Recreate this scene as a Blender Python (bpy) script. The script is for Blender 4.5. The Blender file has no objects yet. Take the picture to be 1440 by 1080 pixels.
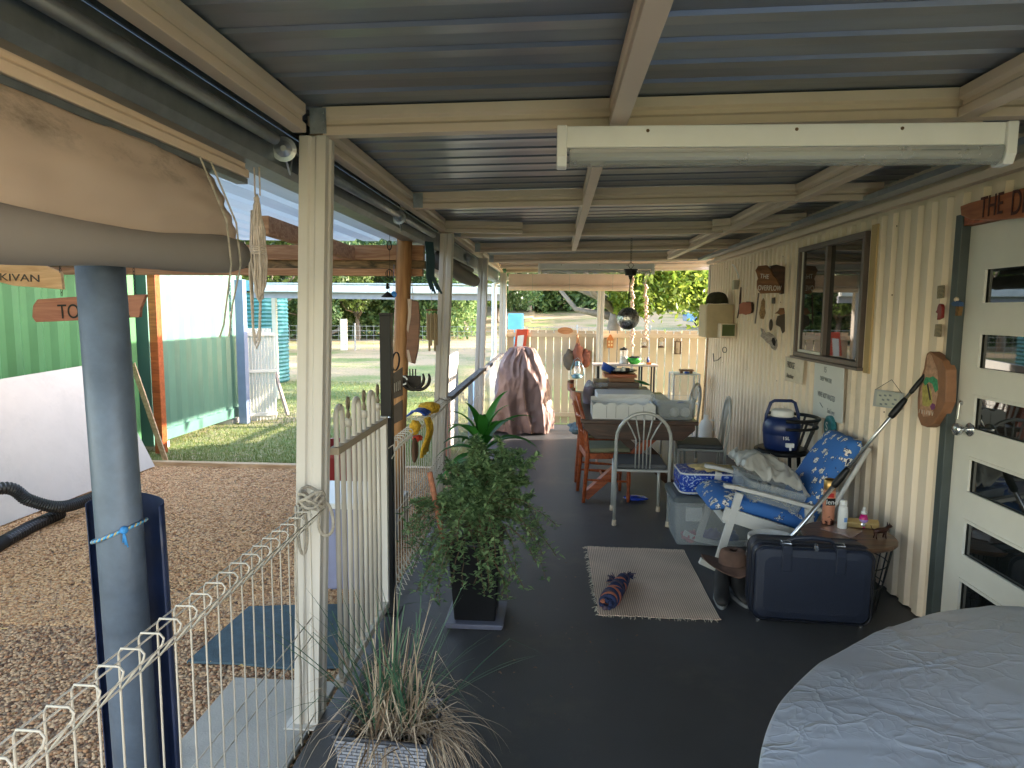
import bpy, math, random
from math import sin, cos, pi, sqrt, radians, tan
from mathutils import Vector as V, Matrix, noise
import numpy as np
random.seed(7); rng = np.random.default_rng(5)
SC = bpy.context.scene; COL = SC.collection
U = random.uniform
# ---------------------------------------------------------------- measured camera
F = 950.; VX, VY = 783., 437.; ROLL = .015; H = 1.65
D = V((VX-720, 540-VY, -F)).normalized()
u = V((sin(ROLL), cos(ROLL), 0)); UP = (u - D*u.dot(D)).normalized(); XR = D.cross(UP)
def ray(px, py):
    c = V((px-720, 540-py, -F)); return V((XR.dot(c), D.dot(c), UP.dot(c)))
def fl(px, py, z=0.):            # point of the level z seen at a measured place
    r = ray(px, py); t = (z-H)/r.z; return V((r.x*t, r.y*t, z))
def wx(px, py, x):
    r = ray(px, py); t = x/r.x; return V((x, r.y*t, H+r.z*t))
def wy(px, py, y):
    r = ray(px, py); t = y/r.y; return V((r.x*t, y, H+r.z*t))
cam = bpy.data.cameras.new('camera'); co = bpy.data.objects.new('camera', cam); COL.objects.link(co)
cam.sensor_width = 36; cam.lens = F/1440*36; cam.clip_end = 2000; cam.clip_start = .05
# rows of world->camera are columns of XR,D,UP expressed in camera frame
W2C = Matrix(((XR.x, D.x, UP.x), (XR.y, D.y, UP.y), (XR.z, D.z, UP.z)))
co.matrix_world = Matrix.Translation((0, 0, H)) @ W2C.transposed().to_4x4()
SC.camera = co
# ---------------------------------------------------------------- mesh builder
class MB:
    def __init__(s): s.v = []; s.f = []; s.mi = []; s.m = None; s.k = 0
    def add(s, vs, fs):
        b = len(s.v)
        s.v += [tuple(s.m @ V(p)) for p in vs] if s.m else [tuple(p) for p in vs]
        s.f += [tuple(i+b for i in f) for f in fs]; s.mi += [s.k]*len(fs); return s
    def box(s, a, b, taper=None):
        (x0, y0, z0), (x1, y1, z1) = a, b
        t = taper or 1.; cx, cy = (x0+x1)/2, (y0+y1)/2
        g = lambda x, y: (cx+(x-cx)*t, cy+(y-cy)*t)
        vs = [(x0, y0, z0), (x1, y0, z0), (x1, y1, z0), (x0, y1, z0)] + [(*g(x, y), z1) for x, y in ((x0, y0), (x1, y0), (x1, y1), (x0, y1))]
        return s.add(vs, [(0, 3, 2, 1), (4, 5, 6, 7), (0, 1, 5, 4), (1, 2, 6, 5), (2, 3, 7, 6), (3, 0, 4, 7)])
    def cbox(s, c, d, taper=None):
        return s.box([c[i]-d[i]/2 for i in range(3)], [c[i]+d[i]/2 for i in range(3)], taper)
    def bar(s, p, q, w, h, up=(0, 0, 1), ext=0):     # box section from p to q; w across, h along up
        p, q = V(p), V(q); d = (q-p).normalized(); p = p-d*ext; q = q+d*ext
        a = d.cross(V(up));
        if a.length < 1e-4: a = d.cross(V((1, 0, 0)))
        a.normalize(); b = a.cross(d)
        vs = []
        for c in (p, q):
            for i, j in ((-1, -1), (1, -1), (1, 1), (-1, 1)): vs.append(c+a*(i*w/2)+b*(j*h/2))
        return s.add(vs, [(0, 3, 2, 1), (4, 5, 6, 7), (0, 1, 5, 4), (1, 2, 6, 5), (2, 3, 7, 6), (3, 0, 4, 7)])
    def tube(s, pts, r, n=8, closed=False, cap=True):
        pts = [V(p) for p in pts]; N = len(pts)
        rr = r if isinstance(r, (list, tuple)) else [r]*N
        ref = None; vs = []
        for i, p in enumerate(pts):
            a = pts[(i-1) % N] if (closed or i) else p; b = pts[(i+1) % N] if (closed or i < N-1) else p
            d = (b-a).normalized() if (b-a).length > 1e-9 else V((0, 0, 1))
            if ref is None: ref = d.orthogonal().normalized()
            ref = ref - d*ref.dot(d)
            ref = ref.normalized() if ref.length > 1e-6 else d.orthogonal().normalized()
            c = d.cross(ref)
            for k in range(n):
                t = 2*pi*k/n; vs.append(p+(ref*cos(t)+c*sin(t))*rr[i])
        fs = []
        for i in range(N if closed else N-1):
            j = (i+1) % N
            for k in range(n): fs.append((i*n+k, i*n+(k+1) % n, j*n+(k+1) % n, j*n+k))
        if cap and not closed: fs += [tuple(range(n))[::-1], tuple((N-1)*n+k for k in range(n))]
        return s.add(vs, fs)
    def lathe(s, prof, c=(0, 0, 0), n=24, axis=None, cap=True):
        vs = []; fs = []
        for r, z in prof:
            for k in range(n):
                t = 2*pi*k/n; vs.append(V((r*cos(t), r*sin(t), z)))
        if axis is not None:
            q = V((0, 0, 1)).rotation_difference(V(axis).normalized()).to_matrix(); vs = [q @ p for p in vs]
        vs = [p+V(c) for p in vs]
        for i in range(len(prof)-1):
            for k in range(n): fs.append((i*n+k, i*n+(k+1) % n, (i+1)*n+(k+1) % n, (i+1)*n+k))
        if cap: fs += [tuple(range(n))[::-1], tuple((len(prof)-1)*n+k for k in range(n))]
        return s.add(vs, fs)
    def ball(s, c, r, n=14, m=9):
        r = r if isinstance(r, (tuple, list)) else (r, r, r)
        vs = [(c[0], c[1], c[2]-r[2])]; fs = []
        for i in range(1, m):
            a = -pi/2+pi*i/m
            for k in range(n): vs.append((c[0]+r[0]*cos(a)*cos(2*pi*k/n), c[1]+r[1]*cos(a)*sin(2*pi*k/n), c[2]+r[2]*sin(a)))
        vs.append((c[0], c[1], c[2]+r[2])); T = len(vs)-1
        for k in range(n): fs.append((0, 1+(k+1) % n, 1+k)); fs.append((T, 1+(m-2)*n+k, 1+(m-2)*n+(k+1) % n))
        for i in range(m-2):
            for k in range(n): a = 1+i*n+k; b = 1+i*n+(k+1) % n; fs.append((a, b, b+n, a+n))
        return s.add(vs, fs)
    def prism(s, pts, off):                  # planar polygon of 3-D points, extruded by off
        pts = [V(p) for p in pts]; n = len(pts); off = V(off)
        vs = pts+[p+off for p in pts]
        nr = V((0, 0, 0))
        for i in range(n): nr += (pts[i]).cross(pts[(i+1) % n])
        fs = [tuple(range(n)), tuple(range(2*n-1, n-1, -1))]+[(i, i+n, (i+1) % n+n, (i+1) % n) for i in range(n)]
        if nr.dot(off) > 0: fs = [f[::-1] for f in fs]
        return s.add(vs, fs)
    def grid(s, fn, nu, nv, cu=False):
        vs = [fn(i/nu, j/nv) for i in range(nu+1) for j in range(nv+1)]; fs = []
        for i in range(nu):
            for j in range(nv):
                a = i*(nv+1)+j; fs.append((a, a+1, a+nv+2, a+nv+1))
        return s.add(vs, fs)
def mesh(name, mb, mats, smooth=False):
    me = bpy.data.meshes.new(name); me.from_pydata(mb.v, [], mb.f)
    mats = mats if isinstance(mats, (list, tuple)) else [mats]
    for m in mats: me.materials.append(m)
    if len(mats) > 1: me.polygons.foreach_set('material_index', mb.mi)
    if smooth: me.polygons.foreach_set('use_smooth', [True]*len(me.polygons))
    me.validate(); me.update(); return me
def mods(o, bevel=0, smooth=False, solid=0, sub=0):
    if solid: md = o.modifiers.new('solid', 'SOLIDIFY'); md.thickness = solid; md.offset = 0
    if bevel:
        md = o.modifiers.new('bevel', 'BEVEL'); md.width = bevel; md.segments = 2; md.limit_method = 'ANGLE'; md.angle_limit = radians(40)
    if sub: md = o.modifiers.new('sub', 'SUBSURF'); md.levels = sub; md.render_levels = sub
ROOTS = []
def T(name, label, cat, group=None):
    o = bpy.data.objects.new(name, None); COL.objects.link(o); o.empty_display_size = .1
    o['label'] = label; o['category'] = cat
    if group: o['group'] = group
    ROOTS.append(o); return o
def P(par, name, mb, mat, bevel=0, smooth=False, solid=0, sub=0, label=None, kind=None):
    o = bpy.data.objects.new(name, mesh(name, mb, mat, smooth)); COL.objects.link(o); o.parent = par
    mods(o, bevel, smooth, solid, sub)
    if label: o['label'] = label
    if kind: o['kind'] = kind
    return o
def S(name, mb, mat, label, cat, group=None, kind=None, **k):
    o = P(None, name, mb, mat, **k)
    if label: o['label'] = label
    if cat: o['category'] = cat
    if group: o['group'] = group
    if kind: o['kind'] = kind
    else: ROOTS.append(o)
    return o
def G(name, mb, mat, **k):               # the setting
    o = P(None, name, mb, mat, **k); o['kind'] = 'structure'; return o
def tree_of(o):
    r = [o]
    for c in o.children: r += tree_of(c)
    return r
def fin(root):                            # put the origin of a thing at its base
    if root.get('_f') or root not in ROOTS: return
    ms = [o for o in tree_of(root) if o.type == 'MESH']
    if not ms: return
    lo = V((1e9,)*3); hi = V((-1e9,)*3)
    for o in ms:
        a = np.empty(len(o.data.vertices)*3); o.data.vertices.foreach_get('co', a); a = a.reshape(-1, 3)
        if len(a):
            lo = V([min(lo[i], a[:, i].min()) for i in range(3)]); hi = V([max(hi[i], a[:, i].max()) for i in range(3)])
    c = V(((lo.x+hi.x)/2, (lo.y+hi.y)/2, lo.z))
    for o in ms: o.data.transform(Matrix.Translation(-c))
    root.location = root.location+c; root['_f'] = 1
def copy_tree(o, par=None):
    c = o.copy(); COL.objects.link(c); c.parent = par
    for ch in list(o.children): copy_tree(ch, c)
    return c
def dup(root, loc=None, rz=None, label=None, delta=None, scale=None):
    fin(root); r = copy_tree(root)
    if loc is not None: r.location = loc
    if delta is not None: r.location = root.location+V(delta)
    if rz is not None: r.rotation_euler = (0, 0, rz)
    if scale: r.scale = (scale,)*3 if not isinstance(scale, tuple) else scale
    if label: r['label'] = label
    return r
# ---------------------------------------------------------------- materials
def lk(nt, a, b): nt.links.new(a, b)
def newmat(name):
    m = bpy.data.materials.new(name); m.use_nodes = True; nt = m.node_tree
    return m, nt, nt.nodes['Principled BSDF']
def mat(name, col, rough=.6, metal=0, var=.12, vs=6, bump=0, bs=60, trans=0, alpha=1, col2=None, stretch=None, spec=None, sss=0, dirt=0, dirtc=(.05, .045, .04)):
    m, nt, b = newmat(name); N = nt.nodes.new
    tc = N('ShaderNodeTexCoord'); mp = N('ShaderNodeMapping'); lk(nt, tc.outputs['Object'], mp.inputs[0])
    if stretch: mp.inputs['Scale'].default_value = stretch
    n = N('ShaderNodeTexNoise'); n.inputs['Scale'].default_value = vs; n.inputs['Detail'].default_value = 5; n.inputs['Roughness'].default_value = .6
    lk(nt, mp.outputs[0], n.inputs[0])
    r = N('ShaderNodeMapRange'); r.inputs[1].default_value = .3; r.inputs[2].default_value = .7; lk(nt, n.outputs['Fac'], r.inputs[0])
    mx = N('ShaderNodeMix'); mx.data_type = 'RGBA'
    c1 = tuple(min(1, c*(1-var)) for c in col[:3]); c2 = col2 or tuple(min(1, c*(1+var)) for c in col[:3])
    mx.inputs[6].default_value = (*c1, 1); mx.inputs[7].default_value = (*c2[:3], 1); lk(nt, r.outputs[0], mx.inputs[0])
    out = mx.outputs[2]
    if dirt:
        n2 = N('ShaderNodeTexNoise'); n2.inputs['Scale'].default_value = vs*.35+1; n2.inputs['Detail'].default_value = 8; n2.inputs['Roughness'].default_value = .7
        lk(nt, tc.outputs['Object'], n2.inputs[0])
        r2 = N('ShaderNodeMapRange'); r2.inputs[1].default_value = .52; r2.inputs[2].default_value = .75; r2.inputs[4].default_value = dirt; lk(nt, n2.outputs['Fac'], r2.inputs[0])
        m2 = N('ShaderNodeMix'); m2.data_type = 'RGBA'; lk(nt, r2.outputs[0], m2.inputs[0]); lk(nt, out, m2.inputs[6]); m2.inputs[7].default_value = (*dirtc, 1); out = m2.outputs[2]
    lk(nt, out, b.inputs['Base Color'])
    rr = N('ShaderNodeMapRange'); rr.inputs[3].default_value = max(0, rough-.06); rr.inputs[4].default_value = min(1, rough+.1); lk(nt, n.outputs['Fac'], rr.inputs[0]); lk(nt, rr.outputs[0], b.inputs['Roughness'])
    b.inputs['Metallic'].default_value = metal
    if trans: b.inputs['Transmission Weight'].default_value = trans; b.inputs['IOR'].default_value = 1.3
    if alpha < 1: b.inputs['Alpha'].default_value = alpha
    if spec is not None: b.inputs['Specular IOR Level'].default_value = spec
    if bump:
        n3 = N('ShaderNodeTexNoise'); n3.inputs['Scale'].default_value = bs; n3.inputs['Detail'].default_value = 4; lk(nt, mp.outputs[0], n3.inputs[0])
        bp = N('ShaderNodeBump'); bp.inputs['Strength'].default_value = bump; bp.inputs['Distance'].default_value = .01; lk(nt, n3.outputs['Fac'], bp.inputs['Height']); lk(nt, bp.outputs[0], b.inputs['Normal'])
    return m
def crinkle(m, sc=9, st=.55, dist=.006):       # fine sharp creases like a worn tarpaulin
    nt = m.node_tree; N = nt.nodes.new; b = nt.nodes['Principled BSDF']; tc = N('ShaderNodeTexCoord'); nz = N('ShaderNodeTexNoise'); nz.inputs['Scale'].default_value = 3; nz.inputs['Detail'].default_value = 4; lk(nt, tc.outputs['Object'], nz.inputs[0])
    ad = N('ShaderNodeVectorMath'); ad.operation = 'MULTIPLY_ADD'; lk(nt, nz.outputs['Color'], ad.inputs[0]); ad.inputs[1].default_value = (.35,)*3; lk(nt, tc.outputs['Object'], ad.inputs[2]); last = None
    for s_, k in ((sc, 1), (sc*2.7, .5)):
        v = N('ShaderNodeTexVoronoi'); v.feature = 'DISTANCE_TO_EDGE'; v.inputs['Scale'].default_value = s_; lk(nt, ad.outputs[0], v.inputs[0]); r = N('ShaderNodeMapRange'); r.inputs[2].default_value = .16; r.inputs[3].default_value = k; r.inputs[4].default_value = 0; lk(nt, v.outputs[0], r.inputs[0]); p = N('ShaderNodeMath'); p.operation = 'POWER'; lk(nt, r.outputs[0], p.inputs[0]); p.inputs[1].default_value = 2
        if last: a = N('ShaderNodeMath'); lk(nt, last, a.inputs[0]); lk(nt, p.outputs[0], a.inputs[1]); last = a.outputs[0]
        else: last = p.outputs[0]
    n2 = N('ShaderNodeTexNoise'); n2.inputs['Scale'].default_value = 2.5; lk(nt, tc.outputs['Object'], n2.inputs[0]); r2 = N('ShaderNodeMapRange'); r2.inputs[1].default_value = .42; r2.inputs[2].default_value = .62; lk(nt, n2.outputs['Fac'], r2.inputs[0]); mm_ = N('ShaderNodeMath'); mm_.operation = 'MULTIPLY'; lk(nt, last, mm_.inputs[0]); lk(nt, r2.outputs[0], mm_.inputs[1])
    bp = N('ShaderNodeBump'); bp.inputs['Strength'].default_value = st; bp.inputs['Distance'].default_value = dist; lk(nt, mm_.outputs[0], bp.inputs['Height']); lk(nt, bp.outputs[0], b.inputs['Normal']); return m
def leafmat(name, a, b_, tr=.35):
    m, nt, b = newmat(name); N = nt.nodes.new
    g = N('ShaderNodeNewGeometry'); mx = N('ShaderNodeMix'); mx.data_type = 'RGBA'
    mx.inputs[6].default_value = (*a, 1); mx.inputs[7].default_value = (*b_, 1); lk(nt, g.outputs['Random Per Island'], mx.inputs[0])
    lk(nt, mx.outputs[2], b.inputs['Base Color']); b.inputs['Roughness'].default_value = .45
    t = N('ShaderNodeBsdfTranslucent'); lk(nt, mx.outputs[2], t.inputs[0]); ms = N('ShaderNodeMixShader'); ms.inputs[0].default_value = tr
    lk(nt, b.outputs[0], ms.inputs[1]); lk(nt, t.outputs[0], ms.inputs[2]); lk(nt, ms.outputs[0], nt.nodes['Material Output'].inputs[0]); return m
def woodmat(name, a, b_, rough=.5, sc=(1, 8, 8), s=3):
    m, nt, b = newmat(name); N = nt.nodes.new
    tc = N('ShaderNodeTexCoord'); mp = N('ShaderNodeMapping'); mp.inputs['Scale'].default_value = sc; lk(nt, tc.outputs['Object'], mp.inputs[0])
    n = N('ShaderNodeTexNoise'); n.inputs['Scale'].default_value = s; n.inputs['Detail'].default_value = 8; n.inputs['Distortion'].default_value = 1.2; lk(nt, mp.outputs[0], n.inputs[0])
    cr = N('ShaderNodeValToRGB'); cr.color_ramp.elements[0].position = .35; cr.color_ramp.elements[1].position = .68
    cr.color_ramp.elements[0].color = (*a, 1); cr.color_ramp.elements[1].color = (*b_, 1); lk(nt, n.outputs['Fac'], cr.inputs[0]); lk(nt, cr.outputs[0], b.inputs['Base Color'])
    b.inputs['Roughness'].default_value = rough
    bp = N('ShaderNodeBump'); bp.inputs['Strength'].default_value = .25; bp.inputs['Distance'].default_value = .004; lk(nt, n.outputs['Fac'], bp.inputs['Height']); lk(nt, bp.outputs[0], b.inputs['Normal'])
    return m
def voronmat(name, cols, scale, rough=.9, bump=.6, dist=.02, coord='Object', stretch=(1, 1, 1)):
    m, nt, b = newmat(name); N = nt.nodes.new
    tc = N('ShaderNodeTexCoord'); mp = N('ShaderNodeMapping'); mp.inputs['Scale'].default_value = stretch; lk(nt, tc.outputs[coord], mp.inputs[0])
    v = N('ShaderNodeTexVoronoi'); v.inputs['Scale'].default_value = scale; lk(nt, mp.outputs[0], v.inputs[0])
    sp = N('ShaderNodeSeparateColor'); lk(nt, v.outputs['Color'], sp.inputs[0])
    cr = N('ShaderNodeValToRGB'); e = cr.color_ramp.elements
    for i, c in enumerate(cols):
        el = e[i] if i < 2 else e.new(.5)
        el.position = i/(len(cols)-1); el.color = (*c, 1)
    lk(nt, sp.outputs[0], cr.inputs[0]); lk(nt, cr.outputs[0], b.inputs['Base Color'])
    b.inputs['Roughness'].default_value = rough
    bp = N('ShaderNodeBump'); bp.invert = True; bp.inputs['Strength'].default_value = bump; bp.inputs['Distance'].default_value = dist; lk(nt, v.outputs['Distance'], bp.inputs['Height']); lk(nt, bp.outputs[0], b.inputs['Normal'])
    return m
def isl(name, cols, rough=.85):
    m, nt, b = newmat(name); N = nt.nodes.new
    g = N('ShaderNodeNewGeometry'); cr = N('ShaderNodeValToRGB'); e = cr.color_ramp.elements
    for i, c in enumerate(cols):
        el = e[i] if i < 2 else e.new(.5)
        el.position = i/(len(cols)-1); el.color = (*c, 1)
    lk(nt, g.outputs['Random Per Island'], cr.inputs[0]); lk(nt, cr.outputs[0], b.inputs['Base Color']); b.inputs['Roughness'].default_value = rough; return m
def flower(name, base, scale=16):
    m, nt, b = newmat(name); N = nt.nodes.new
    tc = N('ShaderNodeTexCoord'); nz = N('ShaderNodeTexNoise'); nz.inputs['Scale'].default_value = 30; lk(nt, tc.outputs['Object'], nz.inputs[0])
    ad = N('ShaderNodeVectorMath'); ad.operation = 'MULTIPLY_ADD'; lk(nt, nz.outputs['Color'], ad.inputs[0]); ad.inputs[1].default_value = (.06,)*3; lk(nt, tc.outputs['Object'], ad.inputs[2])
    v = N('ShaderNodeTexVoronoi'); v.inputs['Scale'].default_value = scale; v.inputs['Randomness'].default_value = .85; lk(nt, ad.outputs[0], v.inputs[0])
    n4 = N('ShaderNodeTexNoise'); n4.inputs['Scale'].default_value = 85; lk(nt, tc.outputs['Object'], n4.inputs[0])
    a2 = N('ShaderNodeMath'); a2.operation = 'MULTIPLY_ADD'; lk(nt, n4.outputs['Fac'], a2.inputs[0]); a2.inputs[1].default_value = .55; lk(nt, v.outputs['Distance'], a2.inputs[2])
    cr = N('ShaderNodeValToRGB'); cr.color_ramp.interpolation = 'CONSTANT'; e = cr.color_ramp.elements
    e[0].position = 0; e[0].color = (.01, .02, .07, 1); e[1].position = .43; e[1].color = (.75, .73, .66, 1)
    x = e.new(.60); x.color = (.01, .02, .08, 1); x = e.new(.645); x.color = (*base, 1)
    lk(nt, a2.outputs[0], cr.inputs[0]); lk(nt, cr.outputs[0], b.inputs['Base Color']); b.inputs['Roughness'].default_value = .75; return m
M = {}
M['cream'] = mat('cream_paint', (.62, .50, .40), .42, var=.05, vs=3, dirt=.25, dirtc=(.3, .24, .16))
M['creampost'] = mat('cream_post', (.55, .52, .48), .4, var=.04, vs=3, dirt=.2, dirtc=(.35, .3, .22))
M['wall'] = mat('wall_sheet', (.78, .66, .52), .42, var=.05, vs=1.2, dirt=.5, dirtc=(.36, .30, .22), stretch=(1, 1, .35))
M['zinc'] = mat('zinc_sheet', (.25, .28, .335), .33, .65, var=.2, vs=1.5, bump=.03, bs=25, stretch=(.4, 3, 1))
M['galv'] = mat('galvanised', (.33, .37, .43), .33, .75, var=.2, vs=14, dirt=.3, dirtc=(.18, .19, .2))
M['galvdark'] = mat('galvanised_dark', (.20, .23, .26), .42, .7, var=.2, vs=10, dirt=.3)
M['white'] = mat('white_paint', (.68, .66, .6), .4, var=.04, vs=5)
M['whitepl'] = mat('white_plastic', (.72, .73, .72), .35, var=.04)
M['black'] = mat('black_paint', (.007, .0075, .009), .4, var=.2, spec=.3)
M['floor'] = mat('floor_vinyl', (.068, .069, .074), .46, var=.2, vs=1.3, bump=.12, bs=160, dirt=.8, dirtc=(.125, .115, .10), spec=.4)
M['wire'] = mat('cream_wire', (.52, .48, .42), .4, var=.06)
M['rust'] = mat('rusty', (.12, .07, .04), .7, var=.3, vs=20)
M['navy'] = mat('navy_plastic', (.012, .022, .065), .42, var=.35, vs=9, dirt=.6, dirtc=(.05, .05, .055), bump=.15, bs=30)
M['blue'] = mat('blue_plastic', (.02, .07, .33), .35, var=.1)
M['rope'] = mat('rope', (.42, .38, .32), .85, var=.25, vs=60, bump=.6, bs=150)
M['redwood'] = woodmat('red_wood', (.22, .045, .012), (.42, .10, .03), .35)
M['darkwood'] = woodmat('dark_wood', (.035, .018, .012), (.09, .04, .025), .35)
M['brownwood'] = woodmat('brown_wood', (.12, .05, .02), (.3, .14, .06), .55)
M['orangewood'] = woodmat('orange_wood', (.4, .16, .06), (.62, .3, .14), .6)
M['paleplank'] = woodmat('pale_timber', (.35, .22, .12), (.6, .42, .26), .7)
M['terra'] = mat('terracotta', (.42, .13, .05), .7, var=.15)
M['greensteel'] = mat('green_container', (.08, .185, .14), .45, var=.1, vs=2, dirt=.3, dirtc=(.12, .2, .14))
M['greendark'] = mat('green_container_dark', (.065, .20, .075), .45, var=.1, vs=2, dirt=.3, dirtc=(.05, .1, .05))
M['canvas'] = None
M['grey'] = mat('grey_metal_paint', (.48, .49, .47), .35, .3, var=.06)
M['blackwire'] = mat('black_wire', (.012, .012, .012), .45, var=.1)
M['rubber'] = mat('cream_rubber', (.55, .45, .33), .7)
M['steel'] = mat('stainless', (.55, .56, .58), .22, .9, var=.05)
def glassy(name, col, alpha=.35, rough=.15):
    m, nt, b = newmat(name); b.inputs['Base Color'].default_value = (*col, 1); b.inputs['Alpha'].default_value = alpha; b.inputs['Roughness'].default_value = rough; return m
M['clear'] = glassy('clear_plastic', (.6, .64, .66), .25)
M['tubs'] = glassy('frosted_tub', (.5, .55, .58), .30, .3)
m, nt, b = newmat('dark_glass'); b.inputs['Base Color'].default_value = (.008, .010, .010, 1); b.inputs['Roughness'].default_value = .02; b.inputs['IOR'].default_value = 1.9; M['glass'] = m
def text(par, s, size, o, xd, up, mt, ext=.002, align='LEFT', name='lettering', font_sx=1.):
    c = bpy.data.curves.new('txt', 'FONT'); c.body = s; c.size = size; c.extrude = ext; c.align_x = align
    ob = bpy.data.objects.new('txt', c); COL.objects.link(ob)
    bpy.context.view_layer.update()
    me = bpy.data.meshes.new_from_object(ob.evaluated_get(bpy.context.evaluated_depsgraph_get()))
    bpy.data.objects.remove(ob)
    xd = V(xd).normalized(); z = xd.cross(V(up)).normalized(); y = z.cross(xd)
    mm = Matrix(((xd.x*font_sx, y.x, z.x, o[0]), (xd.y*font_sx, y.y, z.y, o[1]), (xd.z*font_sx, y.z, z.z, o[2]), (0, 0, 0, 1)))
    me.transform(mm); me.materials.clear(); me.materials.append(mt)
    r = bpy.data.objects.new(name, me); COL.objects.link(r); r.parent = par; return r
SUN, SKY, EXPO = 2.3, .15, 3.3
# ================================================================ SETTING
def gz(x, y):                           # terrain height
    h = -.12 if y < 9.75 else -.28 + (.16 if x < -2 else 0)
    if y > 9.75 and x < -2: h = -.12
    if y > 18: h += 0
    if y > 34: h += (y-34)*.055*(1+.018*max(-10, min(60, x)))*min(1, (y-34)/15)
    if y > 60: h += (y-60)*.07
    return h
m, nt, b = newmat('lawn'); N = nt.nodes.new
tc = N('ShaderNodeTexCoord'); n1 = N('ShaderNodeTexNoise'); n1.inputs['Scale'].default_value = .35; n1.inputs['Detail'].default_value = 6; lk(nt, tc.outputs['Object'], n1.inputs[0])
n2 = N('ShaderNodeTexNoise'); n2.inputs['Scale'].default_value = 14; n2.inputs['Detail'].default_value = 8; lk(nt, tc.outputs['Object'], n2.inputs[0])
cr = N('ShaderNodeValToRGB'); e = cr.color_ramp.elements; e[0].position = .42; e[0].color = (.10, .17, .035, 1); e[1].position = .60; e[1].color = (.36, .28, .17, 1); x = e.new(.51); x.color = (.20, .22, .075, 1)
a = N('ShaderNodeMath'); a.operation = 'MULTIPLY_ADD'; lk(nt, n2.outputs['Fac'], a.inputs[0]); a.inputs[1].default_value = .35
a2 = N('ShaderNodeMath'); a2.operation = 'MULTIPLY'; lk(nt, n1.outputs['Fac'], a2.inputs[0]); a2.inputs[1].default_value = .67; lk(nt, a2.outputs[0], a.inputs[2])
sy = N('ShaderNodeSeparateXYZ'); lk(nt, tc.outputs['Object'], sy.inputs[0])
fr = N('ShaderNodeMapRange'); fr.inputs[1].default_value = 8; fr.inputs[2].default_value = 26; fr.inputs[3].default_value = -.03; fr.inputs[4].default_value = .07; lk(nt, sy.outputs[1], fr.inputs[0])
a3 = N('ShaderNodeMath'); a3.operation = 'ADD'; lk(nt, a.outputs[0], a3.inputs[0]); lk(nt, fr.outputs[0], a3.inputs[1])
lk(nt, a3.outputs[0], cr.inputs[0]); lk(nt, cr.outputs[0], b.inputs['Base Color']); b.inputs['Roughness'].default_value = .9
bp = N('ShaderNodeBump'); bp.inputs['Strength'].default_value = .6; bp.inputs['Distance'].default_value = .05; lk(nt, n2.outputs['Fac'], bp.inputs['Height']); lk(nt, bp.outputs[0], b.inputs['Normal'])
M['lawn'] = m
g = MB(); ys = [-30, -15, -5, 0, 3, 6, 8, 9.7, 9.8, 11, 13, 16, 18, 22, 26, 30, 34, 38, 42, 47, 52, 58, 64, 72, 82, 95, 110, 130, 160, 200, 260, 400]
xs = [-400, -200, -120, -80, -50, -35, -25, -18, -12, -8, -5, -3, -2.01, -1.99, 0, 2, 4, 7, 12, 20, 30, 45, 60, 80, 120, 200, 400]
vs = [(x, y, gz(x, y)-.01) for y in ys for x in xs]; nx = len(xs)
g.add(vs, [(j*nx+i, j*nx+i+1, (j+1)*nx+i+1, (j+1)*nx+i) for j in range(len(ys)-1) for i in range(nx-1)])
G('ground', g, M['lawn'], smooth=True)
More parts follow.
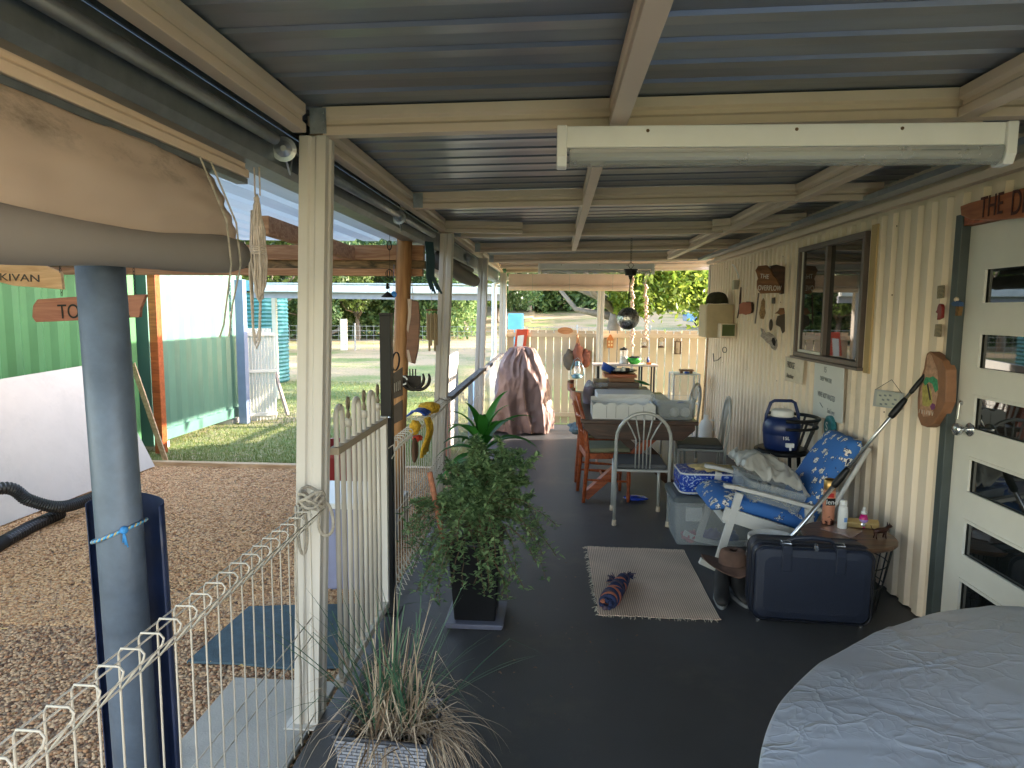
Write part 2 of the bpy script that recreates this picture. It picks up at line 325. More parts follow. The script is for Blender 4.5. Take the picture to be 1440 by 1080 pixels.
# gravel yard
M['gravelbed'] = voronmat('gravel_bed', [(.12, .075, .05), (.3, .19, .12), (.42, .3, .2), (.2, .14, .11), (.36, .24, .15)], 45, bump=.8)
g = MB(); g.box((-4.75, -4, -.118), (-1.0, 7.1, -.108)); G('gravel_yard', g, M['gravelbed'])
M['stone'] = isl('gravel_stones', [(.10, .06, .045), (.34, .17, .09), (.48, .26, .13), (.52, .34, .20), (.26, .18, .14), (.42, .22, .12), (.56, .38, .24)])
M['chips'] = isl('wood_chips', [(.30, .15, .075), (.52, .28, .13), (.62, .37, .19), (.44, .23, .11), (.66, .44, .25)])
def scatter(n, fx, z0, size, stretch, name, label, mt):
    t = (1+sqrt(5))/2
    iv = np.array([(-1, t, 0), (1, t, 0), (-1, -t, 0), (1, -t, 0), (0, -1, t), (0, 1, t), (0, -1, -t), (0, 1, -t), (t, 0, -1), (t, 0, 1), (-t, 0, -1), (-t, 0, 1)])/sqrt(1+t*t)
    fc = np.array([(0, 11, 5), (0, 5, 1), (0, 1, 7), (0, 7, 10), (0, 10, 11), (1, 5, 9), (5, 11, 4), (11, 10, 2), (10, 7, 6), (7, 1, 8), (3, 9, 4), (3, 4, 2), (3, 2, 6), (3, 6, 8), (3, 8, 9), (4, 9, 5), (2, 4, 11), (6, 2, 10), (8, 6, 7), (9, 8, 1)])
    xy = fx(n); n = len(xy); s = rng.uniform(size[0], size[1], (n, 1))*np.array([1, 1, .6])*rng.uniform(.7, 1.3, (n, 3)); s[:, 0] *= rng.uniform(1, stretch, n)
    a = rng.uniform(0, 2*pi, n); c, d = np.cos(a), np.sin(a)
    v = iv[None]*s[:, None, :]*rng.uniform(.85, 1.15, (n, 12, 1))
    x = v[:, :, 0]*c[:, None]-v[:, :, 1]*d[:, None]; y = v[:, :, 0]*d[:, None]+v[:, :, 1]*c[:, None]
    P_ = np.stack([x+xy[:, :1], y+xy[:, 1:2], v[:, :, 2]+z0+rng.uniform(0, .006, (n, 1))], -1).reshape(-1, 3)
    fs = (fc[None]+np.arange(n)[:, None, None]*12).reshape(-1)
    me = bpy.data.meshes.new(name); me.vertices.add(len(P_)); me.vertices.foreach_set('co', P_.ravel()); me.loops.add(len(fs)); me.loops.foreach_set('vertex_index', fs)
    me.polygons.add(len(fs)//3); me.polygons.foreach_set('loop_start', np.arange(0, len(fs), 3)); me.polygons.foreach_set('loop_total', np.full(len(fs)//3, 3)); me.polygons.foreach_set('use_smooth', np.full(len(fs)//3, True))
    me.update(calc_edges=True); me.materials.append(mt)
    o = bpy.data.objects.new(name, me); COL.objects.link(o); o['kind'] = 'stuff'; o['label'] = label; o['category'] = 'gravel'; return o
def near(n):
    y = rng.uniform(1.1, 3.9, n); x = rng.uniform(-3.4, -.98, n); return np.stack([x, y], 1)[(x > -.98*y-.2)]
def far(n):
    y = 3.4+3.7*rng.random(n)**1.2; x = rng.uniform(-4.7, -1.0, n); return np.stack([x, y], 1)
scatter(42000, near, -.108, (.005, .0105), 1.4, 'pebbles', 'loose brown and grey pebbles of the gravel yard by the wire fence', M['stone'])
scatter(80000, far, -.106, (.005, .0095), 2.4, 'wood_chip_gravel', 'tan gravel and wood chips spread up to the lawn edging', M['chips'])
g = MB(); random.seed(77)
for k in range(240):
    x, y = U(-4.2, -1.05), U(1.2, 6.9); a_ = U(0, pi); L_ = U(.01, .06)
    if k % 3: g.tube([(x, y, -.093), (x+L_*cos(a_)*.5, y+L_*sin(a_)*.5, -.086), (x+L_*cos(a_), y+L_*sin(a_), -.093)], U(.001, .003), 4)
    else: s_ = U(.008, .018); g.add([(x, y, -.09), (x+s_*cos(a_), y+s_*sin(a_), -.082), (x+s_*1.8*cos(a_+.4), y+s_*1.8*sin(a_+.4), -.088), (x+s_*cos(a_+.9), y+s_*sin(a_+.9), -.084)], [(0, 1, 2, 3)])
S('yard_litter', g, isl('litter_tan', [(.2, .1, .04), (.55, .38, .15), (.6, .45, .28)]), 'dry twigs and yellow leaves scattered over the gravel', 'litter', kind='stuff')
# concrete slab & mat on the gravel
M['concrete'] = mat('concrete', (.42, .40, .37), .85, var=.1, vs=5, bump=.3, bs=120, dirt=.3)
g = MB(); a, b_, c = fl(330, 952, -.085), fl(400, 952, -.085), fl(245, 1080, -.085)
a = fl(330, 952, -.085); g.prism([(-1.0, .9, -.085), (-1.0, a.y, -.085), a, fl(250, 1045, -.085), (-1.62, .9, -.085)], (0, 0, -.03)); G('path', g, M['concrete'], bevel=.004)
M['bluemat'] = mat('blue_mat', (.06, .10, .13), .9, var=.2, vs=20, bump=.6, bs=160)
g = MB(); q = [fl(*p, -.085) for p in ((262, 930), (318, 880), (350, 852), (420, 850), (520, 848), (520, 935), (415, 940), (330, 932))]; g.prism(q, (0, 0, -.012))
S('doormat', g, M['bluemat'], 'blue grey rubber mat lying on the gravel outside the pool gate', 'mat', bevel=.003)
g = MB(); g.box((-4.72, 7.1, -.12), (-1.05, 7.19, -.055)); S('lawn_edging', g, M['paleplank'], 'long flat timber edging between the gravel and the lawn', 'edging', bevel=.006)
# grass tufts
def grass(n, fx, hh, w, name, label, mt, cat='grass'):
    xy = fx(n); n = len(xy); a = rng.uniform(0, 2*pi, n); h = rng.uniform(hh[0], hh[1], n); ln = rng.uniform(-.5, .5, (n, 2))*h[:, None]
    dx, dy = np.cos(a)*w, np.sin(a)*w; z = np.array([gz(p[0], p[1]) for p in xy])-.015
    P_ = np.stack([np.stack([xy[:, 0]-dx, xy[:, 1]-dy, z], 1), np.stack([xy[:, 0]+dx, xy[:, 1]+dy, z], 1), np.stack([xy[:, 0]+ln[:, 0], xy[:, 1]+ln[:, 1], z+h], 1)], 1).reshape(-1, 3)
    me = bpy.data.meshes.new(name); me.vertices.add(3*n); me.vertices.foreach_set('co', P_.ravel()); me.loops.add(3*n); me.loops.foreach_set('vertex_index', np.arange(3*n)); me.polygons.add(n)
    me.polygons.foreach_set('loop_start', np.arange(0, 3*n, 3)); me.polygons.foreach_set('loop_total', np.full(n, 3)); me.update(calc_edges=True); me.materials.append(mt)
    o = bpy.data.objects.new(name, me); COL.objects.link(o); o['kind'] = 'stuff'; o['label'] = label; o['category'] = cat; return o
M['blade'] = leafmat('grass_blade', (.09, .17, .025), (.28, .27, .09), .3)
grass(60000, lambda n: np.stack([rng.uniform(-6.5, -1.1, n), 7.2+9*rng.random(n)**1.8], 1), (.02, .06), .004, 'grass', 'short patchy grass growing on the lawn past the timber edging', M['blade'])
# verandah floor
g = MB(); g.box((-.93, -3.2, -.16), (2.02, 9.75, 0)); G('verandah_floor', g, M['floor'])
# ---------------------------------------------------------------- house
WX = 1.98
house = T('house', 'cream corrugated steel house along the right side of the verandah', 'house')
DY0, DY1 = 2.5, 3.47; DZ = 2.07
WY0, WY1, WZ0, WZ1 = 4.50, 5.70, 1.30, 2.17
def corr_wall(mb, y0, y1, z0, z1, x0=WX, per=.16, dep=.024):
    n = max(1, int(round((y1-y0)/per))); p = (y1-y0)/n; pts = []
    for i in range(n):
        a = y0+i*p; pts += [(x0, a), (x0, a+p*.38), (x0+dep, a+p*.5), (x0+dep, a+p*.88)]
    pts.append((x0, y1)); vs = []
    for x, y in pts: vs += [(x, y, z0), (x, y, z1)]
    mb.add(vs, [(2*i, 2*i+1, 2*i+3, 2*i+2) for i in range(len(pts)-1)])
g = MB(); Z1 = 2.24
corr_wall(g, .3, DY0-.06, 0, Z1); corr_wall(g, DY1+.055, WY0, .012, Z1, per=.145); corr_wall(g, WY0, WY1, .012, WZ0-.02, per=.145); corr_wall(g, WY1, 9.05, .012, Z1, per=.125)
corr_wall(g, DY0-.06, DY1+.055, DZ+.08, Z1); corr_wall(g, WY0, WY1, WZ1+.01, Z1)
P(house, 'wall', g, M['wall'])
g = MB(); g.box((WX+.035, .3, 0), (WX+.10, DY0-.06, 2.9)); g.box((WX+.035, DY1+.055, 0), (WX+.10, WY0, 2.9)); g.box((WX+.035, WY1, 0), (WX+.10, 9.0, 2.9)); g.box((WX+.035, WY0, 0), (WX+.1, WY1, WZ0-.02)); g.box((WX+.035, WY0, WZ1+.01), (WX+.1, WY1, 2.9)); g.box((WX+.035, DY0-.06, DZ+.08), (WX+.1, DY1+.055, 2.9))
g.box((9.5, .3, -.2), (9.6, 9.0, 2.9)); g.box((WX+.1, 8.9, -.2), (9.5, 9.0, 2.9)); g.box((WX+.1, .3, -.2), (9.5, .4, 2.9))
P(house, 'inner_wall', g, M['wall'])
g = MB()
for z in (.35, 1.05, 1.75, 2.15):
    for i in range(11):
        y = DY1+.20+i*.5
        if WY0-.15 < y < WY1+.1 and z > 1.2: continue
        if i % 2: g.lathe([(.006, 0), (.004, .003)], (WX-.001, y, z+.01*sin(i)), n=6, axis=(-1, 0, 0))
P(house, 'wall_screws', g, M['rust'], kind='stuff')
g = MB(); g.box((WX-.012, 9.0, 0.012), (WX+.05, 9.07, 2.26)); P(house, 'corner_trim', g, M['creampost'])
g = MB(); g.add([(1.75, .2, 2.72), (1.75, 9.3, 2.72), (5.8, 9.3, 5.5), (5.8, .2, 5.5), (9.9, 9.3, 2.72), (9.9, .2, 2.72)], [(0, 1, 2, 3), (3, 2, 4, 5)]); g.add([(1.98, 9.02, 2.7), (5.8, 9.02, 5.45), (9.6, 9.02, 2.7)], [(0, 1, 2)])
P(house, 'roof', g, M['galvdark'], solid=.03)  # unseen ridge made tall to keep the sun off the dark green container
# door
M['doorframe'] = mat('door_frame_green', (.055, .068, .066), .5, var=.15)
g = MB(); g.box((WX-.03, DY1, .0), (WX+.07, DY1+.055, DZ+.06)); g.box((WX-.03, DY0-.055, 0), (WX+.07, DY0, DZ+.06)); P(house, 'door_frame', g, M['doorframe'], bevel=.004)
g = MB(); g.box((WX-.022, DY0, DZ+.004), (WX+.06, DY1, DZ+.07)); P(house, 'door_header', g, M['redwood'], bevel=.003)
dx = WX+.012
door = MB(); ls = []
def glz(px, py): p = wx(px, py, dx); return p.z
rows = [(wx(1383, 375, dx).z, wx(1383, 430, dx).z), (wx(1380, 466, dx).z, wx(1380, 522, dx).z), (wx(1373, 555, dx).z, wx(1373, 608, dx).z), (wx(1365, 642, dx).z, wx(1363, 696, dx).z), (wx(1358, 730, dx).z, wx(1352, 782, dx).z), (wx(1350, 812, dx).z, wx(1344, 865, dx).z)]
gy1 = wx(1383, 400, dx).y; gy0 = DY0+(DY1-gy1)
door.box((dx, DY0+.004, .01), (dx+.04, gy0, DZ)); door.box((dx, gy1, .01), (dx+.04, DY1-.004, DZ))
zz = [DZ]+[c for r in rows for c in r]+[.01]
for i in range(0, len(zz), 2): door.box((dx, gy0, zz[i+1]), (dx+.04, gy1, zz[i]))
dp = P(house, 'door', door, M['white'])
for za, zb in rows:
    f = MB(); w = .014; x0 = dx-.006
    f.box((x0, gy0, zb), (x0+.012, gy1, zb+w)); f.box((x0, gy0, za-w), (x0+.012, gy1, za)); f.box((x0, gy0, zb+w), (x0+.012, gy0+w, za-w)); f.box((x0, gy1-w, zb+w), (x0+.012, gy1, za-w))
    P(dp, 'beading', f, M['white'])
    f = MB(); f.box((dx+.012, gy0+.001, zb+.001), (dx+.022, gy1-.001, za-.001)); P(dp, 'pane', f, M['glass'])
k = wx(1362, 604, dx-.01); kn = MB(); kn.lathe([(.032, 0), (.034, .005), (.03, .009), (.012, .011), (.012, .04), (.027, .05), (.03, .062), (.027, .074), (.012, .078)], (dx, k.y, k.z), axis=(-1, 0, 0)); P(dp, 'door_knob', kn, M['steel'], smooth=True)
k2 = wx(1352, 575, dx); g = MB(); g.lathe([(.012, 0), (.012, .008), (.004, .012)], (dx, k2.y, k2.z+.03), n=12, axis=(-1, 0, 0)); g.tube([(dx-.01, k2.y, k2.z+.03), (dx-.015, k2.y, k2.z-.05)], .004); P(dp, 'latch', g, M['steel'])
# window
M['winframe'] = mat('window_frame', (.11, .085, .075), .4, var=.15); M['flyscreen'] = mat('fly_screen', (.03, .03, .028), .6)
wf = MB(); x0, x1 = WX-.035, WX+.06; t = .035
wf.box((x0, WY0, WZ1-t), (x1, WY1, WZ1)); wf.box((x0, WY0, WZ0), (x1, WY1, WZ0+t)); wf.box((x0, WY0, WZ0+t), (x1, WY0+t, WZ1-t)); wf.box((x0, WY1-t, WZ0+t), (x1, WY1, WZ1-t)); wf.box((x0-.015, WY0-.03, WZ0-.02), (x1, WY1+.03, WZ0-.0005))
wm = (WY0+WY1)/2+.04; wf.box((x0+.01, wm-.02, WZ0+t), (x1, wm+.02, WZ1-t))
win = P(house, 'window', wf, M['winframe'], bevel=.003)
g = MB(); g.box((WX+.005, WY0+t, WZ0+t), (WX+.012, wm-.02, WZ1-t)); P(win, 'pane', g, M['glass'])
g = MB(); g.box((WX-.005, wm+.02, WZ0+t), (WX+.002, WY1-t, WZ1-t)); P(win, 'pane', g, M['glass'])
g = MB(); g.box((WX-.012, wm+.02, WZ0+t), (WX-.002, wm+.035, WZ1-t)); g.box((WX-.012, WY1-t-.015, WZ0+t), (WX-.002, WY1-t, WZ1-t)); g.box((WX-.012, wm+.035, WZ0+t), (WX-.002, WY1-t-.015, WZ0+t+.02)); P(win, 'sash', g, M['white'])
g = MB(); g.box((WX-.012, WY0-.11, WZ0-.03), (WX+.02, WY0-.035, 2.2)); P(house, 'trim_board', g, mat('old_trim', (.45, .32, .15), .6))
# ---------------------------------------------------------------- verandah
ver = T('verandah', 'attached cream steel verandah with ribbed zinc roof over the dark floor', 'verandah')
def zb(x): return 2.278+.018*(x+.9)             # underside of the beams
def zr(x): return zb(x)+.103
# roof sheet
g = MB(); per = .172; pts = []; y = -.9
while y < 11.95:
    pts += [(y, 0), (y+per*.36, .003), (y+per*.76, 0), (y+per*.82, .010), (y+per*.94, .010)]; y += per
    if len(pts) % 25 == 0: pts += [(y-.004, -.006), (y+.004, -.006)]
vs = []
for y, dz in pts:
    for x in (-1.02, 0.0, 1.0, 2.35): vs.append((x, y, zr(x)+dz+.002))
g.add(vs, [(4*i+j, 4*i+j+1, 4*i+j+5, 4*i+j+4) for i in range(len(pts)-1) for j in range(3)])
P(ver, 'roof_sheet', g, M['zinc'])
def cprof(mb, p, q, h=.10, w=.055, up=(0, 0, 1), side=1, lip=.018):      # C section beam from p to q, swaged faces
    p, q = V(p), V(q); d = (q-p).normalized(); a = V(up).cross(d).normalized(); b = d.cross(a)
    pr = [(-w/2, -h/2), (w/2, -h/2), (w/2, -h*.20), (w/2-.013, -h*.10), (w/2-.013, h*.06), (w/2, h*.16), (w/2, h/2), (-w/2, h/2), (-w/2, h*.16), (-w/2+.013, h*.06), (-w/2+.013, -h*.10), (-w/2, -h*.20)]
    vs = [c+a*i+b*j for c in (p, q) for i, j in pr]; n = len(pr)
    mb.add(vs, [tuple(range(n)), tuple(range(2*n-1, n-1, -1))]+[(i, i+n, (i+1) % n+n, (i+1) % n) for i in range(n)])
def xbeam(y, x0, x1, dz=0, name='beam'):
    g = MB(); cprof(g, (x0, y, zb(x0)+.05+dz), (x1, y, zb(x1)+.05+dz)); P(ver, name, g, M['cream'], bevel=.002)
YB = [(.9, -.86, 2.0), (2.52, -.86, 2.35), (4.30, -.99, 2.62), (7.5, -.86, 1.95), (9.07, -.86, 2.3), (10.3, -.86, 2.5), (11.5, -.86, 2.6)]
for y, a, b2 in YB: xbeam(y, a, min(b2, WX-.04 if y < 9.05 else 3.2))
# short packers at the middle bay
for xa, ya, xb, yb_ in ((-.97, 5.55, -.30, 5.75), (1.28, 5.8, 1.93, 5.5)):
    g = MB(); cprof(g, (xa, ya, zb(xa)+.046), (xb, yb_, zb(xb)+.046), h=.092); P(ver, 'beam', g, M['cream'], bevel=.002)
xbeam(5.98, -.86, 1.9)
def ybeam(x, y0, y1, dz=0, w=.06, h=.1, mt='cream'):
    g = MB(); cprof(g, (x, y0, zb(x)+.05+dz), (x, y1, zb(x)+.05+dz), h=h, w=w); P(ver, 'rafter', g, M[mt], bevel=.002)
xa = wy(868, 175, 2.5).x; xb = wy(836, 240, 3.4).x; ybeam(xa, -.9, 2.485, -.004); ybeam(xb, 2.555, 7.4, -.004, w=.05)
xa = wy(1368, 160, 2.45).x; xb = wy(1127, 268, 4.25).x; ybeam(xa, .4, 2.485, -.004); ybeam(xb, 2.555, 4.265, -.004); ybeam(xb-.02, 4.335, 8.9, -.004)
ybeam(-.93, -.9, 2.45, 0, w=.05); ybeam(-.93, 2.6, 5.5, 0, w=.05); ybeam(-.93, 5.62, 8.25, 0, w=.05); ybeam(-.93, 8.38, 11.4, 0, w=.05)
g = MB(); g.box((WX-.05, .3, 2.262), (WX-.004, 9.05, 2.30)); P(ver, 'wall_plate', g, M['cream'])
g = MB(); g.box((WX-.16, .3, 2.315), (WX-.07, 9.05, 2.345)); P(ver, 'flashing', g, M['galv'])
# posts: swaged square hollow sections
def post(top, bot, w=.098, name='post', mt='creampost'):
    g = MB(); p, q = V(bot), V(top); w2 = w/2; s = .009; pr = []
    base = [(-w2, -w2), (-w2*.3, -w2), (-w2*.15, -w2+s), (w2*.15, -w2+s), (w2*.3, -w2)]
    for k in range(4):
        c, d = cos(k*pi/2), sin(k*pi/2); pr += [(x*c-y*d, x*d+y*c) for x, y in base]
    n = len(pr); vs = [(p.x+a, p.y+b2, p.z) for a, b2 in pr]+[(q.x+a, q.y+b2, q.z) for a, b2 in pr]
    g.add(vs, [tuple(range(n))[::-1], tuple(range(n, 2*n))]+[(i, (i+1) % n, (i+1) % n+n, i+n) for i in range(n)])
    g.box((p.x-w*.8, p.y-w*.8, p.z-.001), (p.x+w*.8, p.y+w*.8, p.z+.006))
    return P(ver, name, g, M[mt], bevel=.002)
t1 = wx(446, 195, -.9); b1 = wy(438, 1070, t1.y); post((t1.x, t1.y, 2.28), (b1.x, b1.y, -.02), .10)
for (tx, ty, bx, by) in ((629, 330, 617, 650), (680, 368, 672, 600), (708, 390, 706, 560)):
    t_ = wx(tx, ty, -.9); b_ = wy(bx, by, t_.y); k = (t_.x-b_.x)/(t_.z-b_.z)
    post((t_.x, t_.y, 2.275 if ty > 340 else 2.265), (b_.x-k*b_.z*1.0, t_.y, 0.0 if ty < 385 else -.28), .10 if ty < 360 else .11)
t_ = wy(846, 389, 11.4); post((t_.x, 11.4, 2.27), (t_.x-.02, 11.4, -.28), .11)
t_ = wy(990, 389, 11.4); post((2.62, 11.4, 2.27), (2.62, 11.4, -.28), .11)
# joint plates
def plate(mb, c, w, h, t=.004):
    mb.box((c[0]-w/2, c[1]-t/2, c[2]-h/2), (c[0]+w/2, c[1]+t/2, c[2]+h/2))
    for i in (-1, 1):
        for j in (-1, 0, 1): mb.lathe([(.006, 0), (.006, .004)], (c[0]+i*w*.3, c[1]-t/2-.004, c[2]+j*h*.32), n=6, axis=(0, 1, 0))
for y in (2.52, 4.3, 5.98, 7.5, 9.07):
    g = MB(); plate(g, (-.875, y-.032, zb(-.87)+.05), .06, .09)
    P(ver, 'joint_plate', g, M['galv']); g = MB(); g.tube([(-.99, y-.06, 2.20), (-.985, y-.03, 2.14), (-.98, y, 2.24), (-.96, y+.03, 2.2)], .004); P(ver, 'wire_hook', g, M['galv']); g = MB(); g.lathe([(.04, 0), (.045, .004), (.03, .008), (0.01, .02)], (-.99, y-.07, 2.22), n=16, axis=(.3, -1, 0)); P(ver, 'bracket', g, M['galv'])
# outer beam and gutter on the open side
g = MB(); gp = [(-1.02, 2.30), (-1.02, 2.17), (-1.035, 2.145), (-1.13, 2.145), (-1.15, 2.17), (-1.15, 2.30), (-1.14, 2.30), (-1.14, 2.175), (-1.125, 2.155), (-1.04, 2.155), (-1.03, 2.175), (-1.03, 2.30)]
n = len(gp); vs = [(x, y, z) for y in (-.9, 11.9) for x, z in gp]; g.add(vs, [(i, i+n, (i+1) % n+n, (i+1) % n) for i in range(n)]); P(ver, 'gutter', g, M['galvdark'])
g = MB(); g.tube([(-.985, -.8, 2.215), (-.985, 2.36, 2.235)], .02, 14); P(ver, 'roller_tube', g, M['galv'], smooth=True)
g = MB(); g.tube([(-.985, 2.62, 2.215), (-.985, 5.4, 2.235)], .02, 14); P(ver, 'roller_tube', g, M['galv'], smooth=True)
g = MB(); g.box((-1.0205, -.9, 2.302), (-1.012, 11.9, 2.392)); g.box((-1.30, -.9, 2.3755), (-1.02, 11.9, 2.379)); P(ver, 'fascia', g, M['galvdark'])
# wall wiring & conduit
g = MB(); g.tube([(x, 9.0, zb(x)-.012-.008*sin(x*5)) for x in [1.93-.1*i for i in range(12)]], .006, 6); a = wx(1030, 372, WX-.03); b2 = wx(1038, 392, WX-.03)
g.tube([a, a+V((0, -.1, -.03)), b2+V((0, 0, .04)), b2], .007, 6); P(ver, 'cable', g, M['whitepl'])
# end fence (privacy slats)
fe = T('slat_fence', 'cream vertical slat fence across the far end of the verandah', 'fence')
FY = 11.52; x = -.84; i = 0
g = MB()
while x < 2.56:
    h = 1.33+U(-.012, .006); g.box((x, FY, -.27), (x+.116, FY+.018, h)); x += .134; i += 1
M['slat'] = mat('slat_paint', (.62, .50, .36), .5, var=.05, vs=3, dirt=.25, dirtc=(.4, .3, .2))
P(fe, 'slats', g, M['slat'], bevel=.002)
for z in (1.24, -.12): g = MB(); g.box((-.86, FY-.042, z-.035), (2.6, FY-.002, z+.035)); P(fe, 'rail', g, M['slat'], bevel=.002)
# end bamboo style blind
bl = T('rolled_blind', 'cream slatted blind rolled up under the far end beam', 'blind')
M['blind'] = mat('blind_fabric', (.66, .5, .4), .8, var=.1, vs=3)
a = wy(714, 391, 11.2); c = wy(880, 407, 11.2)
g = MB(); n = 12
for k in range(n): z = 2.25-k*.0165; g.box((-.80, 11.22+.001*(k % 2), z-.0155), (1.18, 11.226+.001*(k % 2), z)); 
P(bl, 'slats', g, M['blind'])
g = MB(); g.tube([(-.80, 11.20, 2.02), (1.18, 11.20, 2.02)], .045, 12); P(bl, 'roll', g, M['blind'], smooth=False)
for X_ in (-.4, .2, .9): g = MB(); g.tube([(X_, 11.15, 2.26), (X_, 11.145, 1.98)], .004, 5); P(bl, 'cord', g, M['rope'])
# ================================================================ LEFT SIDE
# roll-up canvas blind near the camera
rb = T('canvas_blind', 'large sagging stained canvas awning blind rolled up beside the nearest post', 'blind')
BX = -1.09
g = MB(); cprof(g, (BX, -.6, 2.138), (BX, 2.33, 2.138), h=.085, w=.05); P(rb, 'headbox', g, M['cream'], bevel=.003)
g = MB(); g.box((BX-.02, -.6, 2.076), (BX+.018, 2.33, 2.094)); P(rb, 'track', g, M['galvdark'])
m, nt, b = newmat('stained_canvas'); N = nt.nodes.new
tc = N('ShaderNodeTexCoord'); sx = N('ShaderNodeSeparateXYZ'); lk(nt, tc.outputs['Object'], sx.inputs[0])
n1 = N('ShaderNodeTexNoise'); n1.inputs['Scale'].default_value = 7; n1.inputs['Detail'].default_value = 9; n1.inputs['Roughness'].default_value = .75; mp = N('ShaderNodeMapping'); mp.inputs['Scale'].default_value = (1, .5, 1); lk(nt, tc.outputs['Object'], mp.inputs[0]); lk(nt, mp.outputs[0], n1.inputs[0])
zz_ = N('ShaderNodeMapRange'); zz_.interpolation_type = 'SMOOTHSTEP'; zz_.inputs[1].default_value = .40; zz_.inputs[2].default_value = .46; lk(nt, sx.outputs[2], zz_.inputs[0])
z2_ = N('ShaderNodeMapRange'); z2_.interpolation_type = 'SMOOTHSTEP'; z2_.inputs[1].default_value = .56; z2_.inputs[2].default_value = .50; lk(nt, sx.outputs[2], z2_.inputs[0])
mu = N('ShaderNodeMath'); mu.operation = 'MULTIPLY'; lk(nt, zz_.outputs[0], mu.inputs[0]); lk(nt, z2_.outputs[0], mu.inputs[1])
th = N('ShaderNodeMapRange'); th.inputs[1].default_value = .46; th.inputs[2].default_value = .66; lk(nt, n1.outputs['Fac'], th.inputs[0])
mu2 = N('ShaderNodeMath'); mu2.operation = 'MULTIPLY'; lk(nt, mu.outputs[0], mu2.inputs[0]); lk(nt, th.outputs[0], mu2.inputs[1])
mx = N('ShaderNodeMix'); mx.data_type = 'RGBA'; mx.inputs[6].default_value = (.60, .49, .41, 1); mx.inputs[7].default_value = (.24, .20, .16, 1); lk(nt, mu2.outputs[0], mx.inputs[0]); lk(nt, mx.outputs[2], b.inputs['Base Color']); b.inputs['Roughness'].default_value = .8
t_ = N('ShaderNodeBsdfTranslucent'); lk(nt, mx.outputs[2], t_.inputs[0]); ms = N('ShaderNodeMixShader'); ms.inputs[0].default_value = .32; lk(nt, b.outputs[0], ms.inputs[1]); lk(nt, t_.outputs[0], ms.inputs[2]); lk(nt, ms.outputs[0], nt.nodes['Material Output'].inputs[0])
M['canvas'] = m
def zbot(t): y = -.6+2.9*t; return 1.86+.02*sin(3*y)-.075*max(0, 1.6-y)/1.6
g = MB()
def cf(uu, vv):          # uu along Y, vv top->bottom, bulging to the inside
    y = -.6+2.74*uu; zt = 2.078; zb_ = zbot(uu)-.012; z = zt+(zb_-zt)*vv
    bul = .035*sin(pi*min(1, vv*.9))+.045*vv
    x = BX+.012+bul+.012*noise.noise(V((y*3.1, vv*3, 1)))+.008*noise.noise(V((y*9+vv*5, vv*6, 4)))*(.3+uu)
    if uu > .9: x -= (uu-.9)*.25*(1-vv); y -= .9*(uu-.9)*(1-abs(2*vv-1))*.8
    return (x, y, z)
g.grid(cf, 90, 26)
P(rb, 'canvas', g, M['canvas'], smooth=True, solid=.004)
M['canvasgrey'] = mat('canvas_back', (.25, .225, .21), .75, var=.08, vs=3)
g = MB(); pts = []; rr = []
for i in range(31):
    t = i/30; y = -.6+2.74*t; pts.append((BX+.06, y, zbot(t)-.042-.01*t)); rr.append((.052+.006*sin(y*7))*(1 if t < .97 else .85))
g.tube(pts, rr, 20); P(rb, 'roll', g, M['canvasgrey'], smooth=True)
for dy in (0, .06):
    g = MB(); a = (BX+.09, 1.88+dy, 2.07); g.tube([a, (BX+.14, 1.92+dy, 1.9), (BX+.125, 1.97+dy, 1.78), (BX+.07, 2.02+dy, 1.60+dy), (BX+.05, 2.03+dy, 1.56)], .0028, 5); P(rb, 'cord', g, M['rope'])
# coil of cord
g = MB(); cx = wy(361, 275, 2.36); zt = cx.z; cen = V((cx.x, 2.36, 0)); random.seed(3)
for k in range(11):
    w = U(.014, .045); zb_ = wy(360, U(395, 425), 2.36).z; ph = U(0, pi); pts = []
    for i in range(20):
        t = 2*pi*i/20; z = (zt+zb_)/2+(zt-zb_)/2*cos(t); s = (.35+.65*(zt-z)/(zt-zb_)); xx = w*sin(t)*s
        pts.append(cen+V((xx*cos(ph)+.01*noise.noise(V((k, i*.6, 0))), xx*sin(ph)*.7+.01*noise.noise(V((k, i*.6, 5))), z)))
    g.tube(pts, .0048, 6, closed=True)
for k in range(3):
    zb_ = wy(350, 490-k*8, 2.36).z; g.tube([cen+V((-.02+.006*k, 0, zt-.05)), cen+V((-.035, .01*k, (zt+zb_)/2)), cen+V((-.028, 0, zb_+.03)), cen+V((-.018, 0, zb_)), cen+V((-.006, 0, zb_+.03)), cen+V((.006, .005, (zt+zb_)/2)), cen+V((.0, 0, zt-.1))], .0038, 6)
for k in range(4): g.tube([cen+V((.022*cos(t), .02*sin(t), zt-.20+.008*k)) for t in [2*pi*i/12 for i in range(12)]], .004, 6, closed=True)
g.tube([cen+V((-.006, 0, 2.14)), cen+V((-.006, 0, zt))], .003, 5); g.tube([cen+V((.012, 0, 2.14)), cen+V((.012, 0, zt))], .003, 5)
M['cord'] = mat('pale_cord', (.52, .45, .40), .8, var=.2, vs=40)
S('rope_coil', g, M['cord'], 'hanging coil of pale cord between the canvas blind and the nearest post', 'rope', smooth=True)
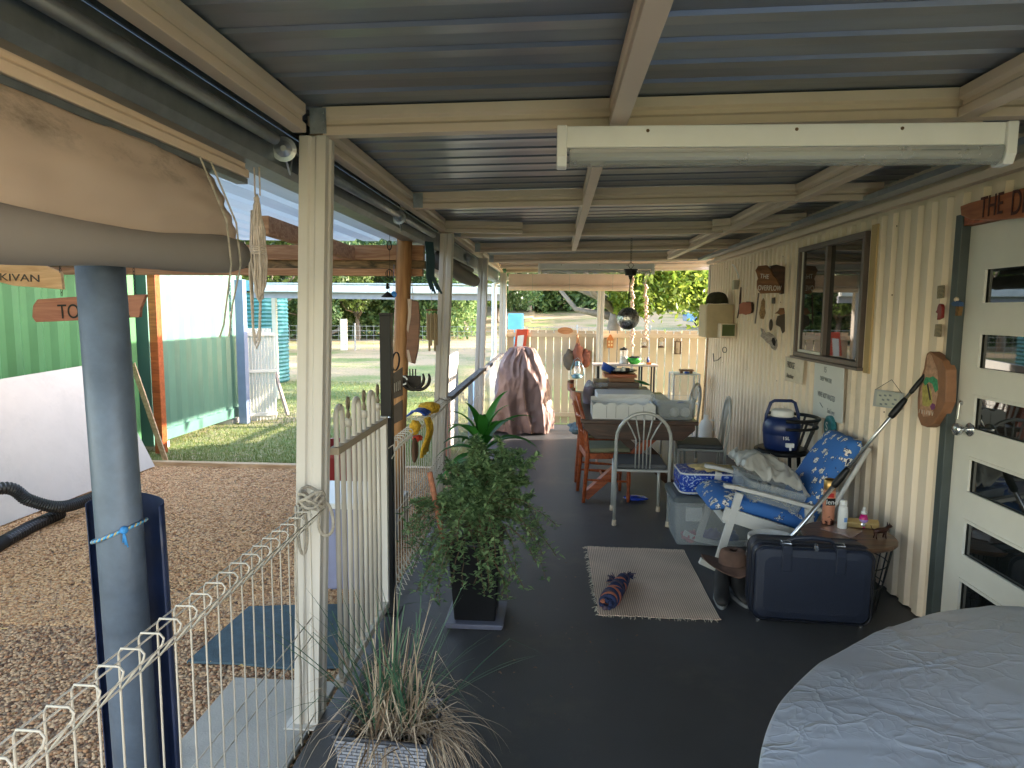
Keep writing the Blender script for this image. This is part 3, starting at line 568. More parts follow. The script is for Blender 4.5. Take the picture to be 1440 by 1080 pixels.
# steel pole
p0 = wy(142, 385, 1.63); p1 = wy(193, 1080, 1.63); k = (p0-p1)/(p0.z-p1.z)
pt = p0+k*(2.18-p0.z); pb = p1+k*(-.12-p1.z)
sp = T('steel_pole', 'thick galvanised steel pole rising from the gravel beside the wire fence', 'pole')
M['pipe'] = mat('galv_pipe', (.105, .14, .20), .48, .35, var=.28, vs=7, dirt=.55, dirtc=(.10, .12, .15), bump=.1, bs=60)
g = MB(); g.tube([pb, pb+(pt-pb)*.5, pt], .055, 32); P(sp, 'pipe', g, M['pipe'], smooth=True)
g = MB(); g.tube([pt-k*.02, pt+k*.0+V((0, 0, .03))], .07, 24); P(sp, 'cap', g, M['galvdark'])
def pol(z): return p1+k*(z-p1.z)
# navy sheet behind the pole
g = MB(); arc = []
for i in range(13):
    a = radians(-28+236*i/12); arc.append((cos(a), sin(a)))
def sh(uu, vv):
    z = -.05+1.205*vv; c = pol(z); i = uu*12; a = radians(-8+196*uu); r = .098+.012*sin(uu*pi)
    return (c.x-.004+r*cos(a)*1.02, c.y+.028+r*sin(a)*.5, z+ (-.02*abs(uu-.5)*2 if vv == 1 else 0))
g.grid(sh, 24, 8); pls = S('plastic_sheet', g, M['navy'], 'curved dark navy plastic sheet tied round the foot of the steel pole', 'plastic sheet', smooth=True, solid=.003)
# blue rope ring
z0 = wy(170, 762, 1.58).z
def ring(z0, r, rad, tilt, name, mt, lab, w=1):
    g = MB(); c = pol(z0)
    for s_ in (0, 1, 2):
        pts = []
        for i in range(90):
            t = 2*pi*i/90; a = t*26+s_*2*pi/3; rr_ = r+rad*cos(a)*.8
            pts.append((c.x+rr_*cos(t), c.y+rr_*sin(t)*1.02, z0+tilt*cos(t)+rad*sin(a)*.8))
        g.k = s_ if w else 0; g.tube(pts, rad, 5, closed=True)
    g.k = 0; g.ball((c.x+r*.7, c.y-r*.75, z0+tilt*.7), .01)
    for j in range(3): g.tube([(c.x+r*.7, c.y-r*.78, z0+tilt*.7), (c.x+r*.7+.006*j, c.y-r*.85, z0+tilt*.7-.03-.006*j)], .002, 4)
    return S(name, g, mt, lab, 'rope', smooth=True)
ring(z0+.012, .062, .0028, .025, 'rope_tie', [mat('rope_blue', (.03, .2, .5), .7, var=.2), mat('rope_cyan', (.08, .35, .6), .7), mat('rope_tan', (.45, .36, .16), .7)], 'blue and tan rope tied round the steel pole')
# rolltop wire fence panels
def meshpanel(y0, y1, label, grp, top=.925, x=-.925, step=.0705, flip=0, loops=True, r=.0026, low=True):
    t = T('wire_fence_panel', label, 'fence', grp)
    g = MB(); n = int((y1-y0)/step)
    for i in range(n+1):
        y = y0+i*step
        if loops: g.tube([(x, y, .03), (x, y, top-.012), (x+.006, y, top), (x+.052, y-.004, top+.002), (x+.062, y-.006, top-.008), (x+.058, y-.006, top-.022), (x+.006, y-.004, top-.088)], r, 6)
        else: g.tube([(x, y, .03), (x, y, top)], r*.8, 5)
    P(t, 'wires', g, M['wire'], smooth=True)
    g = MB()
    hz = [(x-.004, top-.012), (x+.03, top-.006), (x+.004, top-.088), (x-.004, .46), (x-.004, .385), (x-.004, .06)] if loops else [(x-.003, top), (x-.003, .62), (x-.003, .3), (x-.003, .06)]
    if loops: hz.append((x+.054, top-.030))
    for a, z in hz: g.tube([(a, y0-.02, z), (a, y1+.0, z)], r*.95, 6)
    P(t, 'cross_wires', g, M['wire'], smooth=True)
    if loops and low:
        g = MB()
        for i in range(n+1):
            y = y0+i*step; g.tube([(x, y, .05), (x+.06, y+.02, .02), (x+.002, y+step*.5, .13)], r*.8, 5)
        P(t, 'bottom_loops', g, M['wire'])
    return t
meshpanel(.33, 2.46, 'near cream rolltop wire fence panel running past the steel pole', 'wire fence panels along the verandah edge', low=False)
meshpanel(3.66, 5.48, 'cream rolltop wire fence panel with mop heads hooked over its top', 'wire fence panels along the verandah edge', step=.07, r=.0034)
meshpanel(5.68, 8.22, 'plain wire fence panel under the first weathered top rail', 'wire fence panels along the verandah edge', loops=False, step=.06, top=.88)
meshpanel(8.4, 11.3, 'plain wire fence panel under the second top rail by the covered barbecue', 'wire fence panels along the verandah edge', loops=False, step=.06, top=.88)
M['oldrail'] = woodmat('weathered_wood', (.05, .045, .045), (.2, .18, .17), .8, sc=(8, 1, 8))
for (y0, y1, lab) in ((5.62, 8.22, 'dark weathered top rail ending at the third post'), (8.40, 11.3, 'dark weathered top rail running on behind the covered barbecue')):
    g = MB(); g.bar((-.905, y0, .905), (-.905, y1, .92), .07, .04); S('top_rail', g, M['oldrail'], lab, 'rail', bevel=.004)
# ornamental pool gate
gt = T('pool_gate', 'cream hoop topped pool gate with small bird finials beside the nearest post', 'gate'); X0 = -.885; ya, yb = 2.62, 3.40
g = MB(); g.box((X0-.02, ya, 1.065), (X0+.02, yb, 1.095)); P(gt, 'top_rail', g, mat('gate_rail', (.36, .29, .21), .45), bevel=.003)
g = MB(); g.box((X0-.02, ya, .075), (X0+.02, yb, .11)); P(gt, 'bottom_rail', g, M['wire'], bevel=.003)
for y in (yb-.015,): g = MB(); g.box((X0-.018, y, .08), (X0+.018, y+.03, 1.10)); P(gt, 'stile', g, M['creampost'], bevel=.003)
st = (yb-ya-.06)/9; y = ya+.03
for k in range(3):
    g = MB(); r = .011; ht = 1.215; R_ = st/2
    pts = [(X0, y, .08), (X0, y, ht)]+[(X0, y+R_-R_*cos(a), ht+R_*sin(a)) for a in [pi*i/8 for i in range(1, 8)]]+[(X0, y+2*R_, ht), (X0, y+2*R_, .08)]
    g.tube(pts, r, 8); P(gt, 'hoop', g, M['wire'], smooth=True)
    y += 2*st; g = MB(); g.tube([(X0, y, .08), (X0, y, 1.16)], r, 8); g.lathe([(.016, 1.15), (.016, 1.18), (.010, 1.185)], (X0, y, 0), n=10)
    P(gt, 'picket', g, M['wire'], smooth=True)
    g = MB(); g.lathe([(.006, 1.185), (.012, 1.20), (.006, 1.212), (.008, 1.22)], (X0, y, 0), n=8); g.ball((X0, y, 1.235), (.008, .014, .016), 8, 6); g.tube([(X0, y-.004, 1.23), (X0, y-.018, 1.26), (X0, y-.01, 1.285)], [.008, .006, .002], 6); g.tube([(X0, y+.004, 1.235), (X0, y+.012, 1.262), (X0, y+.004, 1.275), (X0, y-.004, 1.272)], [.008, .007, .005, .001], 6)
    P(gt, 'finial', g, mat('finial', (.2, .16, .11), .6) if k == 0 else bpy.data.materials['finial'], smooth=True); y += st
g = MB(); g.tube([(X0+.02, 3.41, .93), (X0+.045, 3.42, .95), (X0+.05, 3.43, .90), (X0+.03, 3.44, .87)], .004, 6); P(gt, 'latch_hook', g, M['wire'])
# black post
bpz = T('gate_post', 'tall square black steel post at the far side of the pool gate', 'post')
bx = wy(543, 445, 3.5).x; g = MB(); g.box((bx-.029, 3.47, 0.0), (bx+.029, 3.53, 1.62)); P(bpz, 'post', g, M['black'], bevel=.003); g = MB(); g.box((bx-.031, 3.468, 1.62), (bx+.031, 3.532, 1.632)); P(bpz, 'cap', g, M['black'])
g = MB(); g.box((bx-.06, 3.44, .0), (bx+.06, 3.56, .008)); P(bpz, 'base_plate', g, M['black'])
g = MB(); c = wy(538, 566, 3.45); g.ball((bx+.02, 3.46, c.z-.08), .008, 8, 6); P(bpz, 'screw', g, M['steel'])
# things on the post and the timber post
M['brownplate'] = mat('brown_plate', (.07, .05, .035), .6, var=.3, vs=15)
g = MB()
for (a, b_, zt_, zb_) in (((549, 520), (568, 505), 0, 0),): pass
def slab(name, pts, y, th, mt, lab, cat, grp=None, yv=None):
    g = MB(); g.prism([wy(px, py, (yv[i] if yv else y)) for i, (px, py) in enumerate(pts)], (0, th, 0)); return S(name, g, mt, lab, cat, grp, bevel=.002)
q = slab('name_plate', [(550, 527), (566, 516), (566, 556), (551, 562)], 3.62, .01, M['brownplate'], 'small brown plate with scratched letters hung behind the black post, upper of two', 'sign')
for k in range(5): c = wy(553+2.5*k, 545-1.2*k, 3.612); g = MB(); g.box((c.x-.0015, 3.6, c.z-.03), (c.x+.0015, 3.608, c.z+.02)); P(q, 'scratch', g, M['rope'])
slab('name_plate', [(551, 572), (566, 562), (566, 590), (551, 598)], 3.62, .01, M['brownplate'], 'small brown plate hung behind the black post, lower of two', 'sign')
M['iron'] = mat('old_iron', (.03, .025, .022), .55, .5, var=.3)
hk = T('horseshoe_rack', 'dark iron horseshoe hook rack fixed to the timber carport post', 'rack')
g = MB(); y = 4.9; a = wy(567, 528, y); b_ = wy(592, 545, y); g.box((a.x, y-.01, b_.z), (b_.x, y+.01, a.z)); P(hk, 'plate', g, M['iron'], bevel=.002)
for dx_, (cx_, cy_) in enumerate(((580, 532), (588, 532))):
    g = MB(); c = wy(cx_, cy_, y-.03-.03*dx_); pts = [(c.x+.085*sin(t)*1.0, c.y, c.z-.085*cos(t)) for t in [radians(-80+i*15) for i in range(14)]]; g.tube(pts, [.012]*12+[.009, .006], 6); P(hk, 'horseshoe', g, M['iron'], smooth=True)
for k in range(3): g = MB(); c = wy(577+k*4, 530, y); g.box((c.x-.004, y-.02, c.z), (c.x+.004, y-.008, c.z+.06)); P(hk, 'prong', g, M['iron'])
g = MB(); c = wy(567, 535, 4.85); g.tube([(c.x+.03*sin(t), c.y, c.z+.03*cos(t)) for t in [radians(-30+i*30) for i in range(9)]], .006, 6); P(hk, 'hook', g, M['whitepl'], smooth=True)
g = MB(); c = wy(556, 508, 3.75)
for k in range(2): g.tube([(c.x+.02*cos(t)+.004*k, c.y+.02*sin(t), c.z+.05*sin(t)*1.0) for t in [2*pi*i/14 for i in range(14)]], .0035, 5, closed=True)
S('hose_coil', g, M['black'], 'little loop of dark green hose hung beside the black post', 'hose', smooth=True)
# hanging timber board on carport post
hb = T('timber_board', 'long curved slab of dark wood with a pale bark edge hanging on the timber post', 'board'); y = 4.85
out = [(574, 420), (588, 424), (590, 450), (588, 490), (583, 512), (574, 508), (570, 500), (572, 480), (571, 462), (575, 440)]
g = MB(); g.prism([wy(px, py, y) for px, py in out], (0, .035, 0)); P(hb, 'slab', g, woodmat('board_dark', (.10, .03, .012), (.2, .07, .03), .4), bevel=.004)
g = MB(); g.prism([wy(px, py, y-.003) for px, py in ((573, 420), (579, 421), (578, 445), (574, 468), (572, 463), (574, 440))], (0, .04, 0)); P(hb, 'bark_edge', g, mat('bark_edge', (.5, .4, .33), .8)); g = MB(); g.prism([wy(px, py, y-.003) for px, py in ((572, 492), (575, 492), (579, 511), (574, 508))], (0, .04, 0)); P(hb, 'bark_edge', g, bpy.data.materials['bark_edge'])
g = MB(); g.tube([wy(581, 422, y), wy(579, 395, y)], .003, 5); P(hb, 'string', g, M['rope'])
# mops and cloths over the fence
M['mop'] = mat('yellow_mop', (.62, .36, .03), .9, var=.3, vs=60, bump=.8, bs=90)
def blob(c, r, amp=.2, fr_=9, n=20, m_=14):
    g = MB(); g.ball((0, 0, 0), r, n, m_)
    g.v = [tuple(V(c)+V(p)*(1+amp*noise.noise(V(p)*fr_/max(r) if isinstance(r, tuple) else V(p)*fr_/r))) for p in g.v]; return g
c = wy(598, 583, 4.7); S('mop_head', blob((-.90, c.y, .955), (.075, .075, .045), .35, 2.5), M['mop'], 'fluffy yellow mop head resting on top of the fence', 'mop head', 'yellow mop heads on the fence', smooth=True)
c = wy(574, 614, 4.15); S('mop_head', blob((-.87, 4.1, .92), (.035, .04, .045), .3, 2.5), M['mop'], 'small round yellow duster on the fence beside the black post', 'mop head', 'yellow mop heads on the fence', smooth=True)
g = blob((-.86, 4.12, .85), (.03, .035, .02), .5, 3); S('cloth', g, mat('red_cloth', (.5, .05, .02), .8), 'red orange cloth tucked under the small round duster', 'cloth', smooth=True)
g = MB()
def cl(uu, vv): z = .93-.25*vv; return (-.86+.02*sin(vv*5)+.012*sin(uu*14), 4.42+(uu-.5)*(.12+.10*vv), z)
g.grid(cl, 14, 12); S('cloth', g, M['mop'], 'long yellow cloth hanging down the inside of the wire fence', 'cloth', smooth=True, solid=.01)
g = MB()
def cl(uu, vv): return (-1.0+.13*vv+.01*sin(uu*20), 4.52+(uu-.5)*.16, .935+.035*sin(vv*3)+.01*noise.noise(V((uu*6, vv*5, 0))))
g.grid(cl, 12, 10); S('cloth', g, M['blue'], 'crumpled blue cloth lying over the fence top beside the fluffy mop head', 'cloth', smooth=True, solid=.008)
c = wy(575, 637, 3.95); g = blob((-.85, 4.0, .80), (.02, .05, .075), .15, 2); S('brush', g, mat('brush_brown', (.12, .06, .035), .8, var=.3, bump=.5), 'oval brown scrubbing brush hanging on the wire fence', 'brush', smooth=True)
# rope slung round the main post & loops
g = MB(); c = V((-.90, 2.40, .93))
random.seed(8)
for k in range(7):
    a0 = U(0, 6); pts = []
    for i in range(16):
        t = 2*pi*i/16; pts.append(c+V((.045*cos(t)+.01*noise.noise(V((k, i*.5, 1))), .055*sin(t)*(1 if k % 2 else .6), .018*sin(t*2+k)+.012*(k % 4))))
    g.tube(pts, .0062, 7, closed=True)
def loop(c, w, l, r=.0062, tw=0):
    pts = [(c[0]+w*sin(2*pi*i/18)*(.5+.5*(1-cos(2*pi*i/18))/2+.25), c[1]+tw*sin(2*pi*i/18), c[2]-l/2+l/2*cos(2*pi*i/18)) for i in range(18)]; g.tube(pts, r, 7, closed=True)
loop((-.855, 2.42, .93), .028, .13); loop((-.93, 2.38, .92), .012, .18, tw=.01); 
g.tube([(-.945, 2.36, .93), (-.95, 2.35, .6), (-.945, 2.36, .3), (-.95, 2.36, .0)], .006, 6)
S('rope_hank', g, M['rope'], 'weathered grey rope knotted over the fence end at the nearest post', 'rope', smooth=True)
g = MB(); g.tube([(-.93, 5.05, .93), (-.905, 5.2, .96), (-.865, 5.34, .92), (-.86, 5.36, .7), (-.868, 5.37, .4), (-.875, 5.38, .1)], .006, 6)
S('rope_hank', g, M['rope'], 'thin rope hanging down the second post from the fence top', 'rope', smooth=True)
# ---------------------------------------------------------------- carport
cp = T('carport', 'timber framed carport with pale ribbed roof over the gravel', 'carport')
M['polyroof'] = mat('pale_roof_sheet', (.55, .63, .67), .45, .15, var=.12, vs=2, dirt=.3, dirtc=(.35, .42, .45), stretch=(6, .6, 1))
_n = M['polyroof'].node_tree; _b = _n.nodes['Principled BSDF']; _t = _n.nodes.new('ShaderNodeBsdfTranslucent'); _t.inputs[0].default_value = (.80, .88, .92, 1); _m = _n.nodes.new('ShaderNodeMixShader'); _m.inputs[0].default_value = .2
lk(_n, _b.outputs[0], _m.inputs[1]); lk(_n, _t.outputs[0], _m.inputs[2]); lk(_n, _m.outputs[0], _n.nodes['Material Output'].inputs[0])
g = MB(); pts = []; x = -4.9
while x < -1.18: pts += [(x, 0), (x+.12, 0), (x+.14, .02), (x+.17, .02)]; x += .19
vs = []
for x, dz in pts:
    for y in (-1.5, 1., 5.15): vs.append((x, y, 2.165+.006*(x+1.2)*-1+dz))
g.add(vs, [(3*i+j, 3*i+j+1, 3*i+j+4, 3*i+j+3) for i in range(len(pts)-1) for j in range(2)]); P(cp, 'roof_sheet', g, M['polyroof'])
M['rawbeam'] = woodmat('raw_beam', (.30, .14, .07), (.52, .29, .16), .75, sc=(1.2, 10, 14), s=2.5); M['mould'] = woodmat('mouldy_beam', (.07, .06, .035), (.36, .24, .13), .8, sc=(2, 10, 10), s=3)
def zz(py, y): return wy(500, py, y).z
for za, zb_, y, mt in ((345, 366, 5.10, 'rawbeam'), (366.6, 377.5, 5.14, 'mould'), (378, 388, 5.05, 'rawbeam')):
    g = MB(); g.box((-4.6, y-.03, zz(zb_, y)), (-1.0, y+.03, zz(za, y))); P(cp, 'beam', g, M[mt], bevel=.004)
a = wy(372, 327, 3.6); b_ = wy(494, 376, 5.0); g = MB(); g.bar((a.x, a.y+.0, 2.095), (b_.x, 5.02, 2.06), .05, .10); P(cp, 'rafter', g, M['rawbeam'], bevel=.004)
g = MB(); g.bar((-3.1, -1.4, 2.10), (-3.1, 5.02, 2.09), .05, .11); P(cp, 'rafter', g, M['rawbeam'], bevel=.004)
M['pole'] = woodmat('pine_pole', (.34, .16, .06), (.55, .30, .13), .6, sc=(9, 9, 1))
a = wy(572, 345, 5.03); b_ = wy(556, 752, 5.03); g = MB(); g.tube([(b_.x, 5.0, -.11), (a.x, 4.98, 2.235)], [.062, .056], 20); P(cp, 'post', g, M['pole'], smooth=True)
g = MB(); g.box((b_.x-.04, 4.93, -.1), (b_.x+.05, 4.945, .14)); P(cp, 'post_bracket', g, M['galv'])
a = wy(199, 388, 7.75); g = MB(); g.box((-4.80, 7.70, -.1), (-4.70, 7.80, 2.2)); P(cp, 'post', g, M['redwood'], bevel=.003)
g = MB(); g.box((-4.80, 5.16, 2.1), (-4.70, 7.80, 2.2)); P(cp, 'side_beam', g, M['redwood'])
# windchimes etc
wc = T('wind_chime', 'dark wire ball wind chime with blue glass drop hanging from the carport beam', 'wind chime'); y = 4.6
c = wy(548, 385, y); g = MB()
for k in range(5):
    q_ = Matrix.Rotation(k*.63, 3, 'Z'); g.tube([V((c.x, c.y, c.z))+q_ @ V((.028*cos(t), 0, .03*sin(t))) for t in [2*pi*i/16 for i in range(16)]], .002, 4, closed=True)
P(wc, 'wire_ball', g, M['iron'])
g = MB(); g.tube([wy(548, 330, y), wy(548, 415, y)], .0015, 4); P(wc, 'string', g, M['iron'])
g = MB(); g.tube([(c.x+.014*cos(t), y, wy(548, 345, y).z+.03*sin(t)) for t in [2*pi*i/16 for i in range(16)]], .004, 5, closed=True); P(wc, 'hook', g, M['iron'])
c2 = wy(545, 414, y); g = MB(); g.lathe([(.003, .02), (.04, -.012), (.045, -.02)], c2, n=12); P(wc, 'sail', g, M['iron'])
g = MB(); c3 = wy(545, 400, y); g.ball(c3, .011, 8, 6); g.ball(wy(545, 404, y), .014, 8, 6); P(wc, 'bead', g, M['iron'])
c4 = wy(554, 414, y); g = MB(); g.ball(c4, (.02, .006, .022), 12, 8); g.tube([c4, wy(554, 372, y)], .0015, 4); P(wc, 'glass_drop', g, mat('blue_glass', (.02, .18, .55), .1))
bc = T('wind_chime', 'pale bamboo tube wind chime hanging beyond the timber post', 'wind chime'); y = 5.4
for k in range(6): c = wy(601+k*2.6, 440+2*(k % 2), y+.03*(k % 2)); e_ = wy(601+k*2.6, 478+8*((k*2) % 3), y); g = MB(); g.tube([(c.x, c.y, c.z), (c.x, c.y, e_.z)], .009, 8); P(bc, 'tube', g, mat('bamboo', (.4, .3, .17), .6) if k == 0 else bpy.data.materials['bamboo'])
c = wy(607, 437, y); g = MB(); g.lathe([(.05, 0), (.05, .012)], c, n=14); P(bc, 'disc', g, M['brownwood']); g = MB(); g.tube([c, wy(607, 395, y)], .002, 4); P(bc, 'string', g, M['rope'])
# dark glove-like rubber strap on the gutter
g = MB()
for k in range(6):
    x = -.97+.008*k; g.tube([(x, 5.0+.01*k, 2.15), (x+.01, 5.0+.012*k, 2.05), (x+.004, 5.02+.01*k, 1.9), (x+.03+.008*k, 5.04, 1.80-.015*(k % 3))], .008, 6)
S('strap_bundle', g, mat('teal_strap', (.02, .06, .08), .6), 'bundle of dark teal straps hung from the gutter before the second post', 'straps', smooth=True)
# second roll (dark) between post 2 and 3
g = MB(); g.tube([(-1.0, 5.75+i*.3, 2.06-.07*(i/8)+.01*sin(i)) for i in range(9)], .075, 16); g.tube([(-1.02, 5.8, 2.12), (-1.02, 8.1, 2.12)], .03, 8)
S('rolled_blind', g, mat('dark_roll', (.05, .045, .038), .7), 'dark brown rolled blind slung under the gutter after the second post', 'blind', smooth=True)
g = MB(); g.tube([(-1.13, 5.7, 2.06), (-1.13, 6.6, 2.0)], .06, 16); S('white_roll', g, M['whitepl'], 'short white roll of sheeting under the gutter beside the strap bundle', 'roll', smooth=True)
# ---------------------------------------------------------------- containers
def container(y0, y1, mt, lab, fx=-4.92, h=2.6, z0=-.02):
    t = T('shipping_container', lab, 'container', 'green shipping containers beside the gravel')
    g = MB(); y = y0+.14; pts = []; p = .275; n = int(round((y1-y0-.28)/p)); p = (y1-y0-.28)/n
    for i in range(n): a = y+i*p; pts += [(fx-.01, a), (fx-.01, a+p*.28), (fx-.046, a+p*.5), (fx-.046, a+p*.78)]
    pts.append((fx-.01, y1-.14)); vs = [q for x, y_ in pts for q in ((x, y_, z0+.14), (x, y_, h-.06))]
    g.add(vs, [(2*i, 2*i+1, 2*i+3, 2*i+2) for i in range(len(pts)-1)]); P(t, 'side_panel', g, mt)
    g = MB(); g.box((fx-.06, y0+.1, z0), (fx+.004, y1-.1, z0+.14)); P(t, 'bottom_rail', g, mt)
    g = MB(); g.box((fx-.06, y0+.1, h-.06), (fx+.004, y1-.1, h)); P(t, 'top_rail', g, mt)
    for a in (y0, y1-.14): g = MB(); g.box((fx-.14, a, z0-.03), (fx+.012, a+.14, h+.02)); P(t, 'corner_post', g, mt, bevel=.006)
    g = MB(); g.box((fx-2.4, y0+.02, z0), (fx-.09, y0+.08, h-.02)); g.box((fx-2.4, y1-.08, z0), (fx-.09, y1-.02, h-.02)); g.box((fx-2.4, y0+.08, h-.05), (fx-.09, y1-.08, h-.02)); P(t, 'end_and_roof', g, mt)
    for a in (y0+.1, y1-.4): g = MB(); g.box((fx-.4, a, -.14), (fx-.03, a+.3, z0-.03)); P(t, 'footing', g, M['concrete'])
    return t
c1 = container(1.4, 7.62, M['greendark'], 'dark green shipping container behind the leaning white sheet')
c2 = container(7.86, 10.35, M['greensteel'], 'pale green shipping container with the tall code letters beside the lawn')
for k, ch in enumerate('COKU 6081'): 
    if ch != ' ': text(c2, ch, .085, (-4.925, 9.95, 2.05-k*.10), (0, 1, 0), (0, 0, 1), M['whitepl'], .001, name='code_letter')
g = MB(); a, b_, c_, d_ = fl(0, 745, -.11), wy(0, 545, 5.0), wy(125, 520, 6.6), fl(205, 668, -.1)
tp = [(-4.82, 4.3, .98), (-4.82, 6.85, 1.06), (-4.40, 7.02, -.09), (-4.40, 4.3, -.09)]
g.prism(tp, (.012, 0, .004)); S('white_sheet', g, mat('white_board', (.50, .46, .41), .5, var=.05, dirt=.2), 'large off white sheet leaning on the dark green container', 'board')
g = MB(); g.bar((-4.86, 7.45, 1.0), (-4.36, 7.2, -.10), .012, .09); S('leaning_plank', g, M['paleplank'], 'narrow pale plank leaning at the red carport post', 'plank')
M['hose'] = mat('drain_hose', (.012, .012, .013), .4, var=.2)
def hose(pts, lab, r=.05):
    P_ = [V(p) for p in pts]; out = []
    for i in range(len(P_)-1):
        p0_, p1_, p2_, p3_ = P_[max(0, i-1)], P_[i], P_[i+1], P_[min(len(P_)-1, i+2)]
        for j in range(24):
            t = j/24; out.append(.5*((2*p1_)+(-p0_+p2_)*t+(2*p0_-5*p1_+4*p2_-p3_)*t*t+(-p0_+3*p1_-3*p2_+p3_)*t*t*t))
    out.append(P_[-1]); o2 = []; step = .009; acc = 0; o2.append(out[0])
    for i in range(1, len(out)):
        d = (out[i]-out[i-1]).length; n = max(1, int(d/step))
        for k in range(1, n+1): o2.append(out[i-1].lerp(out[i], k/n))
    g = MB(); g.tube(o2, [r if (i//1) % 2 else r*.86 for i in range(len(o2))], 16); S('drain_hose', g, M['hose'], lab, 'hose', 'black ribbed drain hoses by the white sheet', smooth=False)
hq = lambda px, py, z: fl(px, py, z)
hose([(-4.40, 4.2, .18), wy(0, 687, 4.75), wy(40, 703, 4.9), wy(80, 713, 5.05), wy(115, 706, 5.3), wy(150, 690, 5.6), wy(185, 668, 6.0)], 'upper black ribbed drain hose sagging across the white sheet')
hose([fl(-60, 800, -.05), fl(0, 765, -.05), fl(45, 740, -.05), fl(85, 722, -.05)], 'lower black ribbed drain hose lying on the gravel with an open end')
# hanging timber signs
sg = T('timber_sign', 'dark pink timber paddle sign lettered TOP hanging by chains behind the steel pole', 'sign'); y = 4.0
pts = [(46, 430), (52, 421), (110, 417), (205, 414), (197, 434), (196, 446), (120, 450), (50, 453), (45, 446)]
g = MB(); g.prism([wy(*p, y) for p in pts], (0, .03, 0)); P(sg, 'board', g, woodmat('sign_pink', (.35, .13, .08), (.5, .22, .13), .6), bevel=.004)
o = wy(82, 448, y-.003); text(sg, 'TOP', .125, (o.x, y-.004, o.z), (1, 0, .03), (0, 0, 1), M['black'], .001, font_sx=.8); o = wy(172, 446, y-.004); text(sg, 'E', .125, (o.x, y-.004, o.z), (1, 0, .03), (0, 0, 1), M['black'], .001, font_sx=.8)
g = MB()
for px in (87, 190):
    a = wy(px, 416, y+.01); z = a.z
    while z < 2.12: g.tube([(a.x+.006*cos(t), y+.01, z+.011+.013*sin(t)) for t in [2*pi*i/8 for i in range(8)]], .0018, 4, closed=True); z += .021
P(sg, 'chain', g, M['iron'])
sg = T('timber_sign', 'pale ragged timber slab sign carved KILKIVAN under the carport roof', 'sign'); y = 3.9
pts = [(-60, 372), (-55, 392), (0, 397), (20, 402), (52, 404), (88, 407), (85, 383), (60, 372)]
g = MB(); g.prism([wy(*p, y) for p in pts], (0, .025, 0)); P(sg, 'board', g, woodmat('pale_sign', (.55, .30, .13), (.78, .50, .26), .6), bevel=.003)
o = wy(-28, 393, y); text(sg, 'KILKIVAN', .062, (o.x, y-.003, o.z), (1, 0, -.035), (0, 0, 1), M['brownplate'], .0008, font_sx=1.42)
g = MB(); a = wy(86, 384, y+.01); g.tube([(a.x, y, a.z), (a.x, y, 2.2)], .002, 4); P(sg, 'chain', g, M['iron'])
# blue grey post, picket panel, brace, awning beyond
y = 10.05
g = MB(); a = wy(338, 400, y); g.box((a.x-.07, y-.06, -.12), (a.x+.06, y+.06, 2.08)); S('blue_post', g, mat('blue_grey_steel', (.17, .22, .34), .5), 'blue grey steel post at the corner of the pale green container', 'post', bevel=.004)
pp = T('picket_panel', 'white picket panel standing on edge past the blue grey post', 'panel')
a = wy(345, 462, 10.3); b_ = wy(386, 462, 10.5)
for k in range(9):
    t = k/9; x = a.x+(b_.x-a.x)*t; x1 = a.x+(b_.x-a.x)*(t+.098); zt = wy(345, 462 if k < 8 else 470, 10.3).z; zl = wy(345, 592, 10.3).z
    g = MB(); g.box((x, 10.3+t*.2, zl), (x1, 10.32+t*.2, zt)); P(pp, 'slat', g, M['white'])
for py in (470, 522, 583): z = wy(345, py, 10.3).z; g = MB(); g.bar((a.x-.01, 10.27, z), (b_.x+.02, 10.48, z), .03, .05); P(pp, 'rail', g, M['white'])
g = MB(); g.bar(wy(385, 518, 10.6), wy(405, 584, 10.4), .04, .05); S('leaning_plank', g, mat('grey_plank', (.3, .25, .23), .8), 'thin grey prop plank leaning on the picket panel', 'plank')
aw = T('awning_roof', 'low white guttered awning roof beyond the lawn corner', 'roof')
y = 12.2; a = wy(348, 397, y); b_ = wy(640, 405, y); z0 = wy(400, 416, y).z; z1 = wy(400, 398, y).z
g = MB(); g.bar((-5.6, y, (z0+z1)/2+.02), (b_.x+.9, y, (z0+z1)/2+.0), .12, (z1-z0)*.55); P(aw, 'gutter', g, mat('white_gutter', (.72, .78, .8), .35), bevel=.01)
g = MB(); g.bar((-5.6, y+.07, z0+.02), (b_.x+.9, y+.07, z0+.0), .04, .12); P(aw, 'fascia', g, mat('lilac_fascia', (.33, .35, .42), .5))
g = MB(); g.add([(-5.6, y+.1, z1), (b_.x+.9, y+.1, z1), (b_.x+.9, y+1.2, z1+.02), (-5.6, y+1.2, z1+.02)], [(0, 1, 2, 3)]); P(aw, 'roof_sheet', g, M['polyroof'], solid=.02)
for x in (-5.5,): g = MB(); g.box((x, y+.6, -.12), (x+.08, y+.68, z1)); P(aw, 'post', g, M['white'])
g = MB(); a = wy(695, 398, 11.75); g.tube([(a.x+.25, 11.75, 2.2), (a.x, 11.75, 2.1), (a.x, 11.75, .9), (a.x-.06, 11.72, .55), (a.x-.2, 11.75, .4)], .045, 12); S('downpipe', g, M['whitepl'], 'white downpipe outside the corner post of the far fence', 'pipe', smooth=True)
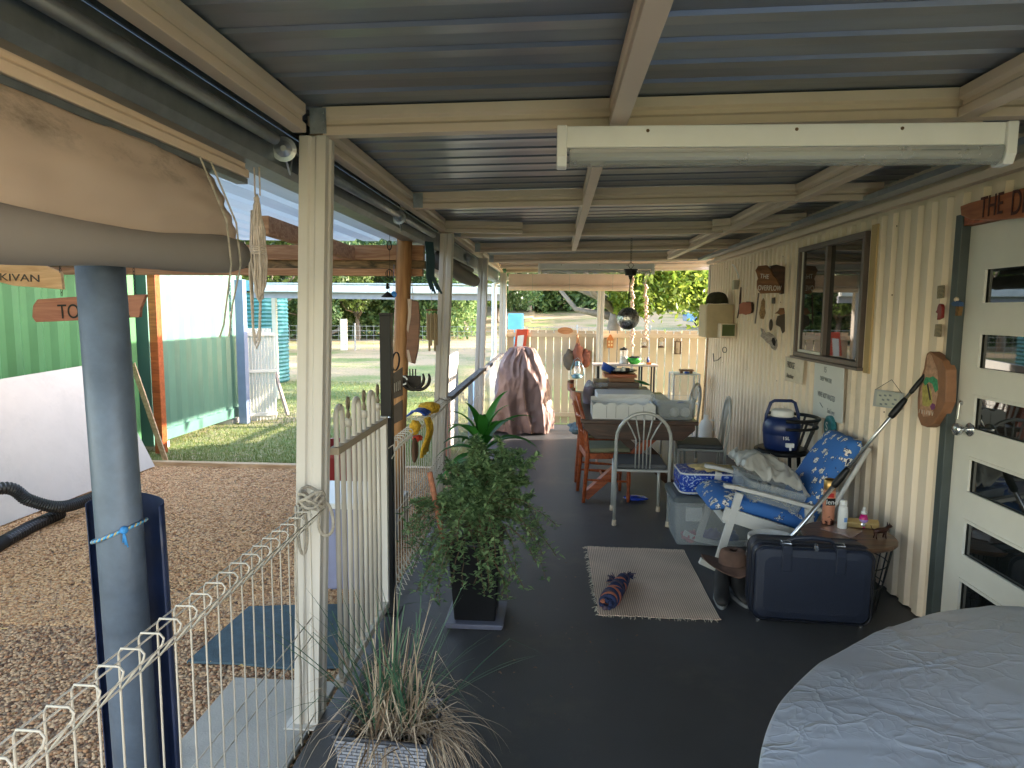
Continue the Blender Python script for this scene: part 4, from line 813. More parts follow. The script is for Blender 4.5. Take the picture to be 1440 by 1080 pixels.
# bright boards outside the railing
a = wy(641, 500, 8.8); b_ = wy(668, 510, 8.8)
g = MB(); g.prism([(-1.35, 7.9, -.1), (-1.35, 7.9, 1.05), (-1.3, 8.9, 1.1), (-1.3, 8.9, -.1)], (-.03, 0, 0)); S('white_board', g, M['whitepl'], 'bright white board standing outside the weathered rail', 'board')
g = MB(); g.prism([(-1.25, 7.5, -.1), (-1.25, 7.5, .62), (-1.25, 7.95, .62), (-1.25, 7.95, -.1)], (-.03, 0, 0)); S('pink_board', g, mat('pink_board', (.6, .25, .2), .6), 'pink board propped in front of the white board', 'board')
g = MB(); g.prism([(-1.15, 9.0, -.1), (-1.15, 9.0, .75), (-1.15, 10.6, .75), (-1.15, 10.6, -.1)], (-.03, 0, 0)); S('blue_board', g, mat('blue_board', (.08, .22, .5), .5), 'light blue board outside the fence behind the covered barbecue', 'board')
# pots behind the gate
def potm(c, r, h, mt, name, lab, cat, n=20, t=.8, grp=None):
    g = MB(); g.lathe([(r*t*.98, 0), (r*.97, h*.86), (r*1.06, h*.87), (r*1.06, h), (r*.95, h), (r*.9, h*.86), (r*t*.8, .03)], c, n=n); return S(name, g, mt, lab, cat, grp, smooth=False, bevel=0)
c = fl(432, 668, -.1); potm((c.x+.05, c.y+.2, -.11), .17, .34, mat('tan_pot', (.42, .32, .26), .8), 'flower_pot', 'tan plastic flower pot on the lawn edge left of the gate', 'pot')
c = fl(490, 700, -.1); potm((c.x, 5.9, -.11), .30, .55, mat('red_pot', (.22, .015, .02), .35), 'flower_pot', 'big glossy dark red pot outside behind the pool gate', 'pot')
bn = T('plastic_bin', 'lilac and white plastic bin on the gravel behind the pool gate', 'bin'); c = fl(510, 770, -.11)
g = MB(); g.box((-1.55, 4.0, -.11), (-1.17, 4.5, .42), 1.08); P(bn, 'body', g, mat('lilac_plastic', (.25, .27, .42), .4), bevel=.02); g = MB(); g.box((-1.575, 3.97, .422), (-1.145, 4.53, .46)); P(bn, 'lid', g, M['whitepl'], bevel=.01)
g = MB(); g.box((-1.32, 4.9, -.108), (-1.2, 5.4, .16)); S('concrete_block', g, M['concrete'], 'pale concrete block at the foot of the timber carport post', 'block', bevel=.006)
# ================================================================ THINGS ON THE VERANDAH
# fluorescent lights
def batten(x0, x1, y, z1, label, h1=.072, h2=.062):
    t = T('ceiling_light', label, 'light', 'fluorescent battens under the verandah roof')
    g = MB(); cprof(g, (x0, y, z1-h1/2), (x1, y, z1-h1/2), h=h1, w=.06) if 0 else g.box((x0, y-.03, z1-h1), (x1, y+.03, z1)); P(t, 'body', g, M['whitepl'], bevel=.004)
    g = MB(); n = 12; pts = []
    for i in range(n+1): a = pi+pi*i/n; pts.append((.042*cos(a), .052*sin(a)))
    vs = [(x, y+p, z1-h1-.006+q) for x in (x0+.04, x1-.03) for p, q in pts]; m_ = len(pts); g.add(vs, [(i, i+1, i+m_+1, i+m_) for i in range(m_-1)]+[tuple(range(m_)), tuple(range(2*m_-1, m_-1, -1))])
    P(t, 'diffuser', g, mat('diffuser', (.36, .38, .38), .2, var=.05, dirt=.2) if 'diffuser' not in bpy.data.materials else bpy.data.materials['diffuser'], smooth=False); bpy.data.materials['diffuser'].node_tree.nodes['Principled BSDF'].inputs['Alpha'].default_value = .5
    g = MB(); g.tube([(x0+.06, y, z1-h1-.024), (x1-.06, y, z1-h1-.024)], .013, 12); P(t, 'tube', g, M['whitepl'], smooth=True)
    for x in (x0+.045, x1-.075): g = MB(); g.tube([(x, y, z1-h1-.024), (x+.03, y, z1-h1-.024)], .0145, 12); P(t, 'tube_cap', g, M['grey'])
    for x in (x0+.3, (x0+x1)/2+.05, x1-.35): g = MB(); g.lathe([(.006, 0), (.005, .003)], (x, y-.0305, z1-.018), n=8, axis=(0, -1, 0)); P(t, 'screw', g, M['rust'])
    for x in (x0-.004, x1-.026):
        g = MB(); g.prism([(x, y-.045, z1), (x, y-.045, z1-h1-.03), (x, y-.03, z1-h1-h2), (x, y+.03, z1-h1-h2), (x, y+.045, z1-h1-.03), (x, y+.045, z1)], (.034, 0, 0)); P(t, 'end_cap', g, M['whitepl'], bevel=.004)
    return t
a = wy(785, 190, 2.40); b_ = wy(1418, 175, 2.40)
batten(a.x, b_.x, 2.40, (a.z+b_.z)/2+.012, 'long fluorescent batten light under the nearest full cross beam')
batten(-.25, 1.25, 9.0, 2.265, 'far fluorescent batten light partly hidden behind the mirror ball motor')
# mirror ball
mb_ = T('mirror_ball', 'mirror ball hanging from a black motor over the dining table', 'mirror ball'); y = 6.8
c = wy(883, 448, y); r = 15.5*y/950; m, nt, b = newmat('mirror_tiles'); N = nt.nodes.new
tc = N('ShaderNodeTexCoord'); b.inputs['Metallic'].default_value = 1; b.inputs['Roughness'].default_value = .3
g_ = N('ShaderNodeNewGeometry'); mr = N('ShaderNodeMapRange'); mr.inputs[3].default_value = .25; mr.inputs[4].default_value = .95; wn = N('ShaderNodeTexWhiteNoise'); lk(nt, g_.outputs['Normal'], wn.inputs[0]); lk(nt, wn.outputs[0], mr.inputs[0]); cb = N('ShaderNodeCombineColor')
for i in range(3): lk(nt, mr.outputs[0], cb.inputs[i])
lk(nt, cb.outputs[0], b.inputs['Base Color'])
g = MB(); nl = 26
for i in range(nl):
    a0 = -pi/2+pi*i/nl; a1 = -pi/2+pi*(i+1)/nl; nk = max(4, int(52*cos((a0+a1)/2)))
    for k in range(nk):
        t0, t1 = 2*pi*k/nk, 2*pi*(k+.94)/nk; a1_ = a0+(a1-a0)*.94; j = [U(-.05, .05) for _ in range(3)]
        mid = V((cos((a0+a1)/2)*cos((t0+t1)/2), cos((a0+a1)/2)*sin((t0+t1)/2), sin((a0+a1)/2)))
        qd = [V((cos(A)*cos(B), cos(A)*sin(B), sin(A))) for A, B in ((a0, t0), (a0, t1), (a1_, t1), (a1_, t0))]
        nn = (mid+V(j)).normalized(); qd = [p-nn*((p-mid).dot(nn)) for p in qd]
        g.add([c+p*r for p in qd], [(0, 1, 2, 3)])
P(mb_, 'mirror_tiles', g, m); g = MB(); g.ball(c, r*.975, 24, 16); P(mb_, 'core', g, M['black'], smooth=True)
mt_ = wy(887, 383, y); g = MB(); g.lathe([(.055, -.03), (.06, .018), (.068, .02), (.068, .03), (.02, .034)], mt_, n=20); g.lathe([(.012, -.07), (.022, -.04), (.022, -.02)], mt_, n=12); P(mb_, 'motor', g, M['black'])
g = MB(); g.tube([mt_, c+V((0, 0, r))], .004, 6); P(mb_, 'rod', g, M['black'])
g = MB(); tp = wy(887, 334, y); tp.z = min(tp.z, zb(.7)+.1); g.tube([mt_+V((0, 0, .03)), mt_+V((-.03, 0, .07)), mt_+V((0, 0, .1)), mt_+V((.03, 0, .07)), mt_+V((0, 0, .03))], .003, 5)
z = mt_.z+.1
while z < tp.z: g.tube([(mt_.x+.007*cos(t), y, z+.014*sin(t)) for t in [2*pi*i/8 for i in range(8)]], .002, 4, closed=True); z += .024
P(mb_, 'chain', g, M['iron'])
# dining table
tb = T('dining_table', 'dark wooden trestle table buried under boxes and clutter', 'table')
TX0, TX1, TY0, TY1, TZ = .22, 1.2, 5.68, 7.75, .735
g = MB(); g.box((TX0, TY0, TZ-.035), (TX1, TY1, TZ)); P(tb, 'tabletop', g, M['darkwood'], bevel=.006)
g = MB(); g.prism([(TX0+.02, TY0+.03, TZ-.035), (TX0+.02, TY0+.03, TZ-.08), (TX0+.12, TY0+.03, TZ-.17), (TX1-.12, TY0+.03, TZ-.17), (TX1-.02, TY0+.03, TZ-.08), (TX1-.02, TY0+.03, TZ-.035)], (0, .03, 0)); P(tb, 'apron', g, M['darkwood'], bevel=.004)
for y in (5.85, 7.5):
    for s_ in (-1, 1):
        g = MB(); cx_ = .71; g.bar((cx_+s_*.44, y+.02*s_, .035), (cx_-s_*.20, y+.02*s_, TZ-.1), .07 if s_ < 0 else .068, .10, up=(0, 1, 0)); P(tb, 'leg', g, M['redwood'] if s_ < 0 else M['darkwood'], bevel=.004)
g = MB(); g.box((.67, 5.9, .28), (.75, 7.5, .36)); P(tb, 'stretcher', g, M['darkwood'])
# arch metal chairs
def archchair(label):
    t = T('metal_chair', label, 'chair', 'grey metal arch back chairs round the dining table'); R_ = .013
    g = MB(); hw = .205; top = .90; pts = [(-hw, -.20, .02), (-hw, -.20, .45), (-hw, -.225, .68)]
    for i in range(1, 12): a = pi-pi*i/12; pts.append((hw*cos(a), -.225-.02*sin(a), .68+.21*sin(a)))
    pts += [(hw, -.225, .68), (hw, -.20, .45), (hw, -.20, .02)]; g.tube(pts, R_, 10); P(t, 'back_frame', g, M['grey'], smooth=True)
    for k in range(5):
        g = MB(); x = (k-2)*.028; xt = (k-2)*.068; xa = hw*.98; zt_ = .68+.21*sqrt(max(0, 1-(xt/hw)**2))
        g.tube([(x, -.20, .455), (x, -.215, .68), (x+(xt-x)*.45, -.228, .76), (xt, -.238, zt_)], .0055, 6); P(t, 'spindle', g, M['grey'], smooth=True)
    for s_ in (-1, 1): g = MB(); g.tube([(s_*.19, .20, .02), (s_*.185, .19, .43)], R_, 10); P(t, 'leg', g, M['grey'], smooth=True)
    for s_ in (-1, 1):
        for yy in (-.20, .20): g = MB(); g.lathe([(.016, 0), (.019, .005), (.0165, .045)], (s_*(.205 if yy < 0 else .19), yy, 0), n=12); P(t, 'foot', g, M['rubber'], smooth=True)
    g = MB(); g.box((-.20, -.205, .425), (.20, .21, .445)); P(t, 'seat_frame', g, M['grey'], bevel=.008)
    g = MB(); g.box((-.195, -.19, .446), (.195, .205, .485), .96); P(t, 'seat', g, mat('dark_vinyl', (.06, .065, .07), .6), bevel=.012); return t
ch = archchair('grey metal chair with its back to the camera at the near end of the table')
fin(ch); l = fl(864, 740); r_ = fl(939, 742); ch.location = ((l.x+r_.x)/2, l.y+.2, 0); zc = ch.location.copy()
dup(ch, (1.33, 6.15, 0), radians(84), 'grey metal chair seen side on at the right side of the table'); ch2_last = ROOTS[-1]
dup(ch, (1.30, 7.35, 0), radians(62), 'farthest grey metal chair by the plastic drawers')
# red wooden chairs
def woodchair(label):
    t = T('wooden_chair', label, 'chair', 'red brown wooden chairs on the left of the dining table')
    for s_ in (-1, 1): g = MB(); g.tube([(s_*.19, -.20, 0), (s_*.19, -.17, .42), (s_*.185, -.20, .7), (s_*.18, -.27, .93)], [.016, .021, .018, .015], 8); P(t, 'back_post', g, M['redwood'], smooth=True)
    for s_ in (-1, 1): g = MB(); g.lathe([(.012, 0), (.018, .05), (.013, .1), (.02, .2), (.014, .3), (.021, .36), (.02, .42)], (s_*.185, .19, 0), n=10); P(t, 'leg', g, M['redwood'], smooth=True)
    g = MB(); g.box((-.205, -.19, .385), (.205, .21, .435)); P(t, 'seat_frame', g, M['redwood'], bevel=.004)
    g = MB(); g.box((-.19, -.165, .436), (.19, .205, .475), .95); P(t, 'seat_pad', g, mat('olive_pad', (.22, .22, .14), .8, var=.15) if 'olive_pad' not in bpy.data.materials else bpy.data.materials['olive_pad'], bevel=.012)
    for z in (.60, .74): g = MB(); g.tube([(-.185, -.185-(z-.6)*.2, z), (0, -.20-(z-.6)*.3, z), (.185, -.185-(z-.6)*.2, z)], .012, 8); P(t, 'back_rail', g, M['redwood'], smooth=True)
    g = MB(); pts = [(.19*cos(a), -.265-.045*sin(a)+.02, .92+.0*a) for a in [pi*i/10 for i in range(11)]]
    for i in range(len(pts)-1): g.bar(pts[i], pts[i+1], .02, .075, ext=.004)
    P(t, 'top_rail', g, M['redwood'], smooth=False)
    for k in (-1, 0, 1): g = MB(); g.tube([(k*.08, -.17, .435), (k*.08, -.26, .89)], .009, 6); P(t, 'spindle', g, M['redwood'])
    for a_, b__ in (((-.19, -.18, .2), (-.185, .19, .18)), ((.19, -.18, .2), (.185, .19, .18)), ((-.185, .0, .19), (.185, .0, .19))): g = MB(); g.tube([a_, ((a_[0]+b__[0])/2, (a_[1]+b__[1])/2, (a_[2]+b__[2])/2), b__], [.008, .014, .008], 8); P(t, 'stretcher', g, M['redwood'])
    return t
wc_ = woodchair('nearer red brown wooden chair with an olive pad'); fin(wc_); l = fl(804, 704); f = fl(874, 708)
wc_.location = ((l.x+f.x)/2+.02, (l.y+f.y)/2+.18, 0); wc_.rotation_euler = (0, 0, radians(-84))
dup(wc_, (wc_.location.x-.02, 6.62, 0), radians(-92), 'farther red brown wooden chair with clothes on its seat')
g = blob((.30, 6.45, .53), (.16, .15, .055), .6, 3, 24, 14); S('folded_clothes', g, mat('patterned_cloth', (.12, .17, .2), .9, var=.6, vs=30), 'dark patterned clothes heaped on the farther wooden chair', 'clothes', smooth=True)
# white picket edged box on table
bx_ = T('planter_box', 'white box with a wavy picket edge at the near end of the table', 'box')
a = wy(833, 592, 5.76); b_ = wy(921, 592, 5.76); zt = wy(870, 566, 5.76).z; zb_ = TZ
def wavy(x0, x1, y, zb0, zt0, th, ph=0, amp=.018):
    g = MB(); n = 48; pts = []
    for i in range(n+1):
        t = i/n; w = abs(((t*5+ph) % 1)-.5)*2; pts.append((x0+(x1-x0)*t, y, zt0-amp*(1 if w > .75 else (0 if w < .35 else (w-.35)/.4))))
    pts += [(x1, y, zb0), (x0, y, zb0)]; g.prism(pts, (0, th, 0)); return g
P(bx_, 'front', wavy(a.x, b_.x, 5.74, zb_, zt-.002, .012), M['whitepl']); P(bx_, 'back', wavy(a.x, b_.x, 6.08, zb_, zt+.012, .012, .3), M['whitepl'])
g = MB(); g.box((a.x, 5.753, zb_), (a.x+.012, 6.079, zt-.02)); g.box((b_.x-.012, 5.753, zb_), (b_.x, 6.079, zt-.02)); g.box((a.x+.012, 5.753, zb_+.001), (b_.x-.012, 6.079, zb_+.012)); P(bx_, 'sides', g, M['whitepl'])
for px in (853, 866, 884, 905): x = wy(px, 580, 5.74).x; g = MB(); g.box((x-.002, 5.7375, zb_+.01), (x+.002, 5.7395, zt-.03)); P(bx_, 'picket_line', g, mat('line_grey', (.3, .3, .3), .7) if 'line_grey' not in bpy.data.materials else bpy.data.materials['line_grey'])
g = MB(); g.box((a.x+.06, 6.12, TZ+.001), (b_.x+.05, 6.5, TZ+.17)); S('foam_box', g, M['whitepl'], 'plain white foam box behind the wavy edged box', 'box', bevel=.008)
# clear tub on table
def tub(x0, x1, y0, y1, z0, z1, label, mt='tubs', rim=.012, tp=1.06, name='plastic_tub', lid=None, lidh=.03):
    t = T(name, label, 'tub'); cx_, cy_ = (x0+x1)/2, (y0+y1)/2; th = .004
    def rr(k, z, n=5, r=.03):
        hx, hy = (x1-x0)/2*k, (y1-y0)/2*k; r2 = min(r, hx, hy); o = []
        for qx, qy, a0 in ((1, 1, 0), (-1, 1, 90), (-1, -1, 180), (1, -1, 270)):
            for i in range(n): a = radians(a0+90*i/(n-1)); o.append((cx_+qx*(hx-r2)+r2*cos(a), cy_+qy*(hy-r2)+r2*sin(a), z))
        return o
    L = [rr(.90/1.0, z0), rr(1.0, z1-rim), rr(1.0+.02/(x1-x0), z1-rim), rr(1.0+.02/(x1-x0), z1), rr(.985, z1), rr(.885, z0+.005)]
    g = MB(); n = len(L[0]); vs = [p for l_ in L for p in l_]; fs = [(i*n+k, i*n+(k+1) % n, (i+1)*n+(k+1) % n, (i+1)*n+k) for i in range(5) for k in range(n)]+[tuple(range(n))[::-1], tuple(range(5*n, 6*n))]
    g.add(vs, fs); P(t, 'body', g, M[mt])
    if lid:
        g = MB(); a_ = rr(1.03, z1+.001); b__ = rr(1.03, z1+lidh*.7); c_ = rr(.96, z1+lidh); g.add(a_+b__+c_, [(i*n+k, i*n+(k+1) % n, (i+1)*n+(k+1) % n, (i+1)*n+k) for i in range(2) for k in range(n)]+[tuple(range(n))[::-1], tuple(range(2*n, 3*n))]); P(t, 'lid', g, lid, bevel=.003)
    return t
a = wy(922, 592, 5.78); b_ = wy(975, 592, 5.78)
tub(a.x+.005, b_.x+.01, 5.74, 6.1, TZ+.001, wy(940, 562, 5.75).z, 'frosted tub with two white balls beside the wavy edged box')
for k in range(2): g = MB(); g.ball((b_.x-.06-.09*k, 5.84, TZ+.055), .042, 16, 10); S('white_ball', g, M['whitepl'], ['white ball in the frosted tub, right one', 'white ball in the frosted tub, left one'][k], 'ball', 'balls in the frosted tub', smooth=True)
g = MB(); c = wy(957, 567, 5.9); g.lathe([(.028, 0), (.03, .004), (.024, .012)], (c.x, 5.9, TZ+.13), n=16); 
S('blue_tape_roll', g, M['blue'], 'tiny blue roll lying in the top of the frosted tub', 'roll'); 
g = MB(); g.box((a.x+.01, 5.86, TZ+.012), (b_.x-.02, 6.06, TZ+.128)); S('grey_parcel', g, mat('grey_card', (.3, .32, .34), .7), 'grey parcel inside the frosted tub under the blue roll', 'parcel', bevel=.01)
# clutter on the middle of the table
def flat(name, px0, px1, py0, py1, y, d, mt, lab, cat, bev=.004, tap=None, rz=0, grp=None):
    a_ = wy(px0, py1, y); b__ = wy(px1, py0, y); g = MB(); g.box((a_.x, y, a_.z), (b__.x, y+d, b__.z), tap); return S(name, g, mt, lab, cat, grp, bevel=bev)
M['laptop'] = mat('dark_case', (.02, .025, .04), .4)
def on(z, h): return z, z+h
zc1 = TZ+.001
def stk(name, x0, x1, y0, y1, z0, z1, mt, lab, cat, bev=.004): g = MB(); g.box((x0, y0, z0), (x1, y1, z1)); return S(name, g, mt, lab, cat, bevel=bev)
y = 6.65; X_ = lambda px: wy(px, 550, y).x; Zp = lambda py: wy(860, py, y).z
stk('white_case', X_(838), X_(900), y, y+.4, zc1, Zp(556), M['whitepl'], 'white case at the bottom of the clutter pile', 'case')
stk('black_case', X_(832), X_(916), y+.01, y+.42, Zp(556)+.001, Zp(549), M['laptop'], 'thin black case in the pile, under the brown tray', 'case')
stk('grey_folder', X_(856), X_(900), y+.03, y+.38, Zp(549)+.001, Zp(546.5), mat('folder', (.3, .28, .25), .6), 'grey folder on the thin black case', 'folder', .002)
stk('wooden_tray', X_(836), X_(899), y+.04, y+.40, Zp(546.5)+.001, Zp(538), M['darkwood'], 'dark brown wooden tray in the middle of the clutter pile', 'tray')
stk('wooden_box', X_(857), X_(893), y+.06, y+.34, Zp(538)+.001, Zp(532), M['brownwood'], 'lower small brown wooden box in the clutter pile', 'box')
stk('wooden_box', X_(850), X_(896), y+.05, y+.36, Zp(532)+.001, Zp(527), M['redwood'], 'wide upper brown wooden box under the round black tray', 'box')
g = MB(); zt_ = Zp(527)+.001; c0 = V((X_(873), y+.22, zt_)); g.lathe([(.08, 0), (.17, .022), (.18, .03), (.165, .028), (.07, .01)], c0, n=28); S('round_tray', g, M['black'], 'round black tray of bits on top of the clutter pile', 'tray', smooth=True)
for k, (dx_, dy_, w, h, mt) in enumerate(((-.02, -.06, .05, .04, 'whitepl'), (.04, -.04, .04, .05, 'grey'), (.08, .03, .06, .035, 'black'), (-.05, .05, .05, .05, 'whitepl'), (.12, -.02, .035, .07, 'tubs'), (.01, .05, .07, .03, 'grey'))):
    g = MB(); g.cbox((c0.x+dx_, c0.y+dy_, zt_+.012+h/2), (w, w*.8, h), .85); S('small_container', g, M[mt], ['tiny white tub at the front of the round tray', 'small grey tub in the middle of the round tray', 'low black tub at the right of the round tray', 'white tub at the back left of the round tray', 'clear jar at the right edge of the round tray', 'flat grey tub at the back of the round tray'][k], 'container', 'bits on the round tray', bevel=.005)
g = MB(); g.m = Matrix.Translation((X_(855), y+.12, zt_+.055)) @ Matrix.Rotation(radians(28), 4, 'Y'); g.lathe([(.055, -.035), (.068, .03), (.07, .035)], (0, 0, 0), n=20); S('blue_tub', g, M['blue'], 'blue round tub tilted on the left of the clutter pile', 'tub', smooth=True)
g = MB(); g.m = Matrix.Translation((X_(906), y+.2, Zp(540))) @ Matrix.Rotation(radians(15), 4, 'Y'); g.lathe([(.02, -.012), (.085, -.01), (.09, .0), (.02, .014)], (0, 0, 0), n=20); S('green_plate', g, mat('green_plastic', (.015, .16, .06), .35), 'dark green plate on the right of the clutter pile', 'plate', smooth=True)
g = blob((X_(838), y-.02, Zp(541)+.0), (.10, .06, .03), .8, 2.5, 20, 12); S('plastic_bag', g, M['clear'], 'clear plastic bag spilling off the left of the clutter pile', 'bag', smooth=True)
g = blob((X_(830), y+.1, .79), (.07, .12, .17), .25, 2, 20, 14); S('cloth_bag', g, mat('mauve_cloth', (.22, .18, .22), .9, var=.2), 'mauve cloth bundle at the left edge of the table', 'bundle', smooth=True)
g = MB(); g.lathe([(.03, 0), (.09, .008), (.1, .022), (.06, .03)], (.66, 5.9, .0), n=10); c = fl(893, 703); g = blob((c.x, c.y, .018), (.10, .07, .017), .5, 3, 20, 8); S('blue_toy', g, mat('shiny_blue', (.02, .05, .4), .2), 'shiny blue crumpled toy on the floor under the table', 'toy', smooth=True)
# far side table with blender etc.
st_ = T('folding_table', 'pale topped tall side table in front of the slat fence', 'table'); y = 9.25; a = wy(834, 516, y); b_ = wy(926, 517, y); zt_ = wy(880, 513, y).z
g = MB(); g.box((a.x, y, zt_-.022), (b_.x, y+.36, zt_)); P(st_, 'tabletop', g, mat('pale_top', (.6, .5, .46), .4), bevel=.004)
for x in (a.x+.08, b_.x-.05, b_.x-.22):
    for yy in (y+.04, y+.3): g = MB(); g.tube([(x, yy, 0), (x, yy, zt_-.022)], .013, 8); P(st_, 'leg', g, M['black'])
bd = T('blender', 'small clear and grey blender on the pale side table', 'blender'); c = wy(877, 513, y+.12); g = MB(); g.lathe([(.065, 0), (.06, .02), (.05, .09), (.052, .1)], (c.x, y+.12, zt_+.001), n=18); P(bd, 'base', g, M['grey'], smooth=True)
g = MB(); g.lathe([(.045, .101), (.056, .19), (.056, .195)], (c.x, y+.12, zt_), n=18, cap=False); P(bd, 'jug', g, M['tubs'], smooth=True); g = MB(); g.lathe([(.058, .196), (.058, .215), (.02, .222), (.018, .235)], (c.x, y+.12, zt_), n=18); P(bd, 'lid', g, M['black']); g = MB(); g.lathe([(.018, 0), (.018, .006)], (c.x, y+.063, zt_+.05), n=12, axis=(0, -1, 0)); P(bd, 'dial', g, M['whitepl'])
c = wy(892, 513, y+.15); g = MB(); g.lathe([(.05, 0), (.085, .03), (.10, .085), (.094, .085), (.078, .033), (.045, .01)], (c.x, y+.15, zt_+.001), n=28); S('green_bowl', g, mat('lime_plastic', (.05, .42, .06), .35), 'bright green bowl on the pale side table', 'bowl', smooth=True)
g = blob((c.x, y+.15, zt_+.085), (.07, .06, .022), .8, 3); S('bowl_contents', g, M['black'], 'dark bits heaped in the bright green bowl', 'bits', smooth=True)
for k, (px, h, r, mt, lab) in enumerate(((905, .10, .02, 'clear', 'small clear bottle beside the bright green bowl'), (910, .075, .018, 'blue', 'small blue bottle standing on the orange box'), )):
    c = wy(px, 513, y+.1); g = MB(); z0 = zt_+(.03 if k else .001); g.lathe([(r, 0), (r*1.05, h*.6), (r*.45, h*.8), (r*.45, h)], (c.x+.01, y+.1, z0), n=14); S('bottle', g, M[mt], lab, 'bottle', smooth=True)
c = wy(912, 513, y+.1); g = MB(); g.box((c.x-.03, y+.06, zt_+.001), (c.x+.035, y+.14, zt_+.029)); S('orange_box', g, mat('orange_pl', (.6, .2, .03), .4), 'little orange box at the right end of the pale side table', 'box', bevel=.003)
# drawers
dr = T('drawer_cart', 'translucent white plastic drawer cart near the wall end', 'drawers'); y = 8.55; a = wy(946, 560, y); b_ = wy(984, 560, y); zt_ = wy(965, 526, y).z
g = MB(); w = b_.x-a.x
g.box((a.x, y, zt_-.012), (b_.x, y+.36, zt_)); 
for z in (.50, .24): g.box((a.x, y+.001, z-.01), (b_.x, y+.359, z))
for x in (a.x, b_.x-.02):
    for yy in (y, y+.34): g.box((x, yy, .03), (x+.02, yy+.02, zt_-.012))
P(dr, 'frame', g, M['whitepl'], bevel=.002)
for z0, z1 in ((.60, zt_-.02), (.34, .49), (.06, .23)): g = MB(); g.box((a.x+.024, y-.006, z0), (b_.x-.024, y+.34, z1)); P(dr, 'drawer', g, M['tubs'], bevel=.008)
g = MB(); g.box((a.x+.09, y+.05, zt_+.03), (a.x+.26, y+.16, zt_+.05)); g.box((a.x+.10, y+.07, zt_+.001), (a.x+.13, y+.14, zt_+.03)); g.box((a.x+.22, y+.07, zt_+.001), (a.x+.25, y+.14, zt_+.03)); S('toy_bench', g, M['brownwood'], 'small brown stand on top of the plastic drawers', 'stand', bevel=.002)
g = MB(); g.lathe([(.028, 0), (.03, .02), (.015, .027)], (a.x+.175, y+.06, zt_+.001), n=12); S('blue_pot', g, M['blue'], 'small blue pot under the brown stand on the drawers', 'pot', smooth=True)
# jerry bottle
jb = T('liquid_bottle', 'white plastic bottle of pink liquid on the floor by the wall', 'bottle'); c = fl(993, 626); c.y += .07
g = MB(); g.lathe([(.075, 0), (.08, .01), (.08, .24), (.06, .29), (.028, .32), (.028, .34)], c, n=24); P(jb, 'body', g, M['whitepl'], smooth=True); g = MB(); g.lathe([(.03, .34), (.03, .37), (.024, .372)], c, n=16); P(jb, 'cap', g, M['whitepl']); g = MB(); g.lathe([(.0815, .012), (.0818, .055)], c, n=24, cap=False); P(jb, 'pink_liquid', g, mat('pink_liquid', (.5, .06, .16), .3), smooth=True)
g = MB(); g.tube([c+V((.06, 0, .31)), c+V((.11, -.01, .30)), c+V((.115, -.01, .22)), c+V((.08, 0, .17))], .012, 8); P(jb, 'handle', g, M['whitepl'], smooth=True)
g = MB(); a = wy(987, 505, 8.75); g.tube([(1.90, 8.82, 0.02), (1.955, 8.9, 1.32)], .012, 8); S('broom_handle', g, M['paleplank'], 'pale broom handle leaning at the far end of the wall', 'broom handle', smooth=True)
# barbecue under cover
def cover(c, secs, label, name, mt, cat, amp=.02, seed=1, n=200):
    g = MB(); rows = []; NZ = 90
    for j in range(NZ+1):
        t = j/NZ*(len(secs)-1); i = min(int(t), len(secs)-2); f = t-i; z, hx, hy, ox = [secs[i][k]+(secs[i+1][k]-secs[i][k])*f for k in range(4)]
        for k in range(n):
            a = 2*pi*k/n; ca, sa = cos(a), sin(a); p = 3.2; rr_ = 1/((abs(ca)**p+abs(sa)**p)**(1/p))
            fold = (1-3*abs(noise.noise(V((ca*1.6+seed+z*.8, sa*1.6, z*1.3-ca*.6)))))*1.0+.28*(1-abs(noise.noise(V((ca*3.2-z, sa*3.2+seed, z*5+ca))))*3.5)+.10*(1-4*abs(noise.noise(V((ca*5+z*3, sa*5+seed, z*6-ca*3)))))+.05*(1-4*abs(noise.noise(V((ca*15-z*4, sa*15, z*19)))))
            fk = amp*fold*(1.5-.9*z/secs[-1][0]*0+ (.6 if z < .3 else 0))
            g.v.append((c[0]+ox+(hx*rr_+fk)*ca, c[1]+(hy*rr_+fk)*sa, c[2]+z+(.02*sin(a*5+seed) if j == 0 else 0)))
    for j in range(NZ):
        for k in range(n): g.f.append((j*n+k, j*n+(k+1) % n, (j+1)*n+(k+1) % n, (j+1)*n+k)); g.mi.append(0)
    g.f.append(tuple(NZ*n+k for k in range(n))); g.mi.append(0)
    return S(name, g, mt, label, cat, smooth=True)
M['cover'] = mat('bbq_cover', (.20, .13, .125), .5, var=.25, vs=3, bump=.25, bs=22)
a = fl(690, 612); b_ = fl(774, 612); cx_ = (a.x+b_.x)/2
cover((cx_, 9.15, .015), [(0, .38, .27, .0), (.12, .395, .29, 0), (.35, .37, .28, 0), (.7, .32, .26, 0), (.9, .26, .22, -.01), (1.05, .19, .16, -.01), (1.13, .13, .11, -.01), (1.15, .05, .04, -.01)], 'barbecue under a crumpled brown grey cover at the far left corner', 'covered_barbecue', M['cover'], 'barbecue cover', .024)
